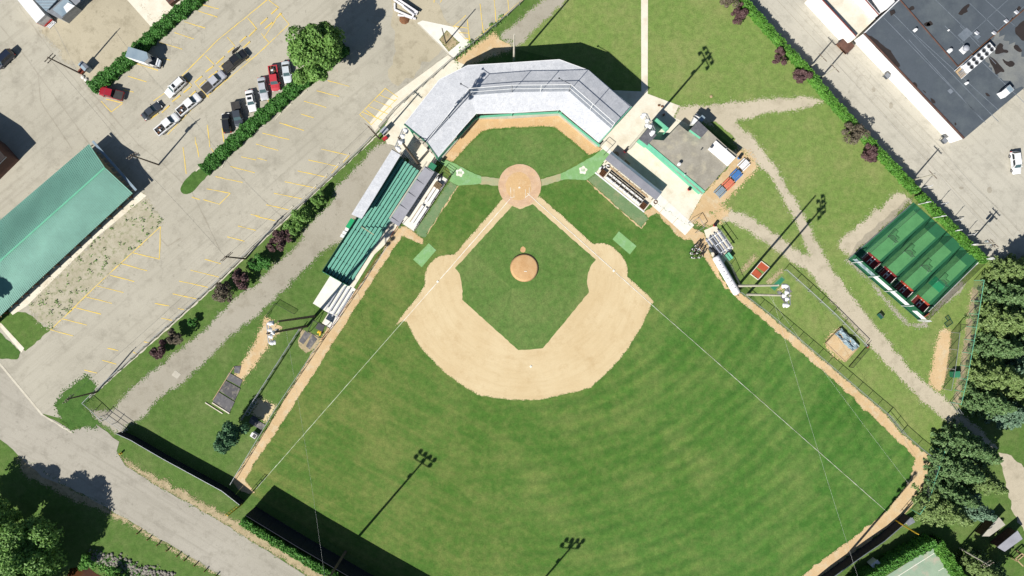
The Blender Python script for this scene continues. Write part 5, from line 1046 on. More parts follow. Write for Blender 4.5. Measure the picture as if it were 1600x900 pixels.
for q, mm in (([(393, 651), (415, 664), (408, 672), (389, 660)], 'rubber_mat'), ([(396, 649), (404, 654), (400, 659), (393, 654)], 'dark_grey')): MB().prism([W(*p) for p in q], .03, .12 if mm == 'rubber_mat' else .16).build('mat', mm, t, world=True)
t = thing('bullpen_shed', 'small white box with dark open front by the left foul track', 'box', W(399, 679), math.radians(-32)); MB().box(0, 0, .55, 1.3, 1.0, 1.1).build('body', 'white_wall', t); MB().box(.2, 0, 1.13, .7, .7, .06).build('open_lid', 'trim_black', t)
c = W(396, 632); t = thing('catch_net', 'crumpled white net hung on the bullpen fence', 'net', c)
for k in range(6): p = W(400 - k * 2.4, 625 + k * 4); MB().tube([(p.x + .5 * math.cos(j * .7), p.y + .5 * math.sin(j * .7), .5 + .1 * math.sin(j)) for j in range(10)], .045, 5).build('fold', 'alu', t, world=True)
t = thing('bullpen_shelter', 'dark screen frame at the track beside the left bullpen', 'shelter', W(497, 513)); q = [(494, 500), (512, 508), (504, 527), (486, 517)]
P = [W(*p) for p in q]
for p in P: MB().tube([p, p + Vector((0, 0, 2.3))], .07, 6).build('post', 'trim_black', t, world=True)
for a, b in zip(P, P[1:] + P[:1]):
    MB().tube([a + Vector((0, 0, 2.3)), b + Vector((0, 0, 2.3))], .07, 6).build('rail', 'trim_black', t, world=True)
slab(MB(), [lerp(P[0], P[1], .45) + Vector((0, 0, 2.35)), P[1] + Vector((0, 0, 2.35)), lerp(P[1], P[2], .5) + Vector((0, 0, 2.3)), lerp(P[0], P[3], .5) + (P[1] - P[0]) * .4 + Vector((0, 0, 2.3))], .08).build('roof_panel', 'trim_black', t, world=True)
gearpile('gear_pile', 'bright yellow bags under the dark bullpen screen frame', (501.5, 519), .7, ['yellow_paint', 'yellow_paint', 'yellow_paint'], 1.1)
fence('net_fence', 'low dark net on posts on the grass above the left bullpen lights', [(432, 474), (420, 490), (418, 496)], 1.0, 'trim_black', 'net_black', 4, .04); fence('net_fence', 'dark cable fence from the bullpen net corner toward the bare pole', [(432, 474), (461, 490)], 1.0, 'trim_black', 'net_black', 4, .04)
# ---------------------------------------------------------------- odds and ends
t = thing('hydrant', 'yellow fire hydrant on the grass corner by the street', 'hydrant', W(190, 708)); MB().lathe(0, 0, [(.22, 0), (.22, .1), (.15, .12), (.15, .6), (.2, .62), (.2, .7), (.12, .85), (.03, .9)], 12).build('barrel', 'yellow_paint', t)
for s in (-1, 1): MB().tube([(0, 0, .5), (.3 * s, 0, .5)], .09, 8).build('outlet', 'yellow_paint', t)
for i, p in enumerate(((217, 832), (233, 841.5), (248, 850), (263, 858.5), (279, 867), (290.5, 873.5), (306, 882), (322, 890.5), (339, 898.5))):
    t = thing('bollard', ['topmost', 'second', 'third', 'fourth', 'fifth', 'sixth', 'seventh', 'eighth', 'lowest'][i] + ' short wooden bollard counted down the row beside the street', 'bollard', W(*p), 0, 'wooden bollards beside the street'); MB().lathe(0, 0, [(.13, 0), (.13, .95), (.1, 1.0), (.02, 1.02)], 8).build('post', 'wood_brown', t); MB().lathe(0, 0, [(.14, .78), (.14, .86)], 8).build('band', 'black_rubber', t)
t = thing('lumber_pile', 'pile of white painted beams on the gravel at the top', 'lumber', W(635, 12))
for i, (a, b, z) in enumerate((((616, 1), (652, 24), .4), ((618, -2), (654, 22), .9), ((622, -3), (655, 20), .6), ((617, 16), (648, 30), .3), ((622, 24), (650, 30), .25), ((617, 6), (617, 15), .3), ((650, 20), (643, 31), .5), ((630, 12), (648, 26), .8))): MB().bar(W(*a) + Vector((0, 0, z)), W(*b) + Vector((0, 0, z)), .35, .3).build('beam', 'tarp_white' if i != 2 else 'dark_grey', t, world=True)
t = thing('brush_heap', 'small brown brush heap beside the white beams', 'heap', W(632, 30)); MB().lathe(W(632, 30).x - 0, W(632, 30).y, [(1.2, .0), (.9, .25), (.4, .42), (.05, .45)], 9).build('heap', 'wood_brown', t, world=True)
t = thing('electrical_cabinet', 'grey electrical cabinet at the end of the walkway by the fence', 'cabinet', W(602, 206), math.radians(45)); MB().box(0, 0, .75, 1.6, 1.0, 1.5).build('body', 'grey_metal', t); MB().box(0, 0, 1.53, 1.7, 1.1, .06).build('lid', 'alu', t); MB().box(-.3, -.52, .8, .6, .03, 1.2).build('door', 'dark_grey', t)
t = thing('scooter_cart', 'red cart beside the grey electrical cabinet', 'cart', W(602, 217), math.radians(40)); MB().box(0, 0, .45, 1.1, .7, .5).build('tub', 'red_plastic', t); MB().tube([(-.5, -.3, .6), (-.9, -.3, 1.0), (-.9, .3, 1.0), (-.5, .3, .6)], .03, 6).build('handle', 'trim_black', t)
for s in (-1, 1): MB().tube([(.2, s * .4, .2), (.2, s * .33, .2)], .2, 10).build('wheel', 'tyre', t)
# tennis court bottom right
court = sheet('tennis_court', [(1376, 905), (1465, 850), (1503, 905), (1560, 985), (1440, 1030)], .05, 'court_green'); sheet('court_line', strip((1400, 902), (1463, 862), 1.0), .06, 'chalk', court); sheet('court_line', strip((1466, 892), (1478, 885), .8), .06, 'chalk', court)
t = thing('garden_shed', 'small red and white shed between right-field wall and court hedge', 'shed', W(1362, 878), math.radians(38)); MB().box(0, 0, .9, 1.7, 1.4, 1.8).build('wall', 'white_wall', t); slab(MB(), [(-.95, -.8, 1.85), (.95, -.8, 1.85), (.95, .05, 2.3), (-.95, .05, 2.3)], .08).build('roof_slope', 'red_paint', t); slab(MB(), [(-.95, .05, 2.3), (.95, .05, 2.3), (.95, .8, 1.85), (-.95, .8, 1.85)], .08).build('roof_slope', 'white_paint', t)
for i, (q, l, mm) in enumerate((([(1534, 838), (1561, 808), (1571, 820), (1546, 838)], 'flat grey shed roof half shaded by spruces at the right edge', 'concrete_grey'), ([(1558, 855), (1590, 829), (1598, 842), (1570, 862)], 'lower grey shed roof near the right edge under the spruces', 'grey_roof'))):
    t = thing('small_shed', l, 'shed', W(q[0][0], q[0][1])); P = [W(*p, 2.6) for p in q]; cc = sum(P, Vector()) / 4
    MB().prism([lerp(p, cc, .08) for p in P], 0, 2.45).build('wall', 'brown_metal', t, world=True); MB().prism(P, 2.45, 2.6).build('roof', mm, t, world=True)
t = thing('yard_frame', 'pale wooden frame in the yard at the right edge', 'frame', W(1590, 868))
for a, b in (((1578, 868), (1588, 860)), ((1580, 872), (1592, 862)), ((1588, 860), (1600, 872)), ((1578, 868), (1590, 880))): MB().bar(W(*a) + Vector((0, 0, 1.6)), W(*b) + Vector((0, 0, 1.6)), .2, .2).build('beam', 'wood_pale', t, world=True); MB().bar(W(*a), W(*a) + Vector((0, 0, 1.6)), .16).build('post', 'wood_pale', t, world=True)
# ---------------------------------------------------------------- parking-lot markings and wheel stops
def line(a, b, w=1.0, par=lot): sheet('painted_line', strip(a, b, w), .046 + random.random() * .003, 'line_yellow', par, jit=.03, step=1.2)
Y = [((305, 5), (342, 14)), ((310, 17), (340, 27)), ((288, 34), (321, 44)), ((273, 51), (303, 61)), ((248, 66), (285, 77)), ((255, 92), (266, 94)), ((209, 98), (247, 110)), ((200, 119), (229, 128)), ((193, 140), (209, 144)), ((166, 155), (192, 161)), ((158, 158), (174, 175)), ((174, 175), (191, 162)),
     ((340, 63), (420, -2)), ((282, 121), (340, 63)), ((240, 158), (262, 142)), ((355, 58), (367, 72)), ((387, 28), (402, 46)), ((321, 87), (335, 101)), ((286, 118), (300, 134)), ((420, 0), (436, 12)), ((305, 130), (326, 152)), ((342, 103), (352, 112)),
     ((262, 210), (322, 148)), ((322, 152), (400, 87)), ((400, 87), (452, 38)), ((438, 22), (452, 38)), ((408, 52), (420, 66)), ((412, 60), (438, 20)), ((322, 146), (326, 153)), ((385, 95), (392, 90)),
     ((324, 195), (328, 230)), ((305, 214), (306, 226)), ((286, 230), (291, 272)), ((307, 224), (311, 246)), ((330, 232), (334, 238)), ((347, 200), (350, 222)), ((372, 168), (375, 188)), ((399, 158), (402, 172)), ((418, 155), (422, 165)), ((442, 135), (444, 140)),
     ((410, 208), (452, 218)), ((437, 192), (475, 204)), ((475, 158), (510, 168)), ((495, 142), (530, 151)), ((512, 126), (546, 135)), ((470, 178), (490, 184)), ((377, 245), (400, 250)), ((360, 260), (398, 270)), ((337, 276), (379, 285)), ((323, 295), (360, 302)), ((360, 302), (342, 320)), ((318, 312), (343, 319)), ((300, 308), (312, 312)), ((400, 225), (435, 235)),
     ((402, 247), (417, 251)), ((502, 233), (546, 243)), ((546, 243), (536, 254)), ((482, 250), (528, 260)), ((528, 260), (518, 271)), ((465, 267), (511, 277)), ((445, 284), (494, 294)), ((428, 302), (473, 311)), ((416, 320), (452, 328)), ((400, 338), (430, 345)), ((392, 335), (406, 338)), ((372, 353), (400, 360)), ((355, 370), (382, 377)), ((320, 405), (345, 412)), ((298, 422), (342, 433)), ((280, 439), (325, 449)), ((270, 459), (307, 467)), ((242, 474), (265, 478)), ((278, 482), (288, 484)), ((252, 497), (270, 501)), ((225, 534), (235, 536)), ((168, 544), (185, 548)), ((208, 550), (215, 554)), ((160, 563), (182, 569)), ((132, 578), (152, 583)),
     ((150, 447), (251, 354)), ((251, 354), (249, 405)), ((208, 395), (249, 405)), ((190, 412), (230, 423)), ((172, 430), (210, 440)), ((152, 447), (193, 457)), ((135, 464), (175, 474)), ((116, 480), (158, 491)), ((97, 498), (136, 508)), ((78, 515), (115, 525)), ((150, 447), (80, 515)),
     ((562, 179), (602, 138)), ((562, 179), (580, 195)), ((580, 195), (620, 155)), ((602, 138), (622, 152)), ((566, 175), (597, 188)), ((576, 166), (606, 178)), ((585, 157), (612, 168)), ((593, 148), (618, 158)), ((572, 172), (588, 184)),
     ((708, 42), (728, 24)), ((730, 30), (734, 66)), ((710, 41), (732, 44)), ((717, 51), (733, 52)), ((726, 60), (734, 61)), ((750, 6), (755, 51)), ((772, -5), (775, 34)), ((793, -5), (795, 16)), ((735, 69), (790, 22)), ((790, 22), (830, -12)), ((679, -2), (678, 4)), ((690, 0), (688, 4))]
for a, b in Y: line(a, b, 1.15)
ws = None
def wheelstop(p, q, mat, label, group):
    global ws
    a, b = W(*p), W(*q); d = b - a; key = mat
    o = MB().add([(-.9, -.11, 0), (.9, -.11, 0), (.9, .11, 0), (-.9, .11, 0), (-.86, -.07, .13), (.86, -.07, .13), (.86, .07, .13), (-.86, .07, .13)], [(4, 5, 6, 7), (0, 1, 5, 4), (1, 2, 6, 5), (2, 3, 7, 6), (3, 0, 4, 7)]).build('wheel_stop', mat)
    o.location = (a + b) / 2 + Vector((0, 0, .02)); o.rotation_euler = (0, 0, math.atan2(d.y, d.x)); o.scale = (d.length / 1.8, 1.25, 1)
    tag(o, label, 'wheel stop', group)
ORD = ['first', 'second', 'third', 'fourth', 'fifth', 'sixth', 'seventh', 'eighth', 'ninth', 'tenth', 'eleventh', 'twelfth', 'thirteenth', 'fourteenth', 'fifteenth', 'sixteenth', 'seventeenth', 'eighteenth', 'nineteenth']
yel = [(235, 186, 248, 177), (253, 176, 265, 165), (269, 159, 282, 149), (287, 145, 299, 135), (304, 129, 316, 119), (321, 113, 334, 103), (338, 100, 351, 88), (375, 66, 385, 57), (389, 57, 400, 46), (380, 75, 391, 65), (407, 38, 418, 28), (424, 22, 434, 13), (414, 45, 426, 35), (431, 29, 440, 21), (356, 82, 366, 74), (312, 134, 322, 125), (326, 122, 340, 111), (296, 152, 306, 142), (345, 104, 350, 99)]
for k, q in enumerate(sorted(yel, key=lambda q: q[0] + q[2])): wheelstop(q[:2], q[2:], 'line_yellow', ORD[k] + ' yellow wheel stop from the lower left in the double row dividing the lot', 'yellow wheel stops')
whi = [(434, 121 + 37, 444, 150), (415, 173, 427, 163), (397, 178 + 8, 408, 178), (448, 142, 458, 134), (400, 205, 414, 194), (430, 187, 440, 176), (445, 172, 456, 162), (470, 150, 480, 141), (493, 128, 506, 119), (363, 234, 380, 219), (347, 262, 352, 252), (306, 268, 318, 256)]
for k, q in enumerate(sorted(whi, key=lambda q: q[0] + q[2])): wheelstop(q[:2], q[2:], 'kerb', ORD[k] + ' pale wheel stop from the lower left along the hedge median', 'pale wheel stops along the median')
fen = [(430, 350, 440, 342), (448, 332, 458, 322), (467, 316, 478, 305), (484, 299, 495, 289), (503, 281, 512, 272), (521, 264, 530, 255), (537, 251, 546, 240), (302, 475, 310, 466), (281, 492, 292, 482), (264, 507, 276, 497), (248, 522, 262, 510)]
for k, q in enumerate(sorted(fen, key=lambda q: q[0] + q[2])): wheelstop(q[:2], q[2:], 'kerb', ORD[k] + ' white wheel stop from the lower left against the lot fence', 'white wheel stops along the lot fence')
# ---------------------------------------------------------------- vehicles
def carpaint(name, rgb, metal=.0): return paint(name, A(*rgb), .32, metal, .6)
for nme, c in (('car_white', (250, 250, 250)), ('car_silver', (196, 198, 204)), ('car_red', (168, 36, 50)), ('car_salmon', (204, 66, 74)), ('car_black', (38, 40, 44)), ('car_charcoal', (70, 76, 84)), ('car_navy', (34, 42, 60)), ('car_pearl', (216, 222, 228))): carpaint(nme, c)
surf('bed_liner', A(70, 68, 66), A(58, 56, 56), 1.5, .1, 4)
def loft(stations):            # stations: (x, [(y,z) half profile bottom->top centre]) mirrored
    m = MB(); rings = []
    for x, prof in stations:
        ring = [(x, y, z) for y, z in prof] + [(x, -y, z) for y, z in prof[::-1] if y > 1e-4]
        rings.append(ring)
    n = len(rings[0]); vs = [p for r in rings for p in r]; fs = []
    for i in range(len(rings) - 1):
        for k in range(n): fs.append((i * n + k, (i + 1) * n + k, (i + 1) * n + (k + 1) % n, i * n + (k + 1) % n))
    fs += [tuple(range(n)), tuple((len(rings) - 1) * n + k for k in range(n))[::-1]]
    return m.add(vs, fs)
def car(kind, p, heading_px, body, label, cat=None, load=None, L=None, cover=False, sunroof=False, name=None, z=.9):
    """front points along heading (pixel direction)"""
    rz = math.atan2(-heading_px[1], heading_px[0]); q = W(*p, z)
    spec = {'sedan': (4.75, 1.82, 1.45), 'suv': (4.9, 1.95, 1.78), 'pickup': (5.75, 2.0, 1.85), 'hatch': (4.4, 1.8, 1.6)}[kind]
    LL, Wd, Ht = spec; LL = L or LL; hw = Wd / 2; x1 = LL / 2; x0 = -x1
    t = thing(name or {'sedan': 'parked_car', 'suv': 'parked_suv', 'pickup': 'pickup_truck', 'hatch': 'parked_car'}[kind], label, cat or {'pickup': 'pickup truck', 'suv': 'car'}.get(kind, 'car'), (q.x, q.y, .02), rz, 'vehicles in the parking lot')
    belt = {'sedan': .92, 'suv': 1.08, 'pickup': 1.12, 'hatch': .98}[kind]; gc = .28 if kind != 'pickup' else .38; hood = belt - .02
    def sec(w, zt, crown=.05): return [(w * .9, gc), (w, gc + .18), (w, zt - .22), (w * .95, zt - .04), (w * .72, zt + crown * .6), (0, zt + crown)]
    if kind == 'pickup':
        cab0 = x0 + LL * .37
        st = [(cab0, sec(hw, belt, 0)), (x1 - LL * .24, sec(hw, belt)), (x1 - .5, sec(hw * .985, hood - .04)), (x1 - .12, sec(hw * .93, hood - .14)), (x1, sec(hw * .84, hood - .3))]
        b = loft(st).build('body', body, t)
        bed = MB(); zb = belt - .02
        bed.box((x0 + cab0) / 2, 0, gc + .3, cab0 - x0, Wd * .96, .35)
        for s in (-1, 1): bed.box((x0 + cab0) / 2, s * (hw - .1), (gc + zb) / 2 + .15, cab0 - x0, .2, zb - gc - .3)
        bed.box(x0 + .06, 0, (gc + zb) / 2 + .15, .12, Wd - .4, zb - gc - .3)
        bed.build('bed', body, t)
        if cover: MB().box((x0 + cab0) / 2, 0, zb + .02, cab0 - x0 - .1, Wd - .2, .06).build('bed_cover', 'bed_liner', t)
        else: MB().box((x0 + cab0) / 2, 0, gc + .5, cab0 - x0 - .14, Wd - .42, .04).build('bed_liner', 'bed_liner', t)
        g0, g1, r0, r1 = cab0 + .02, x1 - LL * .215, cab0 + .22, x1 - LL * .335
    else:
        rear = .12
        st = [(x0, sec(hw * .84, belt - .25)), (x0 + .12, sec(hw * .93, belt - .08)), (x0 + .5, sec(hw * .985, belt)), (0, sec(hw, belt)), (x1 - LL * .26, sec(hw, belt)), (x1 - .5, sec(hw * .97, hood - .12)), (x1 - .14, sec(hw * .9, hood - .22)), (x1, sec(hw * .78, hood - .36))]
        b = loft(st).build('body', body, t)
        if kind == 'sedan': g0, g1, r0, r1 = x0 + LL * .14, x1 - LL * .27, x0 + LL * .30, x1 - LL * .43
        elif kind == 'suv': g0, g1, r0, r1 = x0 + .12, x1 - LL * .25, x0 + .42, x1 - LL * .37
        else: g0, g1, r0, r1 = x0 + .15, x1 - LL * .24, x0 + .6, x1 - LL * .40
    wb, wt = hw * .92, hw * .74; zb, zt = belt - .06, Ht - .05
    B = [(g0, wb), (g1, wb), (g1, -wb), (g0, -wb)]; T = [(r0, wt), (r1, wt), (r1, -wt), (r0, -wt)]
    def q4(i, j, ins=0.0, push=.0):
        a, b_, c, d = Vector((*B[i], zb)), Vector((*B[j], zb)), Vector((*T[j], zt)), Vector((*T[i], zt)); return [a, b_, c, d]
    gl = MB()
    for i, j in ((0, 1), (1, 2), (2, 3), (3, 0)): gl.quad(*q4(i, j)[::-1])
    gl.build('pillars', body, t)
    def pane(nm, i, j, u0, u1, mat):
        a, b_, c, d = q4(i, j); n = (b_ - a).cross(d - a).normalized(); cc = (a + b_ + c + d) / 4
        if n.dot(Vector((cc.x, cc.y, .2))) < 0: n = -n
        bot0, bot1, t0, t1 = lerp(a, b_, u0), lerp(a, b_, u1), lerp(d, c, u0), lerp(d, c, u1)
        P = [lerp(bot0, t0, .16), lerp(bot1, t1, .16), lerp(bot1, t1, .92), lerp(bot0, t0, .92)]; P = [v + n * .012 for v in P]
        MB().quad(*P).build(nm, mat, t)
    pane('windshield', 1, 2, .04, .96, 'glass_teal'); pane('rear_window', 3, 0, .06, .94, 'glass_dark')
    for i, j in ((0, 1), (2, 3)):
        for u0, u1 in (((.06, .48), (.53, .94)) if kind != 'suv' else ((.04, .32), (.36, .64), (.68, .94))): pane('side_window', i, j, u0, u1, 'glass_dark')
    slab(MB(), [(r0 - .04, wt + .03, zt + .04), (r1 + .05, wt + .03, zt + .04), (r1 + .05, -wt - .03, zt + .04), (r0 - .04, -wt - .03, zt + .04)], .07).build('roof', body, t)
    if kind == 'suv':
        for s in (-1, 1): MB().bar((r0 + .2, s * (wt - .05), zt + .1), (r1 - .2, s * (wt - .05), zt + .1), .06).build('roof_rail', 'trim_black', t)
    if sunroof: MB().box(r1 - .65, 0, zt + .06, .55, .9, .03).build('sunroof', 'glass_dark', t)
    wr = .37 if kind != 'sedan' else .33
    for s in (-1, 1):
        for x in (x0 + LL * .19, x1 - LL * .18):
            w = MB().tube([(x, s * (hw - .22), wr), (x, s * (hw + .015), wr)], wr, 16).build('wheel', 'tyre', t); MB().tube([(x, s * (hw - .02), wr), (x, s * (hw + .03), wr)], wr * .6, 10).build('rim', 'rim', w)
        MB().box(x1 - .1, s * hw * .66, hood - .33, .22, .42, .16).build('headlight', 'lamp_glass', t)
        MB().box(x0 + .04, s * hw * .78, belt - .3, .1, .26, .3).build('taillight', 'tail_red', t)
        MB().box(g1 - .28, s * (hw + .1), belt + .02, .16, .24, .16).build('mirror', body, t)
    MB().box(x1 - .02, 0, gc + .18, .12, Wd * .8, .22).build('bumper', 'trim_black' if kind != 'pickup' else 'rim', t); MB().box(x0 + .0, 0, gc + .18, .12, Wd * .84, .2).build('bumper', 'trim_black' if kind != 'pickup' else 'rim', t)
    if load:
        for k in range(5): MB().box(x0 + .5 + k * .28, -.35 + .17 * ((k * 3) % 5), gc + .68, .5, .3, .25, k * .8).build('cargo', ['wood_brown', 'dark_grey', 'white_paint'][k % 3], t)
    return t
up = (38, -34)
car('suv', (6, 92), (-30, 28), 'car_navy', 'dark navy car parked at the left edge of the photo')
car('pickup', (174, 146), (-38, -10), 'car_red', 'red pickup with grey bed cover nosed into the hedge end', cover=True, L=5.3)
car('sedan', (236, 173), (30, -25), 'car_charcoal', 'dark grey sedan at the lower end of the parked double row')
car('suv', (274, 136), (-33, 31), 'car_white', 'white SUV with sunroof facing down the parking row', sunroof=True, L=5.2)
car('pickup', (261, 194), (40, -33), 'car_white', 'white pickup with loaded bed, lowest in the double row', load=True, L=6.0)
car('pickup', (295, 163), (40, -33), 'car_white', 'white pickup with cluttered bed just ahead of another white pickup', load=True, L=6.0)
car('pickup', (334, 128), (38, -34), 'car_silver', 'silver pickup with dark bed cover in the double row', cover=True, L=6.0)
car('pickup', (367, 95), (37, -31), 'car_black', 'black covered pickup at the upper end of the double row', cover=True, L=6.0)
car('hatch', (353.5, 192), (-2.5, -20), 'car_black', 'small black car at the lower left end of the hedge row', L=4.2)
car('pickup', (371, 178), (6, 35), 'car_charcoal', 'dark pickup with grey bed cover beside the small black car', cover=True, L=5.4)
car('sedan', (391.5, 157), (4, 20), 'car_white', 'white sedan with dark roof glass in the row facing the hedge', sunroof=True)
car('sedan', (410.5, 138), (6, 36), 'car_silver', 'silver sedan between the white sedan and the red pickup', L=5.0)
car('pickup', (428.5, 122), (5, 36), 'car_salmon', 'bright red pickup with open dark bed facing the hedge', load=True, L=5.5)
car('sedan', (447.5, 112), (4, 30), 'car_pearl', 'pearl white car closest to the big tree')
c_ = car('hatch', (1588, 254), (4, 32), 'car_white', 'white car standing alone in the yard at the right edge', L=5.0); c_['group'] = 'vehicles in the yard'
# box truck
t = thing('box_truck', 'white box truck backed against the hedge', 'truck', W(226, 91, 1.8) * Vector((1, 1, 0)), math.atan2(-11, 36), 'vehicles in the parking lot')
bx_ = [(-3.1, -1.1), (1.0, -1.1), (1.7, 0), (1.0, 1.1), (-3.1, 1.1)]
MB().prism(bx_, .9, 3.3).build('cargo_box', 'white_wall', t); MB().prism([(x * 1.005, y * 1.01) for x, y in bx_], 3.3, 3.36).build('roof', 'bluegrey_metal', t)
MB().prism([(.9, -.95), (2.6, -.9), (2.6, .9), (.9, .95)], .5, 1.3).build('cab', 'car_white', t); slab(MB(), [(1.2, -.85, 2.1), (2.3, -.85, 1.35), (2.3, .85, 1.35), (1.2, .85, 2.1)], .08).build('windshield', 'glass_dark', t)
MB().prism([(2.4, -.8), (3.1, -.7), (3.1, .7), (2.4, .8)], .45, 1.15).build('hood', 'car_pearl', t); MB().box(3.15, 0, .5, .12, 1.9, .25).build('bumper', 'trim_black', t)
for x in (-2.2, 2.4):
    for s in (-1, 1): w = MB().tube([(x, s * .75, .42), (x, s * 1.02, .42)], .42, 14).build('wheel', 'tyre', t); MB().tube([(x, s * .95, .42), (x, s * 1.04, .42)], .24, 10).build('rim', 'rim', w)
for s in (-1, 1): MB().box(2.3, s * 1.15, 1.5, .12, .3, .3).build('mirror', 'trim_black', t); MB().box(3.1, s * .5, .85, .1, .3, .18).build('headlight', 'lamp_glass', t)
# motorcycle
t = thing('motorcycle', 'black motorcycle standing beside the black covered pickup', 'motorcycle', W(367, 79, .5) * Vector((1, 1, 0)), math.radians(50))
for x in (-.68, .68): w = MB().tube([(x, -.07, .31), (x, .07, .31)], .31, 14).build('wheel', 'tyre', t); MB().tube([(x, -.08, .31), (x, .08, .31)], .16, 8).build('rim', 'rim', w)
loft([(-.5, [(.1, .45), (.16, .6), (.12, .75), (0, .78)]), (.0, [(.16, .35), (.2, .6), (.14, .8), (0, .84)]), (.45, [(.1, .5), (.16, .7), (.12, .92), (0, .96)])]).build('body', 'car_black', t)
MB().box(-.35, 0, .82, .7, .28, .1).build('seat', 'black_rubber', t); MB().tube([(.42, -.42, 1.05), (.5, -.15, 1.0), (.5, .15, 1.0), (.42, .42, 1.05)], .025, 6).build('handlebar', 'rim', t); MB().tube([(.5, 0, .95), (.68, 0, .31)], .05, 6).build('fork', 'rim', t); MB().lathe(.62, 0, [(.06, .82), (.1, .88), (.06, .96)], 8).build('headlight', 'lamp_glass', t)
# ---------------------------------------------------------------- people in the huddle
surf('skin', A(206, 160, 130), None, 2, 0); surf('cloth_white', A(246, 246, 246), A(228, 228, 230), 3, .05, 9); surf('cloth_black', A(36, 36, 42), A(28, 28, 34), 3, .05, 9)
def person_mesh(seed, shirt, pants):
    r = random.Random(seed); V = []; E = []; R = []
    def v(x, y, z, rad): V.append((x, y, z)); R.append(rad); return len(V) - 1
    lean = r.uniform(-.02, .12); sp = r.uniform(.08, .16)
    pel = v(0, 0, .95, .15); wst = v(lean * .4, 0, 1.1, .135); ch = v(lean, 0, 1.32, .165); nk = v(lean * 1.2, 0, 1.5, .06); hd0 = v(lean * 1.3 + .02, 0, 1.58, .085); hd1 = v(lean * 1.4 + .03, 0, 1.70, .1); hd2 = v(lean * 1.4 + .01, 0, 1.79, .05)
    for a, b in ((pel, wst), (wst, ch), (ch, nk), (nk, hd0), (hd0, hd1), (hd1, hd2)): E.append((a, b))
    for s in (-1, 1):
        hip = v(0, s * .1, .88, .11); kn = v(.05 + r.uniform(-.05, .1), s * (sp + .02), .49, .075); an = v(-.02 + r.uniform(-.1, .1), s * (sp + .05), .09, .05); toe = v(V[an][0] + .17, s * (sp + .07), .045, .045)
        E += [(pel, hip), (hip, kn), (kn, an), (an, toe)]
        sh = v(lean, s * .2, 1.42, .075); bend = r.uniform(0, 1)
        el = v(lean + .1 * bend, s * .3, 1.15, .055); wr = v(lean + .12 + .22 * bend, s * (.28 - .12 * bend), 1.0 + .18 * bend, .04); hn = v(V[wr][0] + .06, V[wr][1], V[wr][2] - .06 + .08 * bend, .045)
        E += [(ch, sh), (sh, el), (el, wr), (wr, hn)]
        for k, (dx, dy, l) in enumerate(((.03, -.03, .05), (.05, -.012, .07), (.055, .004, .075), (.05, .02, .065))):
            f = v(V[hn][0] + dx, V[hn][1] + dy, V[hn][2] - l, .011); E.append((hn, f))
        th = v(V[hn][0] + .03, V[hn][1] - s * .05, V[hn][2] - .01, .012); E.append((hn, th))
    me = bpy.data.meshes.new('person_skeleton'); me.from_pydata(V, E, []); o = bpy.data.objects.new('person_tmp', me); COL.objects.link(o)
    sk = o.modifiers.new('skin', 'SKIN'); 
    for i, d in enumerate(me.skin_vertices[0].data): d.radius = (R[i], R[i]); d.use_root = (i == 0)
    su_ = o.modifiers.new('sub', 'SUBSURF'); su_.levels = 1; su_.render_levels = 1
    dg = bpy.context.evaluated_depsgraph_get(); dg.update(); out = bpy.data.meshes.new_from_object(o.evaluated_get(dg)); bpy.data.objects.remove(o)
    out.materials.clear()
    for m in ('skin', shirt, pants, 'black_rubber'): out.materials.append(MATS[m])
    for p in out.polygons:
        c = p.center; arm = abs(c.y) > .245 and c.z > .85
        p.material_index = 3 if c.z < .12 else 2 if c.z < .98 and not arm else (0 if (c.z > 1.49 or (arm and c.z < 1.18)) else 1); p.use_smooth = True
    return out
POSES = [person_mesh(1, 'cloth_white', 'cloth_white'), person_mesh(2, 'cloth_black', 'cloth_white'), person_mesh(3, 'cloth_white', 'cloth_black'), person_mesh(5, 'cloth_black', 'cloth_white')]
capm = MB(); capm.lathe(0, 0, [(.115, 0), (.11, .06), (.07, .12), (.01, .135)], 12); capm.box(.13, 0, .01, .16, .17, .02); cap0 = capm.build('cap', 'cloth_black'); CAPME = cap0.data; bpy.data.objects.remove(cap0)
spots = [(1085, 384), (1090, 383), (1080, 389), (1084, 391), (1091, 390), (1096, 392), (1077, 396), (1082, 398), (1088, 396), (1094, 398), (1079, 403), (1085, 404), (1091, 403), (1097, 399), (1087, 389)]
for i, p in enumerate(spots):
    a = W(*p); cen = W(1087, 394); f = cen - a; o = bpy.data.objects.new('person', POSES[i % 4]); COL.objects.link(o); o.location = (a.x, a.y, .05); o.rotation_euler = (0, 0, math.atan2(f.y, f.x) + random.uniform(-.5, .5)); s = random.uniform(.96, 1.05); o.scale = (s, s, s)
    kind = ['person in white uniform and dark cap standing in the team huddle', 'person in dark jersey and white trousers standing in the team huddle', 'person in white shirt and dark trousers standing in the team huddle', 'person in dark jersey and white trousers standing in the team huddle'][i % 4]
    tag(o, kind, 'person', 'players in the team huddle')
    cp = bpy.data.objects.new('cap', CAPME); COL.objects.link(cp); cp.parent = o; me = POSES[i % 4]; hx = max((v.co.z, v.co.x) for v in me.vertices); cp.location = (hx[1], 0, hx[0] - .085)
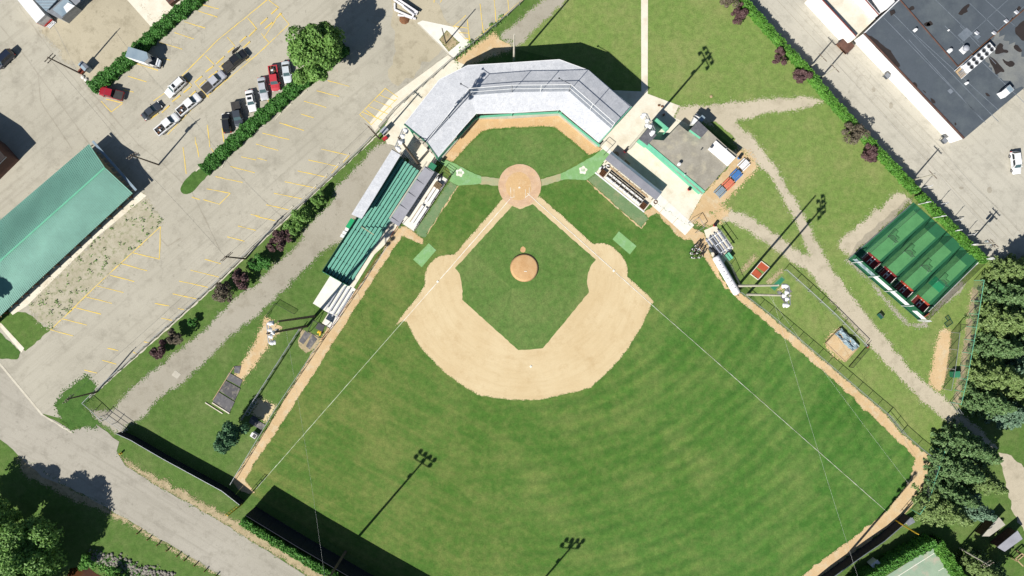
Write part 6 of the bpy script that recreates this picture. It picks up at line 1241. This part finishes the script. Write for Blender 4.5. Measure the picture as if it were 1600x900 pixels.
# ---------------------------------------------------------------- vegetation
leafmat('leaf_green', A(104, 152, 68), A(128, 172, 84), A(170, 200, 118))
leafmat('leaf_teal', A(80, 124, 82), A(98, 142, 98), A(140, 176, 136))
leafmat('leaf_bright', A(96, 158, 62), A(120, 180, 80), A(150, 200, 104))
leafmat('leaf_hedge', A(72, 134, 56), A(92, 154, 68), A(128, 178, 94), 1.4)
leafmat('leaf_cedar', A(80, 142, 58), A(98, 162, 64), A(142, 194, 90), 1.4)
leafmat('leaf_alley', A(82, 138, 50), A(104, 164, 60), A(142, 190, 88), .5)
leafmat('leaf_purple', A(116, 86, 86), A(94, 68, 70), A(160, 134, 128), 1.6)
leafmat('leaf_dusk', A(128, 118, 98), A(108, 98, 84), A(162, 152, 130), 1.6)
leafmat('needle', A(98, 134, 82), A(116, 150, 92), A(168, 192, 130), .8)
leafmat('needle_olive', A(118, 146, 82), A(136, 162, 92), A(186, 204, 136), .8)
leafmat('needle_blue', A(106, 140, 112), A(124, 158, 126), A(174, 202, 170), .8)
surf('bark', A(96, 80, 66), A(76, 64, 54), 2.0, .2, 6)
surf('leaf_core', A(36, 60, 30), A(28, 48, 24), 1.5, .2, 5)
surf('core_purple', A(52, 38, 42), A(42, 32, 36), 1.5, .2, 5)
def cards(P, N, size, rng, aspect=1.6, spread=.7):
    """leaf-sized quads at P, roughly facing N"""
    n = len(P); Nn = N + rng.normal(0, spread, (n, 3)); Nn /= np.linalg.norm(Nn, axis=1)[:, None] + 1e-9
    T = rng.normal(0, 1, (n, 3)); U = np.cross(Nn, T); U /= np.linalg.norm(U, axis=1)[:, None] + 1e-9; V = np.cross(Nn, U)
    s = (size * rng.uniform(.6, 1.3, n))[:, None]; U = U * s * .5; V = V * s * .5 * aspect
    c = np.stack([P - V, P + U * .9 - V * .1, P + V, P - U * .9 + V * .1], 1).reshape(-1, 3)
    return c
def cloud_mesh(name, co, mat, loc=(0, 0, 0)):
    me = bpy.data.meshes.new(name); n = len(co) // 4
    me.vertices.add(len(co)); me.vertices.foreach_set('co', (co - np.array(loc)).astype(np.float32).ravel())
    me.loops.add(n * 4); me.loops.foreach_set('vertex_index', np.arange(n * 4, dtype=np.int32)); me.polygons.add(n)
    me.polygons.foreach_set('loop_start', np.arange(0, n * 4, 4, dtype=np.int32)); me.polygons.foreach_set('loop_total', np.full(n, 4, dtype=np.int32))
    me.update(calc_edges=True); me.materials.append(MATS[mat]); return me
def crown_points(rng, R, Rz, zc, lobes, per, lobe_r=.34):
    P = []; Ns = []; ph = rng.uniform(0, 6.3, 4)
    for k in range(lobes):
        d = rng.normal(0, 1, 3); d /= np.linalg.norm(d)
        if d[2] < -.45: d[2] = -d[2] * .3
        az = math.atan2(d[1], d[0]); rs = 1 + .22 * math.sin(2 * az + ph[0]) + .16 * math.sin(3 * az + ph[1]) + .1 * math.sin(5 * az + ph[2])
        c = d * rng.uniform(.3, .86) * np.array([R * rs, R * rs, Rz]); lr = R * lobe_r * rng.uniform(.45, 1.15)
        q = rng.normal(0, 1, (per, 3)); q /= np.linalg.norm(q, axis=1)[:, None]; q[:, 2] = np.where(q[:, 2] < -.3, -q[:, 2], q[:, 2])
        rad = lr * rng.uniform(.4, 1.1, per) ** .5
        P.append(c + q * rad[:, None] + np.array([0, 0, zc])); Ns.append(q + np.array([0, 0, .35]))
    return np.concatenate(P), np.concatenate(Ns)
def tree(name, label, p, R, h, mat, seed, lobes=34, per=330, leaf=.42, cat='tree', group=None, zb=2.2):
    rng = np.random.default_rng(seed); t = thing(name, label, cat, W(*p), 0, group); zc = (h + zb) / 2; Rz = (h - zb) / 2
    P, N = crown_points(rng, R, Rz, zc, lobes, per); o = bpy.data.objects.new('crown', cloud_mesh('crown', cards(P, N, leaf, rng), mat)); COL.objects.link(o); o.parent = t
    MB().tube([(0, 0, 0), (.1, .05, h * .3), (0, 0, h * .62)], [R * .07 + .06, R * .05 + .04, .06], 10).build('trunk', 'bark', t)
    for k in range(7):
        a = k * .9 + seed; z0 = h * (.25 + .05 * k); MB().tube([(0, 0, z0), (R * .35 * math.cos(a), R * .35 * math.sin(a), z0 + R * .25), (R * .62 * math.cos(a), R * .62 * math.sin(a), z0 + R * .42)], [R * .03 + .03, R * .02 + .02, .02], 6).build('limb', 'bark', t)
    return t
tree('broadleaf_tree', 'large leafy green tree at the upper end of the lot median', (508, 102), 6.2, 13.0, 'leaf_green', 17, 38, 420, .42)
tree('broadleaf_tree', 'huge dense green tree filling the bottom left corner', (80, 846), 7.6, 12.0, 'leaf_green', 5, 110, 420, .46, zb=.8)
tree('broadleaf_tree', 'dark green tree at the left edge above the huge corner tree', (8, 802), 5.4, 10.0, 'leaf_green', 8, 70, 380, .44, zb=.8)
tree('broadleaf_tree', 'tree cut by the bottom left edge below the corner tree', (44, 905), 7.2, 13.5, 'leaf_green', 9, 70, 380, .46, zb=.8)
tree('broadleaf_tree', 'dark tree overhanging the lower end of the green shed', (-12, 470), 4.6, 11.0, 'leaf_green', 12, 26, 300, .42)
tree('riverside_bush', 'low bright green bush on the rocky bank by the muddy water', (141, 876), 1.7, 2.6, 'leaf_bright', 14, 14, 150, .3, 'bush', zb=.1)
tree('riverside_bush', 'low bright green bush among the bank rocks nearer the street', (186, 894), 1.9, 2.2, 'leaf_bright', 15, 14, 150, .3, 'bush', zb=.1)
# shrubs: purple-leaved and green, along the gravel path and on the park lawn
SH = [((1131, 3), 2.4, 'leaf_dusk', 'dusky purple shrub cut by the top edge on the park lawn'), ((1150, 27), 2.0, 'leaf_purple', 'purple shrub just below the one cut by the top edge'), ((1213, 95), 1.9, 'leaf_purple', 'round purple shrub on the park lawn opposite the dumpster'), ((1245, 128), 2.3, 'leaf_purple', 'broad purple shrub on the park lawn above the gravel tip'), ((1325, 212), 2.9, 'leaf_dusk', 'largest dusky shrub beside the hedge below the gravel tip'), ((1354, 245), 2.0, 'leaf_purple', 'purple shrub beside the hedge below the largest dusky shrub'),
      ((442, 376), 2.7, 'leaf_purple', 'purple shrub beside the green shrubs along the gravel path'), ((383, 434), 2.3, 'leaf_purple', 'purple shrub in the middle cluster along the gravel path'), ((356, 457), 2.8, 'leaf_dusk', 'dusky shrub at the lower end of the middle cluster'), ((281, 526), 2.3, 'leaf_dusk', 'grey-purple shrub touching the lowest purple one by the path'), ((256, 548), 2.1, 'leaf_purple', 'lowest purple shrub in the strip along the gravel path'),
      ((478, 340), 2.8, 'leaf_green', 'large green shrub beside the purple one along the gravel path'), ((502, 314), 2.0, 'leaf_green', 'narrow green shrub nearest the grandstand along the gravel path'), ((462, 356), 2.3, 'leaf_green', 'green shrub squeezed between the large green and purple ones'), ((411, 411), 2.2, 'leaf_hedge', 'dark green shrub between two purple groups by the path'), ((305, 504), 1.2, 'leaf_hedge', 'tiny sparse green sapling in the grass strip by the path')]
for i, (p, R, mt, l) in enumerate(SH):
    tree('round_shrub', l, p, R, R * 1.5 + .3, mt, 40 + i, 18 if R > 1.5 else 7, 150, .26, 'shrub', 'shrubs along the path and hedge', zb=.15)
# spruces
def spruce_mesh(seed, R, h, mat):
    rng = np.random.default_rng(seed); P = []; N = []
    z = .9
    while z < h - .3:
        r = R * (1 - z / h) ** .78 + .15; nb = int(5 + 6 * r / R); a0 = rng.uniform(0, 6.3)
        for b in range(nb):
            a = a0 + 2 * math.pi * b / nb + rng.normal(0, .2); rl = r * rng.uniform(.62, 1.18); n = int(16 + 52 * rl / R); z1 = z + rng.normal(0, .15)
            s = rng.uniform(.12, 1.0, n) ** .7; wdt = (.15 * rl * (1.1 - s) + .1) * (.6 + .6 * np.abs(np.sin(s * 9 + b)))
            side = rng.normal(0, 1, n) * wdt; droop = -.26 * rl * s ** 1.6 + .14 * rl * s ** 5
            x = np.cos(a) * s * rl - np.sin(a) * side; y = np.sin(a) * s * rl + np.cos(a) * side; zz = z1 + droop + rng.normal(0, .07, n) - np.abs(side) * .25
            P.append(np.stack([x, y, zz], 1)); N.append(np.stack([np.cos(a) * np.full(n, .35), np.sin(a) * np.full(n, .35), np.full(n, 1.0)], 1))
        z += rng.uniform(.55, .8)
    tp = np.stack([rng.normal(0, .1, 30), rng.normal(0, .1, 30), h - rng.uniform(0, .9, 30)], 1); P.append(tp); N.append(np.tile([0, 0, 1.], (30, 1)))
    P = np.concatenate(P); N = np.concatenate(N); return cloud_mesh('crown', cards(P, N, .34, rng, 1.6, .55), mat)
SM = {'dark': [spruce_mesh(1, 4.3, 13.5, 'needle'), spruce_mesh(2, 4.0, 12.5, 'needle')], 'olive': [spruce_mesh(3, 4.3, 13.5, 'needle_olive')], 'blue': [spruce_mesh(4, 3.9, 12.0, 'needle_blue')]}
TR = MB().tube([(0, 0, 0), (0, 0, 6), (0, 0, 12)], [.28, .16, .03], 8).build('trunk', 'bark'); TRM = TR.data; bpy.data.objects.remove(TR)
SP = [((1562, 424), 'olive', 'olive spruce at the top of the row by the alley end'), ((1596, 432), 'olive', 'olive spruce behind the topmost one at the right edge'), ((1553, 462), 'dark', 'dark spruce second down the row beside the boundary fence'), ((1590, 478), 'dark', 'dark spruce behind the second of the row at the right edge'), ((1545, 500), 'olive', 'olive spruce third down the row beside the boundary fence'), ((1582, 524), 'dark', 'dark spruce behind the third of the row'), ((1540, 541), 'dark', 'dark spruce level with the top of the net fence'), ((1576, 566), 'blue', 'blue-grey spruce behind the middle of the row'), ((1532, 583), 'olive', 'olive spruce opposite the teal bin'), ((1568, 606), 'olive', 'olive spruce behind the one opposite the teal bin'), ((1522, 624), 'dark', 'dark spruce just above the end of the gravel path'), ((1556, 640), 'blue', 'blue-grey spruce just above the driveway'),
      ((1482, 688), 'dark', 'dark spruce at the outfield corner, topmost of the lower group'), ((1508, 700), 'dark', 'dark spruce behind the topmost of the lower group'), ((1470, 722), 'dark', 'dark spruce at the left edge of the lower group'), ((1500, 738), 'olive', 'olive spruce in the middle of the lower group'), ((1464, 760), 'dark', 'dark spruce beside the right-field corner of the track'), ((1488, 778), 'blue', 'blue-grey spruce at the lower right of the lower group'), ((1452, 784), 'olive', 'olive spruce at the bottom of the lower group near the foul pole'), ((1512, 874), 'olive', 'olive spruce behind the pale crossarm pole by the court'), ((1540, 892), 'dark', 'dark spruce by the sheds in the bottom right corner')]
for i, (p, k, l) in enumerate(SP):
    t = thing('spruce_tree', l, 'tree', W(*p), i * 1.3, 'spruces along the right edge'); ms = SM[k]; o = bpy.data.objects.new('crown', ms[i % len(ms)]); o2 = bpy.data.objects.new('trunk', TRM)
    for q in (o, o2): COL.objects.link(q); q.parent = t
    s = .96 + .2 * ((i * 37) % 10) / 10
    if p[1] > 860: s *= .8
    t.scale = (s, s, s * (.92 + .1 * ((i * 13) % 7) / 7))
tree('broadleaf_tree', 'lone dark green tree on the grass beside the left bullpen', (372, 674), 3.1, 8.0, 'leaf_teal', 31, 30, 260, .36, zb=.8)
# hedges
def hedge(name, label, px, w, h, mat, dens=70, leaf=.26, core='leaf_core', hz=None, seed=1, group=None, taper=0):
    rng = np.random.default_rng(seed); P_ = [W(*p, hz if hz is not None else h * .6) * Vector((1, 1, 0)) for p in px]; t = thing(name, label, 'hedge', P_[0], 0, group)
    cm = MB(); P = []; N = []
    for a, b in zip(P_, P_[1:]):
        d = (b - a); L = d.length; d.normalize(); n = Vector((-d.y, d.x, 0)); k = max(1, int(L / 1.2))
        for i in range(k):
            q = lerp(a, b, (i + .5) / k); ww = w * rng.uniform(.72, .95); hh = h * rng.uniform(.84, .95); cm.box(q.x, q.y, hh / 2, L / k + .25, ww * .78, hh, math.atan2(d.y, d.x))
        m = int(L * (w + 2 * h) * dens); u = rng.uniform(0, 1, m); s = rng.uniform(-1, 1, m) * (w / 2 + h); top = np.abs(s) < w / 2
        wob = 1 + .16 * np.sin(u * L * 1.7 + seed) + .1 * np.sin(u * L * 4.1)
        y = np.where(top, s, np.sign(s) * w / 2) * wob; z = np.where(top, h, h - (np.abs(s) - w / 2)) + rng.normal(0, .1, m) + .12 * np.sin(u * L * 2.3 + 1)
        y = y + rng.normal(0, .09, m); z = np.clip(z, .05, None)
        bx = a.x + d.x * u * L + n.x * y; by = a.y + d.y * u * L + n.y * y
        P.append(np.stack([bx, by, z], 1)); ny = np.where(top, 0, np.sign(s)); N.append(np.stack([n.x * ny, n.y * ny, np.where(top, 1., .25)], 1))
    cm.build('core', core, t, world=True)
    o = bpy.data.objects.new('foliage', cloud_mesh('foliage', cards(np.concatenate(P), np.concatenate(N), leaf, rng), mat, tuple(P_[0]))); COL.objects.link(o); o.parent = t
    return t
hedge('hedge', 'long leafy hedge behind the red pickup and box truck', [(143, 138), (172, 116), (200, 93), (232, 62), (262, 34), (318, -10)], 2.3, 1.6, 'leaf_hedge', seed=2)
hedge('hedge', 'long leafy hedge on the median below the parked row', [(318, 266), (350, 236), (395, 194), (440, 156), (478, 122), (520, 86), (540, 74)], 2.4, 1.5, 'leaf_hedge', seed=3)
hedge('hedge', 'bright green hedge between the park lawn and the alley', [(1140, -30), (1158, -2), (1190, 34), (1226, 74), (1262, 112), (1300, 158), (1332, 192), (1368, 232), (1404, 270), (1432, 300)], 1.0, 2.4, 'leaf_alley', 60, .26, 'leaf_core', seed=4)
hedge('hedge', 'bright green hedge between the batting cage and the alley', [(1436, 304), (1462, 330), (1486, 354), (1512, 382), (1540, 408)], 1.0, 2.2, 'leaf_alley', 60, .26, 'leaf_core', seed=5)
hedge('cedar_hedge', 'tall green hedge along the outside of the left-field wall', [(392, 801), (440, 831), (500, 867), (562, 903), (682, 972)], 1.3, 5.7, 'leaf_cedar', 42, .3, hz=0, seed=6)
hedge('cedar_hedge', 'tall hedge along the upper side of the tennis court', [(1322, 908), (1360, 884), (1402, 860), (1446, 838)], 1.5, 3.9, 'leaf_cedar', 55, .28, hz=0, seed=7)
hedge('cedar_hedge', 'tall hedge along the right side of the tennis court', [(1452, 838), (1466, 860), (1486, 890), (1506, 922)], 1.5, 3.6, 'leaf_alley', 55, .28, hz=0, seed=8)
# weeds and rocks that nobody could count
def scatter_cards(name, label, cat, px_poly, n, size, mat, seed, z=.06, kind='stuff', clump=0):
    rng = np.random.default_rng(seed); poly = [tuple(W(*p)[:2]) for p in px_poly]; xs = [p[0] for p in poly]; ys = [p[1] for p in poly]; out = []
    def inside(x, y):
        c = False
        for i in range(len(poly)):
            (x1, y1), (x2, y2) = poly[i], poly[i - 1]
            if (y1 > y) != (y2 > y) and x < (x2 - x1) * (y - y1) / (y2 - y1) + x1: c = not c
        return c
    while len(out) < n:
        x, y = rng.uniform(min(xs), max(xs)), rng.uniform(min(ys), max(ys))
        if not inside(x, y): continue
        for k in range(max(1, int(rng.integers(1, clump + 1)) if clump else 1)): out.append((x + rng.normal(0, size), y + rng.normal(0, size), z + abs(rng.normal(0, size * .5))))
    P = np.array(out); o = bpy.data.objects.new(name, cloud_mesh(name, cards(P, np.tile([0, 0, 1.], (len(P), 1)), size, rng, 1.5, .8), mat)); COL.objects.link(o); tag(o, label, cat, None, kind); return o
scatter_cards('weeds', 'scattered green weeds on the bare strip beside the green shed', 'weeds', [(222, 305), (253, 345), (250, 353), (150, 447), (96, 497), (78, 515), (45, 480), (70, 450), (150, 375)], 420, .26, 'leaf_green', 21, clump=9)
scatter_cards('weeds', 'green weeds growing along the top fence and apron', 'weeds', [(708, 92), (722, 76), (735, 66), (790, 20), (796, 24), (742, 68), (714, 96)], 260, .3, 'leaf_green', 22, clump=8)
scatter_cards('weeds', 'rank weeds on the rocky bank by the muddy water', 'weeds', [(128, 874), (150, 862), (200, 876), (262, 905), (180, 910)], 900, .3, 'leaf_bright', 23, clump=4)
rk = MB(); rr = random.Random(4)
for k in range(420):
    u = rr.random(); px = 142 + u * 130 + rr.gauss(0, 4); py = 868 + u * 40 + rr.gauss(0, 6); c = W(px, py); s = rr.uniform(.12, .42)
    rk.lathe(c.x, c.y, [(s * .7, .0), (s, s * .35), (s * .6, s * .75), (s * .1, s * .85)], 5)
surf('stone', A(164, 158, 148), A(130, 124, 114), 1.2, .2, 4)
tag(rk.build('riprap', 'stone'), 'grey riprap stones along the bank in the bottom left', 'rocks', kind='stuff')
# ragged fringes where gravel and dirt meet the grass
def fringe(o, dens, width, mat, size, seed, z=.012, inward=True):
    rng = np.random.default_rng(seed); me = o.data; ed = {}
    for p in me.polygons:
        vs = list(p.vertices)
        for i in range(len(vs)): k = tuple(sorted((vs[i], vs[i - 1]))); ed.setdefault(k, []).append(p.index)
    P = []
    for (i, j), f in ed.items():
        if len(f) != 1: continue
        a, b = me.vertices[i].co, me.vertices[j].co; L = (b - a).length; c = me.polygons[f[0]].center; d = (b - a).normalized(); n = Vector((-d.y, d.x, 0))
        if n.dot(c - a) < 0: n = -n
        m = rng.poisson(L * dens)
        if abs(a.x) > 125 or abs(a.y) > 75: continue
        for k in range(m): q = a + (b - a) * rng.random() + n * (abs(rng.normal(0, width)) if inward else -abs(rng.normal(0, width))); P.append((q.x, q.y, a.z + z))
    if not P: return
    P = np.array(P); q = bpy.data.objects.new('edge_tufts', cloud_mesh('edge_tufts', cards(P, np.tile([0, 0, 1.], (len(P), 1)), size, rng, 1.3, .12), mat)); COL.objects.link(q); q.parent = o; q['kind'] = 'stuff'
for o in [x for x in bpy.data.objects if x.parent is None and x.type == 'MESH' and x.get('kind') == 'structure']:
    nm = o.name.split('.')[0]
    if nm in ('gravel_path', 'gravel_bed', 'bullpen_dirt', 'dirt_strip', 'road_shoulder', 'road_verge', 'dirt_apron', 'grass_wedge'):
        fringe(o, 9, .26, 'park_grass' if sum(v.co.x for v in o.data.vertices) > 0 else 'lawn', .2, 3); fringe(o, 4, .3, o.data.materials[0].name, .15, 4, -o.data.vertices[0].co.z + .022, False)
    elif nm in ('warning_track', 'infield_dirt', 'backstop_dirt', 'worn_turf', 'clay_pad'):
        fringe(o, 7, .1, 'field_grass', .15, 5)
    elif nm in ('weedy_strip', 'grass_island', 'dirt_yard'):
        fringe(o, 10, .4, o.data.materials[0].name, .25, 6, .002, False)
